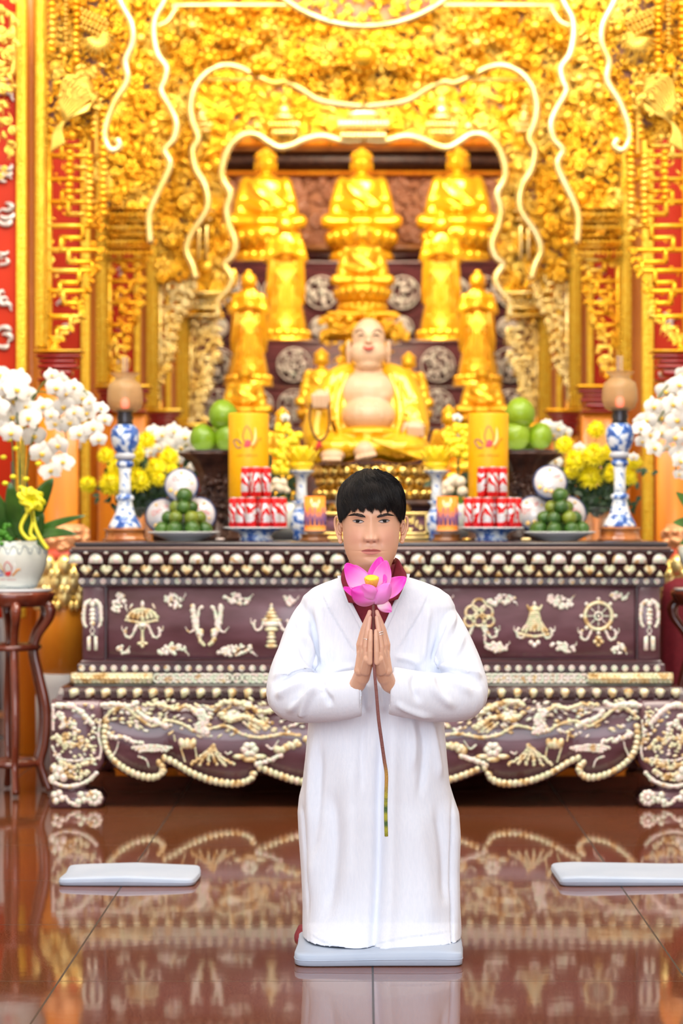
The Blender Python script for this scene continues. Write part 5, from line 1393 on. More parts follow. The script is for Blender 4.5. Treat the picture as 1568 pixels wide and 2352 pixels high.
b.lathe([(52*k, 0.001), (50*k, .18), (46*k, .5), (42*k, .80), (36*k, .87), (10*k, .90)], (c_[0], 10.6, 0), 40, mod=lambda a, z: 1+.05*np.sin(a*9)*(1-z))
tag(b.build('cloth_draped_stool', MAROON), 'maroon cloth draped over a stool behind the right end of the altar', 'stool')
# ---------------------------------------------------------------- tiered stand and statues
tiers = [(13.2, 16.0, 1.71, 1.0, 'low wide dark step right behind the laughing statue'), (16.5, 17.0, 2.14, 1.28, 'dark step with pearl medallions under the lower standing statues'), (17.0, 18.1, 2.52, 1.4, 'dark step with pearl medallions under the upper standing statues'), (18.1, 19.5, 3.24, 1.5, 'highest dark step with pearl medallions under the top row of statues')]
steps = []
for i_, (y0, y1, zt, hw, lab) in enumerate(tiers):
    b = MB(); x0 = P(835, 0, y0)[0]; st_ = empty('display_step', (x0, (y0+y1)/2, 0), lab, 'stand', 'dark steps of the statue stand')
    b.box((x0-hw, y0, .001), (x0+hw, y1-.002, zt-.035)); b.build('riser', ROSE, st_); b = MB(); b.box((x0-hw, y0, zt-.036), (x0+hw, y1-.002, zt), bev=.01); b.build('tread', ROSE, st_); steps.append(st_)
def medal(cx_, cy_, r, Y):
    mb = MB(); k = Y/F; r *= 1.12
    torus(mb, P(cx_, cy_, Y), (0, 1, 0), r*k, 2*k, 20, 6)
    for i in range(44):
        a_ = rnd.uniform(0, 6.3); rr = r*math.sqrt(rnd.random())*.85; mb.ell(P(cx_+rr*cos(a_), cy_+rr*sin(a_)*1.05, Y), (rnd.uniform(3, 5)*k, .012, rnd.uniform(4, 8)*k), 7, 4)
    mb.build('pearl_medallion', DPEARL, steps[1 if Y < 16.6 else 2 if Y < 17.2 else 3])
for x_ in (675, 835, 1005, 560, 1110, 500, 1170): medal(x_, 838, 34, 16.97)
for x_ in (675, 770, 930, 1005, 500, 590, 1100, 1170): medal(x_, 932, 32, 16.47)
for x_ in (560, 640, 738, 925, 1040, 1110, 490, 1180): medal(x_, 672, 33, 18.07)
for x_ in (500, 735, 925, 1165): medal(x_, 752, 20, 18.07)
for x_ in (640, 1045): medal(x_, 985, 26, 16.47)
PANW = mat('orange_brown_carved_panel', (.5, .2, .1), .4, cols=[(.34, .12, .06), (.58, .26, .14), (.46, .18, .09)], scale=5, bump=.6, bscale=9)
niche = empty('niche_panel', (P(835, 0, 19.6)[0], 19.7, 0), 'brown carved wooden panel with mouldings behind the three upper statues', 'panel')
b = MB(); b.box(P(470, 250, 19.75), P(1210, 640, 19.85)); b.build('board', PANW, niche)
for (y0, y1, d, m_) in ((300, 345, .25, ORW), (345, 352, .30, WOODB), (352, 384, .14, DWOOD), (384, 392, .2, ROSE), (392, 408, .16, ORW), (560, 580, .12, WOODB), (580, 600, .2, ROSE)):
    b = MB(); b.box(P(470, y0, 19.75-d), P(1210, y1, 19.76), bev=.02); b.build('moulding', m_, niche)
b = MB(); carve(b, [(480, 410), (1200, 410), (1200, 560), (480, 560)], 19.74, 260, 12, 26, .03); b.build('carving', mat('reddish_brown_wood', (.42, .17, .09), .35, coat=.3), niche)
# seated figure, unit height
def seated(hair_bumps=True, label=None):
    root = empty('seated_buddha_statue', (0, 0, 0)); m = MB(); w = MB()
    m.ell((0, 0, .345), (.30, .20, .075), 20, 10)
    for sg in (-1, 1):
        capsule(m, (sg*.08, -.02, .36), (sg*.27, -.12, .345), .085, .065, 12); capsule(m, (sg*.27, -.12, .335), (-sg*.06, -.19, .335), .06, .045, 12)
        capsule(m, (sg*.155, 0, .665), (sg*.205, -.01, .50), .062, .058, 12); capsule(m, (sg*.205, -.01, .50), (sg*.03, -.17, .435), .056, .034, 12)
        m.ell((sg*.20, 0, .44), (.075, .10, .09), 10, 8)
    m.rings([np.stack([a*np.cos(np.arange(20)*pi/10), d*np.sin(np.arange(20)*pi/10), np.full(20, z)], 1) for (z, a, d) in ((.34, .18, .15), (.44, .155, .13), (.54, .165, .125), (.62, .19, .12), (.68, .18, .11), (.715, .11, .08), (.74, .05, .05))])
    capsule(m, (0, 0, .72), (0, -.005, .77), .050, .046, 12)
    for i in range(5): m.tube(catmull([(-.15+.02*i, -.10-.01*i, .68), (-.06+.03*i, -.145, .56), (.08+.02*i, -.15, .46)], 4), .009, 6)
    f = fuse(m, .010, 3); f.build('body', GOLDS, root)
    h = MB(); h.ell((0, -.012, .830), (.078, .082, .088), 18, 12); h.ell((0, -.092, .822), (.013, .016, .022), 8, 6)
    for sg in (-1, 1): h.ell((sg*.082, .0, .815), (.013, .020, .045), 8, 6); h.ell((sg*.030, -.082, .842), (.017, .008, .006), 8, 4)
    ho = fuse(h, .006, 1).build('head', GOLDS, root)
    hr = MB(); hr.ell((0, .006, .868), (.086, .086, .070), 16, 10); hr.ell((0, .005, .935), (.040, .040, .034), 12, 8)
    if hair_bumps:
        for i in range(70):
            a_ = i*2.4; e_ = .15+1.25*(i/70); hr.ell((.086*cos(e_)*cos(a_), .006+.086*cos(e_)*sin(a_)*(1 if sin(a_) > -.8 else .95), .868+.070*sin(e_)), .012, 6, 4)
    hr.build('hair', GOLDS, ho)
    lt = MB(); lt.lathe([(.20, 0), (.27, .015), (.25, .05), (.20, .09), (.19, .13), (.24, .17), (.27, .22), (.28, .27), (.26, .285), (.1, .29)], (0, 0, 0), 32)
    for row, (z, r, hh, tl) in enumerate(((.205, .27, .065, .3), (.16, .235, .05, .3), (.075, .23, .045, -.5))):
        for i in range(18):
            a_ = (i+.5*row)*pi/9; lt.ell((r*cos(a_), r*sin(a_), z), (.030, .048, hh), 7, 5, Matrix.Rotation(a_, 3, 'Z') @ Matrix.Rotation(tl, 3, 'Y'))
    lt.build('lotus_base', GOLDS, root)
    return root
def standing(praying=True):
    root = empty('standing_statue', (0, 0, 0)); m = MB()
    an = np.arange(24)*pi/12
    m.rings([np.stack([a*np.cos(an)*(1+.06*np.sin(an*7)*(1 if z < .5 else .2)), d*np.sin(an), np.full(24, z)], 1) for (z, a, d) in ((.10, .15, .12), (.13, .155, .12), (.30, .125, .10), (.48, .095, .09), (.60, .095, .085), (.70, .105, .08), (.77, .110, .07), (.83, .06, .05), (.86, .03, .03))])
    for sg in (-1, 1):
        capsule(m, (sg*.095, 0, .765), (sg*.125, -.02, .64), .038, .038, 12)
        capsule(m, (sg*.125, -.02, .64), (sg*.015, -.14, .68), .038, .024, 12)
        capsule(m, (sg*.012, -.145, .69), (sg*.008, -.15, .765), .016, .010, 8)
        m.tube(catmull([(sg*.09, -.07, .66), (sg*.10, -.06, .52), (sg*.115, -.05, .40), (sg*.13, -.04, .30)], 4), [.040, .040, .032, .010], 10, flat=.6)
    for i in range(7): m.tube(catmull([((i-3)*.022, -.09, .62), ((i-3)*.028, -.10, .4), ((i-3)*.034, -.112, .14)], 4), .008, 6)
    capsule(m, (0, 0, .83), (0, -.004, .885), .027, .027, 10)
    f = fuse(m, .008, 3); f.build('body', GOLDS, root)
    h = MB(); h.ell((0, -.010, .888), (.062, .064, .074), 16, 10); h.ell((0, -.066, .890), (.009, .011, .015), 7, 5)
    for sg in (-1, 1): h.ell((sg*.055, 0, .885), (.009, .014, .030), 7, 5)
    ho = fuse(h, .005, 1).build('head', GOLDS, root)
    hr = MB(); hr.ell((0, .006, .922), (.064, .064, .050), 14, 8); hr.ell((0, 0, .975), (.028, .028, .025), 10, 6); hr.build('headdress', GOLDS, ho)
    lt = MB(); lt.lathe([(.15, 0), (.20, .01), (.19, .04), (.15, .06), (.18, .09), (.16, .105), (.05, .11)], (0, 0, 0), 28)
    for i in range(16): a_ = i*pi/8; lt.ell((.17*cos(a_), .17*sin(a_), .075), (.02, .036, .035), 7, 5, Matrix.Rotation(a_, 3, 'Z')); lt.ell((.17*cos(a_+.2), .17*sin(a_+.2), .03), (.02, .036, .028), 7, 5, Matrix.Rotation(a_+.2, 3, 'Z'))
    lt.build('lotus_base', GOLDS, root)
    return root
sb = seated(); sp_ = standing(); used = {'s': False, 't': False}
def place(kind, px_, ytop, ybot, Y, zbase, label, rz=0, sx=1.0):
    src, key, grp = (sb, 's', 'seated golden statues') if kind == 's' else (sp_, 't', 'standing golden statues')
    zt_ = CAMZ-(ytop-CY)*Y/F; h_ = (zt_-zbase)/(.967 if kind == 's' else 1.0); loc = (P(px_, 0, Y)[0], Y, zbase)
    if not used[key]: used[key] = True; o = src; o.location = loc; o.rotation_euler = (0, 0, rz)
    else: o = copy_tree(src); o.location = loc; o.rotation_euler = (0, 0, rz)
    o.scale = (h_*sx, h_*sx, h_); return tag(o, label, 'statue', grp)
place('s', 830, 338, 610, 18.5, 3.24, 'golden seated statue in the middle of the top row', 0, 1.0)
place('s', 610, 338, 610, 18.5, 3.24, 'golden seated statue at the left of the top row', .08, 1.0)
place('s', 1051, 335, 610, 18.5, 3.24, 'golden seated statue at the right of the top row', -.08, 1.0)
place('t', 655, 487, 785, 17.5, 2.52, 'upper golden standing statue on the left, below the top row', .1, 1.05)
place('t', 1014, 487, 785, 17.5, 2.52, 'upper golden standing statue on the right, below the top row', -.1, 1.05)
place('t', 570, 620, 890, 16.75, 2.14, 'lower golden standing statue on the far left, above the green pomelos', .15, 1.1)
place('t', 1097, 620, 890, 16.75, 2.14, 'lower golden standing statue on the far right, above the green pomelos', -.15, 1.1)
ped = empty('gilded_pedestal', (P(832, 0, 15.6)[0], 15.6, 1.71), 'tall gilded pedestal behind the bald laughing statue', 'pedestal')
b = MB(); c_ = P(832, 0, 15.6); k = 15.6/F
for (y0, y1, hw) in ((720, 735, 84), (735, 760, 62), (760, 785, 98), (785, 900, 50), (900, 930, 66), (930, 1014, 76)): b.box((c_[0]-hw*k, 15.6-hw*k*.8, max(1.711, CAMZ-(y1-CY)*k)), (c_[0]+hw*k, 15.6+hw*k*.8, CAMZ-(y0-CY)*k), bev=.03)
b.build('column', GOLDS, ped); b = MB(); carve(b, [(740, 722), (925, 722), (940, 775), (900, 800), (885, 900), (780, 900), (765, 800), (730, 775)], 15.3, 120, 9, 15, .05); b.build('carving', GOLDS, ped)
place('s', 832, 515, 720, 15.6, CAMZ-(720-CY)*k, 'golden seated statue in the centre below the top row, on the tall pedestal', 0, 1.05)
place('s', 562, 838, 1000, 14.4, 1.71, 'small golden seated statue behind the left pillar candle', .1, 1.15)
place('s', 1108, 838, 1000, 14.4, 1.71, 'small golden seated statue behind the right pillar candle', -.1, 1.15)
place('s', 738, 800, 1000, 14.0, 1.71, 'golden seated statue behind the left shoulder of the laughing statue', .1, .95)
place('s', 938, 808, 1000, 14.0, 1.71, 'golden seated statue behind the right shoulder of the laughing statue', -.1, .95)
place('s', 648, 935, 1060, 12.0, 1.267, 'smallest golden figure left of the laughing statue, above the yellow flowers', .2, .8)
place('s', 1030, 930, 1060, 12.0, 1.267, 'smallest golden figure right of the laughing statue, above the yellow flowers', -.2, .8)
# rear offering table for the laughing statue
b = MB(); c_ = P(840, 0, 11.5); b.box((c_[0]-.66, 10.95, 1.235), (c_[0]+.66, 12.3, 1.266), bev=.006)
rt = empty('rear_table', (c_[0], 11.6, 0), 'dark table behind the altar carrying the laughing statue', 'table'); b.build('table_top', DWOOD, rt)
for sx_ in (-.6, .6):
    for sy_ in (11.05, 12.2): b = MB(); b.box((c_[0]+sx_-.04, sy_-.04, .001), (c_[0]+sx_+.04, sy_+.04, 1.235), bev=.005); b.build('leg', DWOOD, rt)
b = MB(); b.box((c_[0]-.62, 11.0, .6), (c_[0]+.62, 11.03, 1.235)); b.build('front_panel', ROSEP, rt)
# laughing statue
FLESH = mat('painted_flesh', (.84, .58, .38), .42, cols=[(.66, .42, .25), (.72, .49, .32)], scale=9); YROBE = mat('painted_yellow_robe', (1, .60, .01), .25, .25, cols=[(.88, .42, .004), (.95, .54, .01)], scale=7, coat=.5)
YM = 11.4; k = YM/F
lb = empty('laughing_buddha_statue', (P(845, 0, YM)[0], YM, CAMZ-(1150-CY)*k), 'bald laughing statue in a yellow robe holding prayer beads above a gilded lotus throne', 'statue')
def Q(x_, y_, d=0): return P(x_, y_, YM)+np.array((0, d, 0))
m = MB()
def lob(mb, x_, y_, d, rx, ry, dd, n=18): mb.ell(Q(x_, y_, d), (rx*k, dd, ry*k), n, 12)
lob(m, 846, 780, -.05, 38, 47, .085); lob(m, 846, 812, -.06, 43, 37, .085); lob(m, 846, 838, -.06, 30, 20, .07); lob(m, 828, 815, -.10, 16, 13, .03); lob(m, 866, 815, -.10, 16, 13, .03)
lob(m, 846, 782, -.135, 5, 12, .02, 12); lob(m, 846, 790, -.142, 9, 4.5, .020, 12)
capsule(m, Q(846, 845, 0), Q(846, 880, 0), 32*k, 44*k, 18)
lob(m, 845, 905, -.03, 68, 54, .12); lob(m, 826, 912, -.09, 26, 20, .05); lob(m, 872, 912, -.09, 26, 20, .05); lob(m, 846, 955, -.05, 66, 46, .16)
for sg in (-1, 1):
    lob(m, 846+sg*45, 806, 0, 7, 26, .025, 12); lob(m, 846+sg*44, 826, 0, 6, 13, .02, 12)
fo = fuse(m, .006, 4); fo.build('body', FLESH, lb)
# hands
m = MB()
lob(m, 738, 920, -.22, 20, 20, .04); 
for i in range(4): capsule(m, Q(722+i*10, 915, -.26), Q(724+i*9, 940, -.25), 5.5*k, 4.6*k, 8)
capsule(m, Q(752, 908, -.25), Q(757, 926, -.25), 6*k, 4.5*k, 8)
lob(m, 951, 985, -.16, 23, 17, .04)
for i in range(4): capsule(m, Q(938+i*9, 985, -.19), Q(938+i*10, 1003, -.18), 5.5*k, 5*k, 8)
capsule(m, Q(930, 978, -.17), Q(924, 992, -.17), 6*k, 5*k, 8)
fuse(m, .0045, 2).build('hands', FLESH, lb)
m = MB()
lob(m, 765, 1050, -.26, 28, 15, .06); lob(m, 838, 1040, -.24, 26, 24, .05)
for i in range(5): lob(m, 746+i*9, 1060, -.31, 5, 5, .02, 8); lob(m, 820+i*10, 1056-i*2, -.28, 5, 6, .02, 8)
fuse(m, .005, 2).build('feet', FLESH, lb)
m = MB()
for sg in (-1, 1):
    X_ = lambda d_: 846+sg*d_
    m.tube(catmull([Q(X_(34), 850, .02), Q(X_(72), 874, .0), Q(X_(98), 930, -.03), Q(X_(110), 985, -.08) if sg > 0 else Q(X_(118), 925, -.12), (Q(X_(104), 985, -.15) if sg > 0 else Q(X_(104), 932, -.20))], 6), [22*k, 30*k, 34*k, 30*k, 24*k], 16)
    m.tube(catmull([Q(X_(46), 858, -.05), Q(X_(64), 905, -.08), Q(X_(72), 955, -.11), Q(X_(66), 1000, -.16)], 5), [6*k, 7*k, 8*k, 8*k], 12)
    lob(m, X_(60), 960, .03, 42, 90, .14)
    lob(m, X_(70), 1030, -.10, 72, 36, .17)
    for j in range(5):
        m.tube(catmull([Q(X_(72+8*j), 880+6*j, -.08+.01*j), Q(X_(82+8*j), 950, -.13), Q(X_(60+18*j), 1010, -.22+.02*j)], 5), 3.2*k, 6)
m.tube(catmull([Q(736, 940, -.16), Q(728, 1000, -.14), Q(750, 1058, -.14)], 5), [26*k, 34*k, 28*k], 14)
lob(m, 846, 1030, -.10, 100, 30, .17); lob(m, 846, 995, -.12, 70, 16, .12)
for j in range(7): m.tube(catmull([Q(850+4*j, 1012+2*j, -.26), Q(900+9*j, 1018+6*j, -.25), Q(950+8*j, 1012+8*j, -.20)], 5), 3.4*k, 6)
m.tube(catmull([Q(846, 995, -.20), Q(835, 1003, -.22), Q(852, 1008, -.22)], 4), 7*k, 8)
fuse(m, .006, 3).build('robe', YROBE, lb)
PAINT = mat('dark_paint', (.10, .05, .03), .5); LIPR = mat('red_paint', (.55, .05, .03), .4)
def onface(x_, y_): 
    d2 = max(0, 1-((x_-846)/43)**2-((y_-800)/66)**2); return Q(x_, y_, -.052-.088*math.sqrt(d2)-.006)
b = MB()
for sg in (-1, 1):
    b.tube([onface(846+sg*dx, y_) for dx, y_ in ((8, 771), (16, 762), (24, 762), (31, 769))], [.0012, .0040, .0026], 5)
    b.tube([onface(846+sg*dx, y_) for dx, y_ in ((10, 776), (17, 773), (25, 776))], [.0024, .0044, .0020], 5)
b.build('painted_eyes', PAINT, lb)
b = MB(); b.tube([onface(x_, y_)+np.array((0, -.012, 0)) for x_, y_ in ((832, 801), (839, 805), (846, 807), (853, 805), (860, 800))], [.002, .0075, .009, .0075, .002], 8); b.build('painted_mouth', LIPR, lb)
b = MB()
for (x_, y_) in [(828+9*i, 894) for i in range(4)]+[(829+17*i, 932) for i in range(3)]+[(829+17*i, 943) for i in range(3)]+[(834+12*i, 954) for i in range(3)]+[(877, 960)]: b.ell(Q(x_, y_, -.205+.00045*abs(x_-846)+(.07 if y_ < 900 else 0)), .0032, 8, 6)
b.build('pearls', mat('pearl_bead', (.95, .85, .75), .2, coat=.6), lb)
bd = MB(); pth = catmull([Q(717, 935, -.24), Q(714, 965, -.26), Q(720, 995, -.27), Q(733, 1016, -.28), Q(748, 1010, -.28), Q(757, 985, -.27), Q(758, 955, -.26), Q(755, 935, -.25)], 5)
for p in pth: bd.ell(p, .0068, 8, 6)
bd.build('prayer_beads', mat('dark_wooden_bead', (.05, .012, .01), .25), lb)
b = MB(); b.tube([Q(736, 1018, -.28), Q(734, 1026, -.285), Q(728, 1042, -.285)], [.006, .011, .004], 8); b.tube([Q(736, 1018, -.28), Q(742, 1034, -.285)], [.006, .004], 6); b.build('red_tassel', mat('red_silk', (.6, .02, .02), .6), lb)
b = MB(); cz_ = lambda y_: CAMZ-(y_-CY)*k
b.lathe([(128*k, cz_(1150)), (132*k, cz_(1142)), (120*k, cz_(1128)), (118*k, cz_(1120)), (122*k, cz_(1100)), (134*k, cz_(1078)), (136*k, cz_(1072)), (120*k, cz_(1070)), (5*k, cz_(1069.5))], (P(860, 0, YM)[0], YM, 0), 48, sy=.8)
for row, (y_, r_, s_) in enumerate(((1085, 132, 17), (1108, 124, 15), (1135, 128, 13))):
    for i in range(24):
        a_ = (i+.5*row)*pi/12; b.ell((P(860, 0, YM)[0]+r_*k*cos(a_), YM+r_*k*.8*sin(a_), cz_(y_)), (.03, s_*k*1.05, s_*k), 10, 7, Matrix.Rotation(a_, 3, 'Z'))
i_ = 0
for i in range(60): a_ = i*pi/30; b.ell((P(860, 0, YM)[0]+136*k*cos(a_), YM+136*k*.8*sin(a_), cz_(1071)), .007, 6, 4)
b.build('lotus_throne', BRASS, lb)
# ---------------------------------------------------------------- things on the altar
ZA = ZT+.0005
def at(px_, Y): return (P(px_, 0, Y)[0], Y, ZA)
def prof(pts, Y, z0=None):
    """(half width px, y px) -> lathe profile relative to the altar top"""
    k = Y/F; z0 = ZA if z0 is None else z0
    return [(r*k, CAMZ-(y-CY)*k-z0) for r, y in pts]
# oil lamps
GLASS = mat('frosted_amber_glass', (.58, .36, .16), .3, trans=.3, alpha=.82, ior=1.3); CLEAR = mat('clear_glass', (.95, .93, .9), .05, trans=.85, alpha=.55, ior=1.2)
METD = mat('blackened_metal', (.06, .055, .06), .3, .8); LAMPW = mat('lacquered_stand', (.50, .15, .03), .2, cols=[(.30, .07, .01), (.62, .22, .05)], scale=14, coat=.6)
def oil_lamp(px_, Y, label, dy=0):
    k = Y/F; r0 = empty('oil_lamp', at(px_, Y), label, 'lamp', 'porcelain oil lamps'); c = (r0.location[0], Y, ZA)
    def L(pts, nm, m_, n=36, par=r0, mod=None, cap=True): 
        b = MB(); b.lathe(prof([(r, y+dy) for r, y in pts], Y), c, n, mod=mod, cap=cap); return b.build(nm, m_, par)
    b = MB(); zt = prof([(1, 1214+dy)], Y)[0][1]
    b.lathe([(50*k, .0), (51*k, .006), (46*k, .014), (44*k, zt-.010), (50*k, zt-.004), (46*k, zt)], c, 40, mod=lambda a, z: 1+.02*np.sin(a*12)); b.build('wooden_stand', LAMPW, r0)
    L([(38, 1213.5), (38, 1209), (33, 1198), (27, 1188), (26, 1184)], 'foot', PORCB)
    L([(26, 1185), (24, 1182), (20, 1168), (17, 1154), (18, 1152)], 'flared_base', PORC)
    L([(14, 1153), (21, 1147), (21, 1140), (14, 1135)], 'lower_ring', PORCB, 30)
    L([(14, 1136), (13.5, 1120), (13, 1090), (15, 1075), (14, 1074)], 'column', PORC, 30)
    L([(14, 1075), (20, 1070), (20, 1062), (15, 1056)], 'upper_ring', PORCB, 30)
    L([(16, 1057), (24, 1052), (23, 1044), (19, 1040)], 'cup', mat('grey_porcelain', (.55, .56, .60), .2), 30)
    L([(18, 1042), (24, 1034), (31, 1018), (33.5, 1002), (32, 988), (24, 978), (19, 975)], 'bowl', PORCB)
    L([(20, 977), (17, 968), (19, 960), (16, 950), (20, 942), (20, 937), (12, 936)], 'burner', METD, 30)
    L([(24, 946), (35, 940), (41, 922), (40, 898), (36, 882), (27, 876), (21, 868), (31, 859), (33, 856)], 'glass_shade', GLASS, 40, mod=lambda a, z: 1+.05*np.sin(a*10)*(z > prof([(1, 868+dy)], Y)[0][1]), cap=False)
    L([(8, 938), (8.5, 900), (7.5, 860), (7.5, 820)], 'chimney', CLEAR, 20, cap=False)
    b = MB(); z = prof([(1, 925+dy)], Y)[0][1]+ZA; b.ell((c[0], Y, z), (7*k, 7*k, 11*k), 14, 10); b.build('glowing_bulb', mat('red_bulb', (1, .2, .2), .4, emit=(1, .16, .14), es=4.5), r0)
    return r0
oil_lamp(287, 9.78, 'blue and white porcelain oil lamp at the left end of the altar')
oil_lamp(1423, 9.78, 'blue and white porcelain oil lamp at the right end of the altar', -3)
# plates of limes
LIME = mat('green_lime', (.04, .12, .01), .42, cols=[(.016, .065, .004), (.035, .11, .006), (.08, .17, .010)], scale=7, ramp=[.3, .55, .75], bump=.12, bscale=160, coat=.2)
LIMEY = mat('yellowish_lime', (.15, .20, .01), .42, cols=[(.08, .14, .006), (.20, .24, .012)], scale=7, bump=.12, bscale=160, coat=.2)
def plate(px_, Y, hw, yrim, label, m_=WHITEP, pts=None):
    r0 = empty('plate', at(px_, Y), label, 'plate'); b = MB(); k = Y/F; zr = CAMZ-(yrim-CY)*k-ZA
    b.lathe([(hw*.45*k, 0), (hw*.48*k, .004), (hw*.7*k, zr*.45), (hw*.97*k, zr-.004), (hw*k, zr), (hw*.96*k, zr+.001), (hw*.65*k, zr*.6), (.001, zr*.55)], (r0.location[0], Y, ZA), 56); b.build('dish', m_, r0)
    b = MB(); torus(b, (r0.location[0], Y, ZA+zr), (0, 0, 1), hw*k, .0022, 56, 6); b.build('rim', WHITEP, r0)
    return zr
lime0 = MB(); t_, f_ = sphere_t(20, 14); v = t_*np.array((1, 1, .93)); v[:, 2] += .10*np.clip(t_[:, 2], 0, 1)**6; v[:, 2] -= .05*np.clip(-t_[:, 2], 0, 1)**8; lime0.add(v*.028, f_)
lime_me = {0: lime0.data('lime', [LIME]), 1: lime0.data('lime', [LIMEY])}
stub = MB(); stub.lathe([(.0022, 0), (.0018, .003), (.0004, .0035)], (0, 0, .0285), 8); stub_me = stub.data('stem_end', [mat('lime_stem', (.30, .28, .10), .7)])
def lime(x_, Y, z, s, yel, label, grp):
    o = bpy.data.objects.new('lime', lime_me[yel]); scene.collection.objects.link(o); o.location = (x_, Y, z); o.scale = (s, s, s*.96); o.rotation_euler = (rnd.uniform(-.4, .4), rnd.uniform(-.4, .4), rnd.uniform(0, 6))
    c = bpy.data.objects.new('stem_end', stub_me); scene.collection.objects.link(c); c.parent = o
    return tag(o, label, 'lime', grp)
def lime_pile(px_, Y, side, xs1):
    k = Y/F; zr = plate(px_, Y, 82, 1222, 'white plate under the pyramid of limes on the %s side of the altar' % side)
    z0 = ZA+zr*.6+.029; cx_ = P(px_, 0, Y)[0]; R_ = .0265; nm = 0
    rows = [('bottom row', 8, .098, z0, 1.20), ('second row', 6, .066, z0+.046, 1.14), ('third row', 3, .036, z0+.092, 1.14)]
    ords = ['leftmost', 'second from the left', 'third from the left', 'fourth from the left', 'fifth from the left', 'sixth from the left', 'seventh from the left', 'rightmost']
    for (rn, n, rad, z, s) in rows:
        an_ = sorted([-pi/2+(i+.5*(n % 2 == 0))*2*pi/n+.06 for i in range(n)], key=lambda q: cos(q))
        for i, a_ in enumerate(an_):
            lime(cx_+rad*cos(a_), Y+rad*sin(a_)*.95, z+rnd.uniform(-.002, .002), s*rnd.uniform(.93, 1.03), 1 if rnd.random() < .25 else 0, '%s lime of the %s, %s pyramid, %s side' % (ords[i] if i < n-1 else 'rightmost', rn, side, 'front' if sin(a_) < .1 else 'back'), 'limes on the %s plate' % side)
    if True: lime(cx_, Y, z0+.004, 1.0, 0, 'lime hidden in the core of the %s pyramid of limes' % side, 'limes on the %s plate' % side)
    lime(cx_+.002, Y, z0+.140, 1.30, 0, 'largest lime on the very top of the %s pyramid' % side, 'limes on the %s plate' % side)
lime_pile(422, 9.62, 'left', 0); lime_pile(1285, 9.62, 'right', 0)
# round biscuit tins
NAVY = mat('navy_rim', (.05, .07, .16), .3, .4); TINW = mat('white_printed_lid', (.86, .87, .92), .28, .15, cols=[(.70, .71, .76), (.76, .70, .70), (.66, .72, .80)], scale=11, coat=.5); TXR = mat('red_script', (.75, .18, .16), .5); BISC = mat('biscuit_print', (.85, .55, .18), .6)
def textmesh(s, size, ext=.0006, shear=0.0):
    cu = bpy.data.curves.new('t', 'FONT'); cu.body = s; cu.size = size; cu.extrude = ext; cu.align_x = 'CENTER'; cu.align_y = 'CENTER'; cu.shear = shear; cu.resolution_u = 3
    o = bpy.data.objects.new('t', cu); scene.collection.objects.link(o); dg = bpy.context.evaluated_depsgraph_get(); dg.update()
    me = o.evaluated_get(dg).to_mesh(); V = np.array([v.co[:] for v in me.vertices]); Fc = [tuple(p.vertices) for p in me.polygons]; o.evaluated_get(dg).to_mesh_clear(); bpy.data.objects.remove(o); bpy.data.curves.remove(cu)
    return V, Fc
TV, TF = textmesh('Danisa', .030, .0005, .35)
def tin(px_, py_, Y, r, rot, label):
    k = Y/F; c = P(px_, py_, Y); R_ = r*k; o = empty('biscuit_tin', (c[0], Y, c[2]), label, 'tin', 'round biscuit tins behind the limes')
    Rm = np.array(Matrix.Rotation(rot, 3, 'Y') @ Matrix.Rotation(radians(-9), 3, 'X'))
    def put(mb): mb.V = [(V-c) @ Rm.T+c for V in mb.V]; return mb
    def disc(prof_): mb = MB(); mb.lathe(prof_, (0, 0, 0), 48); mb.V = [np.stack([V[:, 0], -V[:, 2], V[:, 1]], 1)+c for V in mb.V]; return put(mb)
    disc([(R_*.97, -.045), (R_, -.043), (R_, -.004), (R_*.985, .0), (R_*.93, .001), (.001, .001)]).build('can', NAVY, o)
    disc([(R_*.90, .0008), (R_*.90, .0022), (.001, .0024)]).build('lid', TINW, o)
    t = MB(); V = np.stack([TV[:, 0], -.0028-TV[:, 2], TV[:, 1]+R_*.36], 1)+c; t.add(V, TF); put(t).build('lettering', TXR, o, smooth=False)
    t = MB()
    for (dx, dz, rr) in ((-.60, -.32, .13), (-.25, -.50, .14), (.05, -.55, .12), (.62, .1, .07), (0, .70, .08)): t.lathe([(R_*rr, 0), (R_*rr, .002), (.001, .0025)], (0, 0, 0), 14); W = t.V[-1]; t.V[-1] = np.stack([W[:, 0]+dx*R_, -.0022-W[:, 2], W[:, 1]+dz*R_], 1)+c
    put(t).build('biscuit_picture', BISC, o)
for args in ((416, 1114, 9.86, 40, 0, 'round white tin standing on top of the left pair, behind the limes'), (373, 1184, 9.90, 41, -.55, 'tilted round white tin at the left of the lower pair, left limes'), (455, 1182, 9.93, 42, .5, 'round white tin at the right of the lower pair, behind the left limes'),
             (1263, 1107, 9.86, 40, 0, 'round white tin standing on top of the right pair, behind the limes'), (1225, 1178, 9.90, 41, -.6, 'tilted round white tin at the left of the lower pair, right limes'), (1306, 1180, 9.93, 42, .5, 'round white tin at the right of the lower pair, behind the right limes')): tin(*args)
for px_ in (414, 1266):   # rests behind the tins
    b = MB(); k = 9.97/F; c = at(px_, 9.99); b.box((c[0]-.12, 9.965, ZA), (c[0]+.12, 10.02, ZA+.155), bev=.004); tag(b.build('tin_rest', DWOOD), 'dark wooden rest behind the %s trio of round tins' % ('left' if px_ < 800 else 'right'), 'stand')
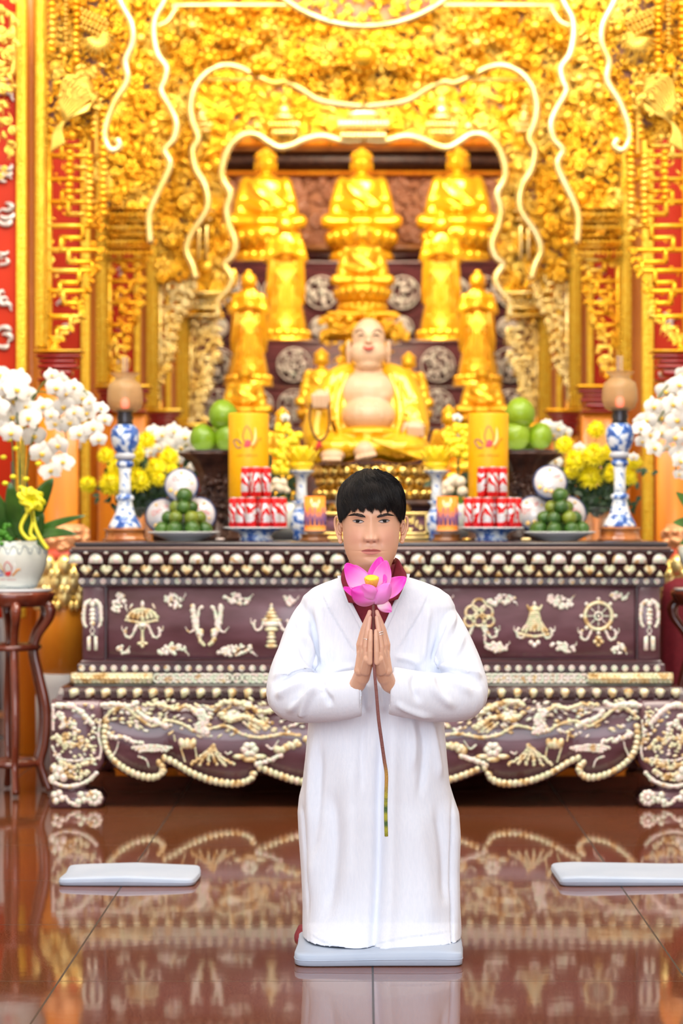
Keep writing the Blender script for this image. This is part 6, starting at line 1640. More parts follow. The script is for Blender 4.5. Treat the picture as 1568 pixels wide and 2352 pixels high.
# red cans on footed dishes
CANR = bpy.data.materials.new('red_can_print'); CANR.use_nodes = True; nt = CANR.node_tree; bb_ = nt.nodes['Principled BSDF']; bb_.inputs['Roughness'].default_value = .25; bb_.inputs['Metallic'].default_value = .35
tc = nt.nodes.new('ShaderNodeTexCoord'); wv = nt.nodes.new('ShaderNodeTexWave'); wv.inputs['Scale'].default_value = 15; wv.inputs['Distortion'].default_value = 6; wv.inputs['Detail'].default_value = 2; wv.inputs['Detail Scale'].default_value = 2.2
mp = nt.nodes.new('ShaderNodeMapping'); mp.inputs['Rotation'].default_value = (0, .5, .4); mp.inputs['Scale'].default_value = (1, 1, .8); nt.links.new(tc.outputs['Object'], mp.inputs[0]); nt.links.new(mp.outputs[0], wv.inputs[0])
cr = nt.nodes.new('ShaderNodeValToRGB'); cr.color_ramp.elements[0].position = .50; cr.color_ramp.elements[0].color = (.72, .008, .008, 1); cr.color_ramp.elements[1].position = .62; cr.color_ramp.elements[1].color = (.78, .76, .76, 1); nt.links.new(wv.outputs[0], cr.inputs[0])
sp2 = nt.nodes.new('ShaderNodeSeparateXYZ'); nt.links.new(tc.outputs['Object'], sp2.inputs[0])
lt_ = nt.nodes.new('ShaderNodeMath'); lt_.operation = 'COMPARE'; lt_.inputs[1].default_value = .062; lt_.inputs[2].default_value = .040; nt.links.new(sp2.outputs[2], lt_.inputs[0])
mx = nt.nodes.new('ShaderNodeMix'); mx.data_type = 'RGBA'; mx.inputs[6].default_value = (.74, .01, .01, 1); nt.links.new(lt_.outputs[0], mx.inputs[0]); nt.links.new(cr.outputs[0], mx.inputs[7]); nt.links.new(mx.outputs[2], bb_.inputs['Base Color'])
RC = .0238; b = MB(); b.lathe([(RC*.8, 0), (RC*.86, .002), (RC, .008), (RC, .118), (RC*.9, .124)], (0, 0, 0), 28); can_me = b.data('body', [CANR])
b = MB(); b.lathe([(RC*.9, .1235), (RC*.93, .1275), (RC*.88, .1285), (RC*.84, .124), (.001, .1235)], (0, 0, 0), 28); b.tube([(0, -.004, .1255), (0, -.012, .126)], .0035, 6); lid_me = b.data('lid', [mat('aluminium', (.75, .75, .77), .25, .9)])
def can(x_, Y, z, rz, label, grp):
    r0 = empty('drink_can', (x_, Y, z), label, 'can', grp); r0.rotation_euler = (0, 0, rz)
    for nm, me_ in (('body', can_me), ('lid', lid_me)): o = bpy.data.objects.new(nm, me_); scene.collection.objects.link(o); o.parent = r0
def can_pile(px_, side):
    Y = 9.66; k = Y/F; cx_ = P(px_, 0, Y)[0]
    r0 = empty('footed_dish', at(px_, Y), 'blue and white footed dish under the red cans on the %s' % side, 'dish', 'footed dishes'); b = MB(); zr = CAMZ-(1212-CY)*k-ZA
    b.lathe([(40*k, 0), (38*k, .008), (34*k, zr*.35), (40*k, zr*.6), (72*k, zr-.004), (75*k, zr), (72*k, zr), (.001, zr-.003)], (cx_, Y, ZA), 48); b.build('dish', PORCB, r0)
    b = MB(); torus(b, (cx_, Y, ZA+zr), (0, 0, 1), 74*k, .0028, 48, 6); b.build('rim', WHITEP, r0)
    z = ZA+zr+.001; g_ = 'red cans stacked on the %s dish' % side; i = 0
    ords = ['first', 'second', 'third', 'fourth', 'fifth', 'sixth', 'seventh', 'eighth', 'ninth', 'tenth', 'eleventh']
    for (dx, dy) in sorted(((-50, .004), (-32, -.040), (-10, -.062), (22, -.060), (43, -.032), (58, .012), (-40, .052), (-14, .030), (14, .030), (36, .058), (6, -.008))):
        w = 'front' if dy < -.02 else 'back' if dy > .03 else 'middle'
        can(cx_+dx*k, Y+dy, z, rnd.uniform(0, 6), '%s can from the left on the bottom tier of the %s pile, towards its %s' % (ords[i], side, w), g_); i += 1
    for (dx, dy) in ((-22, -.004), (0, -.044), (22, -.006)): can(cx_+(dx-(0 if side == 'left' else -2))*k, Y+dy, z+.1295, rnd.uniform(0, 6), 'red and silver can on the top tier of the %s pile, %s one' % (side, 'left' if dx < 0 else 'right' if dx > 0 else 'front'), g_)
can_pile(588, 'left'); can_pile(1128, 'right')
# large yellow pillar candles with lotus emblem
CANDY = mat('yellow_wax', (.95, .45, .0), .4, sub=.15, subcol=(.03, .012, .002)); EB_ = mat('blue_emblem', (.05, .04, .14), .5); ER_ = mat('red_emblem', (.85, .07, .10), .5); EO_ = mat('orange_emblem', (1, .27, .0), .5); EP_ = mat('cream_emblem', (.98, .75, .35), .5); EY_ = mat('pale_yellow_emblem', (.98, .66, .03), .5)
def emblem_on(root, conv, k, mats=(EB_, ER_, EO_, EP_, EY_)):
    """lotus-like emblem; conv(x,y) gives the surface point; px offsets from its centre"""
    def T(pts, r, m_, nm): b = MB(); b.tube([conv(*p) for p in curve(pts, 4)], [q*k for q in r], 6, flat=.5); b.build(nm, m_, root)
    b = MB()
    b.tube([conv(*p) for p in curve([(-14, 10), (-24, 12), (-33, 2), (-36, -4), (-28, -7), (-20, -3), (-15, 4)], 4)], 1.5*k, 6, flat=.5); b.build('blue_loop', mats[0], root)
    b = MB(); b.tube([conv(*p) for p in curve([(-8, -2), (-11, -16), (-2, -38), (10, -16), (7, 2)], 4)], 1.0*k, 6, flat=.5)
    b.ell(conv(0, 2), (7*k, .0012, 9*k), 10, 6); b.ell(conv(-5, 7), (4*k, .0012, 4*k), 8, 5); b.build('red_bud', mats[1], root)
    T([(12, 12), (19, 2), (24, -6), (31, -10), (33, -5)], [3.4, 2.5, 1.0], mats[2], 'orange_leaf'); T([(9, 6), (16, -4), (18, -20), (17, -34)], [2.2, 3.0, .8], mats[3], 'cream_leaf'); T([(-11, 2), (-17, -10), (-18, -22), (-22, -32)], [1.6, 1.3, .6], mats[4], 'yellow_leaf')
    b = MB(); x_ = -24; rg = random.Random(4)
    while x_ < 26:
        if not (-8 < x_ < -4):
            h_ = 3; b.tube([conv(x_-1.4, 28+rg.uniform(-2, 0)), conv(x_, 28+h_-rg.uniform(0, 5)), conv(x_+1.4, 28+rg.uniform(0, 2))], .55*k, 4); b.tube([conv(x_-1.2, 31), conv(x_-1.2, 26)], .55*k, 4)
        x_ += 4.2
    b.build('lettering', mats[2] if len(mats) < 6 else mats[5], root)
for px_, side in ((571, 'left'), (1121, 'right')):
    Y = 10.14; k = Y/F; zb_ = CAMZ-(1150-CY)*k
    b = MB(); c = at(px_, Y); b.lathe([(52*k, 0), (52*k, .01), (46*k, .02), (46*k, zb_-ZA-.02), (52*k, zb_-ZA-.006), (52*k, zb_-ZA)], (c[0], Y, ZA), 32); tag(b.build('round_wooden_stand', DWOOD), 'dark round wooden base under the %s pillar candle' % side, 'stand', 'bases under the pillar candles')
    r0 = empty('pillar_candle', (c[0], Y, zb_+.0005), 'large yellow pillar candle with a lotus emblem, behind the %s red cans' % side, 'candle', 'yellow pillar candles')
    b = MB(); zt_ = CAMZ-(950-CY)*k-zb_; R_ = 46.3*k; b.lathe([(R_*.98, 0), (R_, .004), (R_, zt_-.006), (R_*.98, zt_), (R_*.5, zt_-.004), (.001, zt_-.012)], (c[0], Y, zb_), 64); b.build('wax', CANDY, r0)
    b = MB(); b.tube([(c[0], Y, zb_+zt_-.012), (c[0], Y, zb_+zt_+.01)], .0015, 5); b.build('wick', METD, r0)
    cz = CAMZ-(1018-CY)*k
    def cv(dx, dy): a_ = dx*k/R_; return np.array((c[0]+R_*sin(a_), Y-(R_+.0008)*cos(a_), cz-dy*k))
    emblem_on(r0, cv, k)
# small orange tea glasses with purple lotus print
ORG = mat('orange_printed_glass', (.95, .26, .02), .2, cols=[(.92, .22, .01), (.98, .34, .04)], scale=8, coat=.6, emit=(1, .25, .02), es=.25); PUR = mat('purple_print', (.22, .12, .34), .4)
for px_, side in ((723, 'left'), (1027, 'right')):
    Y = 9.72; k = Y/F; c = at(px_, Y); cx_ = c[0]
    b = MB(); b.lathe([(34*k, 0), (36*k, .006), (30*k, .010), (30*k, .024), (36*k, .030)], (cx_, Y, ZA), 36, mod=lambda a, z: 1+.03*np.sin(a*8)); tag(b.build('carved_stand', WOODB), 'small carved brown stand under the %s orange candle glass' % side, 'stand', 'small carved stands')
    zs = ZA+.0305; r0 = empty('saucer', (cx_, Y, zs), 'white saucer under the %s orange candle glass' % side, 'saucer', 'white saucers'); b = MB(); b.lathe([(16*k, 0), (20*k, .003), (36*k, .013), (37*k, .014), (20*k, .008), (.001, .007)], (cx_, Y, zs), 40); b.build('dish', WHITEP, r0)
    zg = zs+.0085; r0 = empty('candle_glass', (cx_, Y, zg), 'orange candle glass printed with a purple lotus, %s of the head' % side, 'candle', 'orange candle glasses'); zt_ = CAMZ-(1140-CY)*k-zg; R_ = 24.5*k
    b = MB(); b.lathe([(R_*.9, 0), (R_, .004), (R_, zt_), (R_*.95, zt_), (R_*.95, zt_-.008), (.001, zt_-.008)], (cx_, Y, zg), 40); b.build('glass', ORG, r0)
    b = MB()
    for i in range(15):
        a_ = i*2*pi/15; h_ = .50 if i % 2 == 0 else .38
        for (da, rr) in ((0, .0012),):
            p = [np.array((cx_+(R_+.0006)*sin(a_+q_*.21), Y-(R_+.0006)*cos(a_+q_*.21), zg+zt_*(.18+h_*(1-q_*q_)))) for q_ in (-1, -.8, -.5, -.2, 0, .2, .5, .8, 1)]; b.tube(p, .0016, 4)
            p = [np.array((cx_+(R_+.0006)*sin(a_+q_*.12), Y-(R_+.0006)*cos(a_+q_*.12), zg+zt_*(.18+h_*.7*(1-q_*q_)))) for q_ in (-1, -.6, 0, .6, 1)]; b.tube(p, .0022, 4)
    b.build('lotus_print', PUR, r0)
# blue and white jars, stem cups with yellow lotus candles
LOTY = mat('yellow_lotus_wax', (.95, .62, .01), .4, sub=.2, subcol=(.02, .01, .002))
for (pj, pl, side, yo) in ((687, 692, 'left', 0), (1000, 1003, 'right', -2)):
    Y = 9.94; k = Y/F; c = at(pj, Y)
    r0 = empty('porcelain_jar', c, 'small blue and white jar beside the %s orange candle glass' % side, 'jar', 'blue and white jars'); b = MB(); b.lathe(prof([(12, 1241), (16, 1238), (14, 1225), (20, 1212), (21, 1195), (18, 1180), (11, 1168), (10, 1160), (19, 1152), (18, 1151)], Y), (c[0], Y, ZA), 32); b.build('body', PORCB, r0)
    Y = 10.22; k = Y/F; c = at(pl, Y)
    r0 = empty('stem_cup', c, 'tall blue and white stem cup holding the %s yellow lotus candle' % side, 'cup', 'stem cups'); b = MB(); b.lathe(prof([(16, 1238), (17, 1234), (11, 1215), (10, 1160), (14, 1150), (12, 1120), (13, 1098), (20, 1090), (30, 1083), (31, 1081), (10, 1084)], Y), (c[0], Y, ZA), 32); b.build('cup', PORC, r0)
    zc = ZA+prof([(1, 1081)], Y)[0][1]; r0 = empty('lotus_candle', (c[0], Y, zc), 'yellow lotus-shaped candle on the %s stem cup' % side, 'candle', 'yellow lotus candles')
    b = MB(); b.lathe([(20*k, 0.001), (30*k, .03), (20*k, .05), (.001, .05)], (c[0], Y, zc), 24); b.build('core', LOTY, r0)
    for ring_, (n, tl, r_, h_) in enumerate(((9, 1.0, 30, 62), (9, .62, 24, 62), (7, .3, 14, 58))):
        for i in range(n):
            a_ = i*2*pi/n+ring_*.35; d_ = np.array((cos(a_), sin(a_), 0)); s_ = np.array((-sin(a_), cos(a_), 0)); rows = []
            for u in np.linspace(0, 1, 7):
                w = 13*k*sin(pi*min(1, u*.93+.05))**.8; cpt_ = np.array((c[0], Y, zc+.002))+d_*(10*k+r_*k*(u**.7)*sin(tl)*1.15)+np.array((0, 0, 1))*(h_*k*u*cos(tl*.75))
                rows.append(np.array([cpt_+s_*w*v-d_*(1-v*v)*(-.004)+d_*.002*v*v*0 for v in (-1, -.5, 0, .5, 1)]))
            b = MB(); b.rings(rows, close=False, cap=False); o = b.build('petal', LOTY, r0); sd = o.modifiers.new('t', 'SOLIDIFY'); sd.thickness = .0025
# incense burner and gilt framed plaque in the middle
Y = 10.02; k = Y/F; c = at(846, Y)
r0 = empty('gilt_plaque', c, 'low gilt-framed purple plaque behind the head of the kneeling person', 'plaque')
b = MB()
for (x0, x1, y0, y1) in ((708, 985, 1176, 1184), (708, 985, 1222, 1231), (708, 718, 1176, 1240), (976, 985, 1176, 1240)): b.box(P(x0, y1, Y-.02), P(x1, y0, Y+.02), bev=.004)
b.box((c[0]-.30, Y-.03, ZA), (c[0]+.28, Y+.03, ZA+.016), bev=.004); b.build('frame', GOLDP, r0)
b = MB(); b.box(P(716, 1224, Y), P(978, 1182, Y+.015)); b.build('panel', mat('mauve_panel', (.35, .16, .22), .4), r0)
b = MB(); carve(b, [(725, 1188), (968, 1188), (968, 1218), (725, 1218)], Y, 46, 5, 9, .004); b.build('scrollwork', GOLDP, r0)
Y = 10.3; c = at(846, Y); k = Y/F
r0 = empty('incense_burner', c, 'grey pewter incense burner half hidden behind the head of the kneeling person', 'incense burner')
b = MB(); b.lathe(prof([(50, 1241), (52, 1235), (40, 1215), (62, 1190), (76, 1160), (74, 1135), (66, 1128), (70, 1120), (60, 1120), (56, 1150)], Y), (c[0], Y, ZA), 48); b.build('bowl', mat('pewter', (.42, .44, .44), .35, .6), r0)
b = MB(); c_ = P(846, 0, 10.62); k = 10.62/F; b.lathe([(r*k, CAMZ-(y-CY)*k-ZA) for r, y in ((95, 1238), (100, 1228), (88, 1210), (100, 1185), (96, 1165), (86, 1155), (20, 1155))], (c_[0], 10.62, ZA), 40, sy=.3, mod=lambda a, z: 1+.03*np.sin(a*16)); tag(b.build('bronze_basin', BRASS), 'bronze fluted basin under the gilded lotus throne', 'basin')
# pomelos on dark carved stands
POM = mat('green_pomelo', (.22, .42, .01), .38, cols=[(.12, .25, .004), (.23, .36, .010)], scale=4, bump=.10, bscale=120, coat=.15)
def pomelo_stand(px_, side, fr):
    Y = 10.42; k = Y/F; c = at(px_, Y)
    r0 = empty('carved_wood_stand', c, 'dark carved wooden stand carrying the pomelos, %s side' % side, 'stand', 'tall carved stands')
    b = MB(); b.lathe(prof([(60, 1241), (62, 1232), (44, 1215), (36, 1180), (34, 1130), (40, 1090), (56, 1062), (82, 1046), (84, 1040), (20, 1040)], Y), (c[0], Y, ZA), 40, mod=lambda a, z: 1+.07*np.sin(a*8)*(abs(z-.25) > .02)); b.build('column', DWOOD, r0)
    b = MB(); carve(b, [(px_-34, 1090), (px_+34, 1090), (px_+40, 1215), (px_-40, 1215)], Y-.07, 90, 6, 12, .01); b.build('carving', DWOOD, r0)
    zt_ = CAMZ-(1040-CY)*k; r1 = empty('plate', (c[0], Y, zt_+.0005), 'thin white plate under the green pomelos, %s side' % side, 'plate'); b = MB(); b.lathe([(50*k, 0), (60*k, .002), (78*k, .008), (79*k, .009), (60*k, .004), (.001, .003)], (c[0], Y, zt_+.0005), 48); b.build('dish', WHITEP, r1)
    for (x_, y_, r_, d_, lab) in fr:
        p = P(x_, y_, Y+d_); b = MB(); n = 28
        b.lathe([(r_*k*q[0], r_*k*q[1]) for q in ((.02, -1), (.45, -.93), (.80, -.66), (1, -.2), (.97, .2), (.80, .58), (.52, .88), (.25, 1.02), (.02, 1.04))], tuple(p), n)
        tl = b.V[0]-p; b.V = [tl @ np.array(Matrix.Rotation(rnd.uniform(-.25, .25), 3, 'Y')).T+p]
        o = b.build('pomelo', POM); tag(o, 'green pomelo, %s of the %s pile beside the pillar candle' % (lab, side), 'pomelo', 'pomelos on the %s plate' % side)
        s_ = MB(); s_.ell(p+np.array((0, 0, r_*k*1.04)), (.004, .004, .003), 8, 5); s_.build('stem_end', LIMEY, o)
pomelo_stand(497, 'left', ((512, 953, 34, 0, 'top'), (466, 1006, 31, 0, 'lower left'), (524, 1004, 33, 0, 'lower right'), (495, 1008, 28, .12, 'lower back')))
pomelo_stand(1205, 'right', ((1194, 949, 35, 0, 'top'), (1184, 1000, 34, 0, 'lower left'), (1240, 1002, 30, .03, 'lower right'), (1212, 1008, 28, .13, 'lower back')))
# small debris on the altar top
for (px_, Y, m_, nm, lab) in ((1208, 9.45, EP_, 'fallen_petal', 'pale petal lying on the altar edge left of the right limes'), (1072, 9.42, BRASS, 'brass_cup', 'tiny brass cup on the altar left of the right dish'), (505, 9.45, SILV, 'fallen_petal', 'pinkish petal on the altar between limes and cans, left side')):
    b = MB(); c = at(px_, Y); b.lathe([(.010, 0), (.016, .006), (.017, .012), (.010, .016), (.001, .013)], c, 12, sx=1.2, mod=lambda a, z: 1+.2*np.sin(a*3)); tag(b.build(nm, m_), lab, 'petal' if 'petal' in nm else 'cup')
# ---------------------------------------------------------------- flowers, plants, flower stand
LEAF = mat('glossy_leaf', (.035, .11, .015), .3, cols=[(.015, .06, .008), (.06, .17, .02)], scale=9, coat=.3); LEAFD = mat('dark_foliage', (.015, .05, .012), .5, cols=[(.006, .022, .006), (.03, .085, .018)], scale=25)
ORW_ = mat('white_orchid_petal', (.80, .77, .70), .5, sub=.08, subcol=(.01, .008, .006)); ORC = mat('orchid_lip_yellow', (.85, .55, .05), .5); CHR = mat('chrysanthemum_yellow', (.95, .78, .0), .5, cols=[(.92, .72, .0), (1, .90, .01)], scale=40); STEMG = mat('green_stem', (.10, .16, .03), .5)
def petal_mesh(mb, ang, L_, w, cup=.15, mi=0, y0=0.0, back=0.0, base=.0):
    rows = []
    for u in np.linspace(0, 1, 6):
        ww = w*(sin(pi*min(1, u**.85*.94+.04))**.6)*.5; r = base+L_*u
        rows.append(np.array([(r*sin(ang)+ww*v*cos(ang), y0+back*u-cup*L_*sin(pi*u)*(1-v*v), r*cos(ang)-ww*v*sin(ang)) for v in (-1, -.5, 0, .5, 1)]))
    mb.rings(rows, close=False, cap=False, mi=mi)
b = MB(); petal_mesh(b, 0, .95, .70, .12, y0=.05); petal_mesh(b, 2.25, .90, .62, .12, y0=.05); petal_mesh(b, -2.25, .90, .62, .12, y0=.05); petal_mesh(b, 1.35, 1.0, 1.15, .14, y0=-.02); petal_mesh(b, -1.35, 1.0, 1.15, .14, y0=-.02)
orch_p = b.data('petals', [ORW_]); b = MB(); b.ell((0, -.14, -.08), (.13, .14, .17), 10, 7); b.ell((-.12, -.12, -.02), (.09, .08, .12), 8, 5); b.ell((.12, -.12, -.02), (.09, .08, .12), 8, 5); orch_c = b.data('lip', [ORC])
def orchid_flower(root, pos, r, rot):
    o = bpy.data.objects.new('flower', orch_p); scene.collection.objects.link(o); o.parent = root; o.location = tuple(np.array(pos)-np.array(root.location)); o.scale = (r, r, r); o.rotation_euler = rot
    c = bpy.data.objects.new('lip', orch_c); scene.collection.objects.link(c); c.parent = o
def leaf(mb, p0, p1, w, droop=.03, side=None):
    p0, p1 = np.array(p0), np.array(p1); d = p1-p0; s_ = np.cross(d, (0, -1., .35)) if side is None else np.array(side, float); s_ /= np.linalg.norm(s_); rows = []
    for u in np.linspace(0, 1, 9):
        c = p0+d*u+np.array((0, 0, droop*4*u*(1-u))); ww = w*.5*(sin(pi*min(1, u**.8*.96+.03))**.7)
        rows.append(np.array([c+s_*ww*v+np.array((0, -.0, -.25*ww*(1-abs(v))*1.0)) for v in (-1, -.5, 0, .5, 1)]))
    mb.rings(rows, close=False, cap=False)
# left potted orchid on the wooden flower stand
YO = 9.72; k = YO/F; ztab = CAMZ-(1352-CY)*k
orch = empty('potted_orchid', (P(26, 0, YO)[0], YO, ztab+.001), 'white moth orchids in a pale porcelain pot on the wooden flower stand', 'potted plant')
POT = mat('celadon_white_porcelain', (.72, .76, .68), .15, cols=[(.70, .75, .66), (.77, .79, .73)], scale=3, coat=.5)
cpot = (P(26, 0, YO)[0], YO, 0); b = MB(); b.lathe([(r*k, CAMZ-(y-CY)*k) for r, y in ((52, 1351), (58, 1348), (70, 1325), (80, 1300), (84, 1275), (82, 1255), (78, 1247), (80, 1243), (74, 1243), (70, 1262), (5, 1264))], cpot, 48); b.build('pot', POT, orch)
BPT = mat('blue_brushwork', (.04, .12, .20), .3)
def potpt(dx, y): R_ = np.interp(y, [1243, 1255, 1275, 1300, 1325, 1348], [80, 82, 84, 80, 70, 58])*k; a_ = dx*k/(84*k); return np.array((cpot[0]+(R_+.0006)*sin(a_), YO-(R_+.0006)*cos(a_), CAMZ-(y-CY)*k))
b = MB()
for i in range(-5, 6):
    x0 = i*26+5; b.tube([potpt(x0+dx, y_) for dx, y_ in curve([(-12, 1253), (-7, 1257), (-3, 1268), (0, 1271), (4, 1268), (8, 1257), (13, 1253)], 3)], .0016, 5); b.ell(potpt(x0, 1259), .003, 6, 4)
for i in range(-18, 19): b.ell(potpt(i*7, 1346+rnd.uniform(-2, 2)), (.004, .001, .002), 6, 4)
b.build('blue_border', BPT, orch)
emblem_on(orch, lambda dx, dy: potpt(5+dx*.9, 1312+dy*.62), k, (mat('pot_blue', (.03, .12, .5), .4), mat('pot_red', (.6, .02, .02), .4), mat('pot_orange', (.75, .32, .06), .4), mat('pot_white', (.85, .85, .82), .4), mat('pot_gold', (.7, .45, .08), .4), mat('pot_rose', (.6, .25, .22), .4)))
FL = [(-2, 862, 26), (40, 872, 30), (10, 890, 28), (38, 896, 33), (2, 912, 26), (32, 922, 30), (-6, 935, 28), (28, 958, 32), (68, 962, 32), (60, 935, 26), (4, 985, 22), (26, 995, 27), (78, 1002, 30), (98, 935, 26), (130, 892, 26), (140, 872, 20), (118, 862, 18), (146, 935, 28), (170, 890, 22), (190, 915, 24), (160, 972, 27), (126, 975, 24), (200, 950, 24), (182, 998, 24), (214, 985, 24), (232, 938, 18), (240, 965, 20), (226, 1010, 20), (96, 1042, 30), (134, 1024, 27), (145, 1062, 26), (116, 1082, 27), (12, 870, 24), (62, 905, 24), (205, 925, 18), (118, 955, 20), (150, 905, 22), (170, 948, 20)]
for i, (x_, y_, r_) in enumerate(FL):
    p = P(x_, y_, YO-.05+rnd.uniform(-.08, .08)); orchid_flower(orch, p, r_*k*1.05, (rnd.uniform(-.35, .25), rnd.uniform(-.3, .3), rnd.uniform(-.5, .6)))
b = MB()
for pts in ([(48, 1240), (45, 1100), (40, 960), (30, 880), (0, 850)], [(40, 1240), (30, 1050), (18, 930), (-20, 900)], [(55, 1240), (54, 1090), (60, 980), (78, 915), (110, 870), (150, 866), (200, 905), (240, 960)], [(58, 1240), (62, 1080), (85, 980), (120, 940), (150, 990), (150, 1060)], [(46, 1240), (50, 1030), (66, 930), (100, 900), (180, 940), (226, 1000)]):
    b.tube([P(p[0], p[1], YO+rnd.uniform(-.01, .02)) for p in curve(pts, 6)], .0035, 6)
b.build('flower_stems', STEMG, orch)
b = MB(); b.tube([P(62, 1110, YO+.02), P(60, 1250, YO)], .006, 6); b.tube([P(28, 1060, YO+.02), P(30, 1250, YO)], .006, 6); b.build('bamboo_stakes', mat('dark_stake', (.10, .05, .04), .5), orch)
for (a_, b_, w, dr) in (((52, 1245), (122, 1098), .085, .03), ((45, 1240), (22, 1108), .085, .0), ((30, 1250), (-20, 1120), .08, .0), ((60, 1230), (196, 1184), .035, .01), ((60, 1240), (178, 1228), .045, .02), ((50, 1240), (102, 1262), .05, .04), ((34, 1240), (24, 1300), .045, .03), ((20, 1240), (-30, 1190), .08, .02), ((48, 1240), (70, 1150), .08, .0), ((40, 1230), (88, 1190), .07, .0), ((10, 1235), (30, 1170), .08, .01), ((70, 1245), (100, 1180), .06, .0)):
    b = MB(); leaf(b, P(*a_, YO-.03), P(*b_, YO-.10+rnd.uniform(-.03, .03)), w, dr); o = b.build('leaf', LEAF, orch); sd = o.modifiers.new('t', 'SOLIDIFY'); sd.thickness = .002
b = MB()
for i in range(60):
    p = P(rnd.uniform(-30, 24), rnd.uniform(1205, 1258), YO-.12+rnd.uniform(-.03, .03)); b.ell(p, (.012, .006, .010), 6, 4, Matrix.Rotation(rnd.uniform(-1, 1), 3, 'Y'))
b.build('fern_foliage', mat('bright_foliage', (.06, .25, .01), .5), orch)
RIB = mat('yellow_ribbon', (.85, .78, .02), .35); b = MB()
for i in range(12):
    a_ = i*.55; p0 = P(74, 1148, YO-.15); R_ = rnd.uniform(16, 34)*k; p1 = p0+np.array((cos(a_)*R_, -.02, sin(a_)*R_*1.0)); s_ = np.array((-sin(a_), 0, cos(a_)))*.012
    c = catmull([p0, (p0+p1)/2+s_+np.array((0, -.02, 0)), p1, (p0+p1)/2-s_, p0], 4); b.tube(c, .009, 6, flat=.25)
for pts in ([(74, 1160), (78, 1200), (92, 1235), (110, 1262)], [(72, 1165), (76, 1195), (70, 1225), (82, 1240)], [(70, 1165), (48, 1210), (62, 1236), (78, 1238)]): b.tube([P(p[0], p[1], YO-.16) for p in curve(pts, 6)], .008, 6, flat=.3)
for (x_, y_) in ((20, 1010), (36, 1030), (8, 1050), (60, 1100), (12, 1110), (88, 1065), (30, 1095), (48, 1120)): b.ell(P(x_, y_, YO-.05), (.014, .01, .010), 8, 5)
b.build('yellow_bow', RIB, orch)
# right orchid, pot out of frame
YR = 9.75; k = YR/F
orr = empty('orchid_plant', (P(1640, 0, YR)[0], YR, .9), 'white moth orchid leaning in from the right edge', 'potted plant')
FR = [(1560, 885, 26), (1530, 900, 27), (1500, 935, 26), (1545, 930, 28), (1570, 925, 24), (1485, 965, 24), (1520, 960, 28), (1555, 965, 28), (1472, 985, 22), (1495, 1000, 22), (1515, 995, 28), (1550, 1005, 26), (1475, 1015, 18), (1502, 1030, 26), (1560, 1040, 24), (1568, 985, 24), (1565, 860, 20), (1562, 1060, 24), (1580, 900, 28), (1590, 950, 28), (1590, 1010, 26), (1468, 968, 16), (1530, 1030, 14), (1455, 1050, 12), (1560, 1090, 16)]
for (x_, y_, r_) in FR: orchid_flower(orr, P(x_, y_, YR-.04+rnd.uniform(-.08, .08)), r_*k*1.05, (rnd.uniform(-.35, .25), rnd.uniform(-.3, .3), rnd.uniform(-.6, .5)))
b = MB()
for pts in ([(1640, 1240), (1625, 1000), (1590, 890), (1540, 880), (1490, 950), (1465, 1010)], [(1642, 1240), (1620, 1050), (1580, 950), (1530, 940), (1495, 1000)], [(1638, 1240), (1610, 1080), (1570, 1040), (1550, 1080)]): b.tube([P(p[0], p[1], YR) for p in curve(pts, 6)], .0035, 6)
b.build('flower_stems', STEMG, orr)
for (a_, b_, w) in (((1640, 1230), (1545, 1200), .07), ((1640, 1240), (1552, 1130), .07), ((1640, 1245), (1560, 1250), .06), ((1640, 1240), (1580, 1150), .08)): b = MB(); leaf(b, P(*a_, YR), P(*b_, YR-.06), w, .02); o = b.build('leaf', LEAF, orr)
b = MB(); b.lathe([(.09, -.02), (.15, .10), (.155, .16), (.14, .16), (.13, .13), (.01, .13)], (P(1640, 0, YR)[0], YR, .9), 36); b.build('pot', POT, orr)
def fstand(cx_, Y, label, zt_):
    k = Y/F; c = (P(cx_, 0, Y)[0], Y, 0); r0 = empty('flower_stand', c, label, 'table', 'round wooden flower stands'); RW = REDW
    b = MB(); b.lathe([(90*k, zt_-.012), (94*k, zt_-.006), (92*k, zt_), (.001, zt_)], c, 56); b.build('marble_top', mat('grey_marble', (.62, .64, .68), .15, cols=[(.55, .57, .61), (.75, .77, .80)], scale=5), r0)
    b = MB(); b.lathe([(84*k, zt_-.075), (92*k, zt_-.066), (96*k, zt_-.045), (100*k, zt_-.028), (98*k, zt_-.0125), (10*k, zt_-.0125)], c, 56); b.build('rim', RW, r0)
    for i in range(6):
        a_ = -pi/2+.26+i*pi/3; d_ = np.array((cos(a_), sin(a_), 0)); pts = []
        for (r_, z) in ((86, zt_-.06), (96, zt_-.085), (92, zt_-.13), (66, zt_-.20), (58, zt_-.27), (70, zt_-.37), (88, zt_-.52), (84, zt_-.66), (74, zt_-.74), (82, .08), (96, .015)): pts.append(np.array((c[0], Y, z))+d_*r_*k)
        b = MB(); b.tube(catmull(pts, 5), [.020, .024, .018, .016, .017, .018, .017, .015, .013, .016], 10); b.ell(np.array((c[0], Y, zt_-.09))+d_*98*k, (.022, .022, .026), 10, 7); b.build('leg', RW, r0)
    for z in (.13, zt_-.25):
        b = MB(); torus(b, (c[0], Y, z), (0, 0, 1), (62 if z > .3 else 58)*k, .014, 36, 8)
        for i in range(3): a_ = -pi/2+.26+i*pi/3; d_ = np.array((cos(a_), sin(a_), 0)); b.tube([np.array((c[0], Y, z))-d_*78*k*(1 if z < .3 else .75), np.array((c[0], Y, z)), np.array((c[0], Y, z))+d_*78*k*(1 if z < .3 else .75)], .014, 8)
        b.build('stretcher', RW, r0)
REDW = mat('red_brown_polished_wood', (.16, .03, .015), .18, cols=[(.09, .014, .008), (.24, .05, .022)], scale=4, stretch=(3, 3, .6), coat=.6)
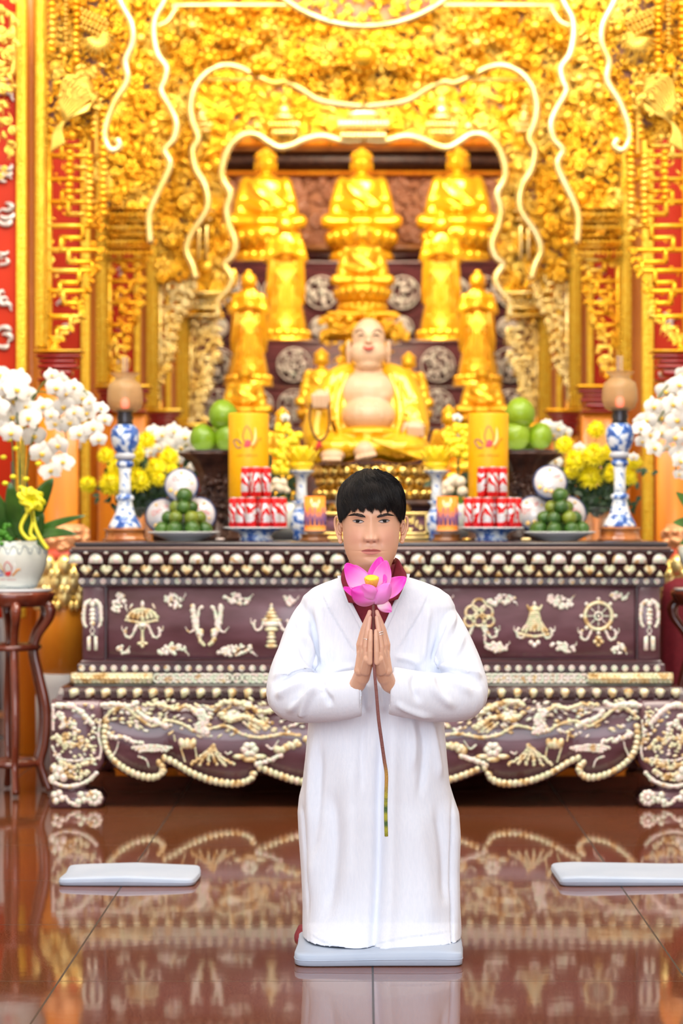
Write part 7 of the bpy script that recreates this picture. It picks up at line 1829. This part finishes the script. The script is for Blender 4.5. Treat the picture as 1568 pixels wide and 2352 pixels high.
fstand(26, YO, 'round red-brown wooden flower stand with marble top, left of the altar', ztab)
fstand(1640, YR, 'round wooden flower stand mostly out of frame at the right edge', .879)
# a pale curtain panel and dark case behind the stand
b = MB(); xs_ = np.linspace(P(-60, 0, 13.6)[0], P(96, 0, 13.6)[0], 60)
b.rings([np.array([(x_, 13.6+.03*sin(i*.9), z) for i, x_ in enumerate(xs_)]) for z in (.02, .8, 1.25)], close=False, cap=False); o = b.build('curtain', mat('grey_white_curtain', (.72, .72, .74), .8)); tag(o, 'grey-white curtain hanging low behind the left flower stand', 'curtain'); sd = o.modifiers.new('t', 'SOLIDIFY'); sd.thickness = .004
b = MB(); b.box(P(-40, 1800, 12.0)*np.array((1, 1, 0))+np.array((0, 0, .001)), P(42, 1690, 12.3)*np.array((1, 1, 1)), bev=.03)
cs = empty('equipment_case', (P(10, 0, 12.1)[0], 12.1, 0), 'black case with a grey round wheel behind the legs of the flower stand', 'case'); b.build('case', METD, cs)
b = MB(); c_ = P(33, 1745, 11.95); b.lathe([(.05, -.02), (.055, 0), (.02, .005)], (0, 0, 0), 20); b.V = [np.stack([V[:, 0], -V[:, 2], V[:, 1]*1.3], 1)+np.array((c_[0], 11.98, max(.075, c_[2]))) for V in b.V]; b.build('wheel', mat('grey_plastic', (.3, .3, .32), .5), cs)
# chrysanthemum bouquets
b = MB(); rg = random.Random(9)
for i in range(150):
    u = rg.random(); el = math.asin(2*u-1) if u > .28 else rg.uniform(-.5, .2); a_ = i*2.39996; d_ = np.array((cos(el)*cos(a_), cos(el)*sin(a_), sin(el))); L_ = rg.uniform(.85, 1.05); e_ = d_*L_+np.array((0, 0, -.10 if el < .3 else .0)); sd_ = np.cross(d_, (0.2, .3, 1)); sd_ /= np.linalg.norm(sd_)
    b.tube([d_*.15, d_*.6*L_+sd_*.03, e_+sd_*.08*rg.uniform(-1, 1)], [.05, .075, .02], 4, cap=False)
b.ell((0, 0, 0), (.72, .72, .66), 12, 8); mum = b.data('bloom', [CHR])
def bouquet(px_, side, fl):
    Y = 10.15; k = Y/F; c = at(px_, Y); r0 = empty('chrysanthemum_bouquet', c, 'vase of yellow chrysanthemums beside the %s oil lamp' % side, 'flowers', 'bouquets of yellow chrysanthemums')
    b = MB(); b.lathe(prof([(22, 1241), (26, 1236), (22, 1205), (30, 1170), (34, 1165), (28, 1165)], Y), (c[0], Y, ZA), 28); b.build('vase', CLEAR, r0)
    for (x_, y_, r_) in fl:
        o = bpy.data.objects.new('bloom', mum); scene.collection.objects.link(o); o.parent = r0; p = P(x_, y_, Y-.06+rnd.uniform(-.06, .05)); o.location = tuple(p-np.array(c)); o.scale = (r_*k,)*3; o.rotation_euler = (rnd.uniform(.7, 1.3), rnd.uniform(-.5, .5), 0)
        s_ = MB(); s_.tube(catmull([p, (p+np.array((c[0], Y, ZA+.12)))/2+np.array((0, .02, .02)), np.array((c[0], Y, ZA+.10))], 4), .003, 5); s_.build('stem', STEMG, r0)
    b = MB()
    for i in range(420):
        t_ = rnd.random(); x_ = px_+rnd.gauss(0, 34)*(1.15-t_*.3); y_ = 1105+rnd.uniform(-40, 70); a_ = rnd.uniform(0, 6.3); p = P(x_, y_, Y+rnd.uniform(-.06, .10)); leaf(b, p, p+np.array((cos(a_)*.035, rnd.uniform(-.015, .015), sin(a_)*.035)), .02, .004)
    for i in range(26):
        a_ = rnd.uniform(-1.2, 1.2); p = P(px_+rnd.uniform(-40, 40), 1150, Y+.02); b.tube([p, p+np.array((sin(a_)*.08, 0, abs(cos(a_))*.07))], .0015, 4)
    b.build('foliage', LEAFD, r0)
bouquet(322, 'left', [(320, 1103, 31), (255, 1110, 31), (202, 1112, 22), (358, 1075, 26), (388, 1050, 26), (312, 1040, 24), (336, 1012, 24), (270, 1072, 26), (243, 1046, 22), (365, 1100, 20), (300, 1068, 22), (395, 1078, 16)])
bouquet(1370, 'right', [(1355, 1094, 33), (1322, 1058, 29), (1362, 1045, 30), (1296, 1022, 24), (1368, 986, 23), (1408, 1087, 26), (1442, 1095, 24), (1455, 1060, 22), (1312, 1082, 20), (1392, 1040, 20)])
# distant white orchids and mixed flowers
def far_flowers(px_, Y, label, fl, zbase, extra=(), nm='white_flower_arrangement'):
    k = Y/F; r0 = empty(nm, (P(px_, 0, Y)[0], Y, zbase), label, 'flowers')
    for (x_, y_, r_) in fl: orchid_flower(r0, P(x_, y_, Y+rnd.uniform(-.08, .05)), r_*k*1.05, (rnd.uniform(-.3, .3), rnd.uniform(-.3, .3), rnd.uniform(-.6, .6)))
    b = MB(); 
    for (x_, y_, r_) in fl: b.tube(catmull([P(x_, y_, Y+.03), P((x_+px_)/2, y_+30, Y+.05), P(px_, 1190, Y)], 4), .004, 5)
    b.build('stems', STEMG, r0); b = MB()
    for i in range(40): p = P(px_+rnd.uniform(-45, 45), rnd.uniform(1080, 1200), Y+rnd.uniform(-.05, .1)); a_ = rnd.uniform(0, 6.3); leaf(b, p, p+np.array((cos(a_)*.08, 0, sin(a_)*.08)), .035, .01)
    b.build('leaves', LEAFD, r0)
    b = MB(); c_ = (P(px_, 0, Y)[0], Y, zbase); b.lathe([(.07, 0), (.10, .08), (.09, .16), (.075, .17), (.01, .165)], c_, 24); b.build('pot', POT, r0)
    for (x_, y_, r_, m_) in extra: b = MB(); [b.ell(P(x_+rnd.uniform(-r_, r_), y_+rnd.uniform(-r_*.6, r_*.6), Y-.08), r_*k*.55, 8, 6) for _ in range(7)]; b.build('blossom', m_, r0)
SCAR = mat('scarlet_blossom', (.85, .03, .01), .5); CRM = mat('cream_blossom', (.92, .78, .58), .6); YLB = mat('yellow_blossom', (.95, .72, .02), .5)
far_flowers(400, 10.64, 'white orchids behind the left round tins', [(372, 1000, 22), (400, 992, 24), (425, 1005, 24), (352, 990, 18), (385, 1025, 24), (415, 1030, 24), (440, 1040, 20), (405, 1052, 20), (450, 1072, 18), (365, 1030, 18), (392, 1005, 20), (430, 1020, 18), (432, 1075, 16), (345, 1040, 16)], ZA, ((458, 1100, 14, SCAR), (466, 1120, 10, SCAR), (372, 1150, 12, EO_)))
far_flowers(1290, 10.64, 'white orchids behind the right round tins', [(1262, 980, 18), (1282, 985, 20), (1298, 995, 18), (1270, 1000, 18), (1252, 975, 14), (1275, 1060, 18), (1255, 1075, 18), (1232, 1080, 16), (1330, 1030, 16)], ZA)
for px_, side, ex in ((655, 'left', ((650, 985, 16, YLB), (672, 1010, 18, YLB), (640, 1030, 18, YLB), (662, 1055, 20, YLB), (648, 1075, 18, YLB), (630, 1115, 20, CRM), (652, 1120, 12, CRM), (690, 1045, 12, YLB))), (1050, 'right', ((1062, 990, 18, YLB), (1040, 1010, 16, YLB), (1058, 1040, 20, YLB), (1075, 1010, 14, YLB), (1020, 1080, 12, EO_), (1050, 1115, 24, CRM), (1020, 1125, 16, CRM), (1050, 1150, 9, POM), (1060, 1190, 16, mat('lilac_blossom', (.55, .42, .70), .6))))):
    far_flowers(px_, 10.72, 'mixed yellow and cream blossoms between pillar candle and laughing statue, %s side' % side, [(px_, 960, 12), (px_+12, 1000, 12)], ZA, ex, 'mixed_flower_arrangement')
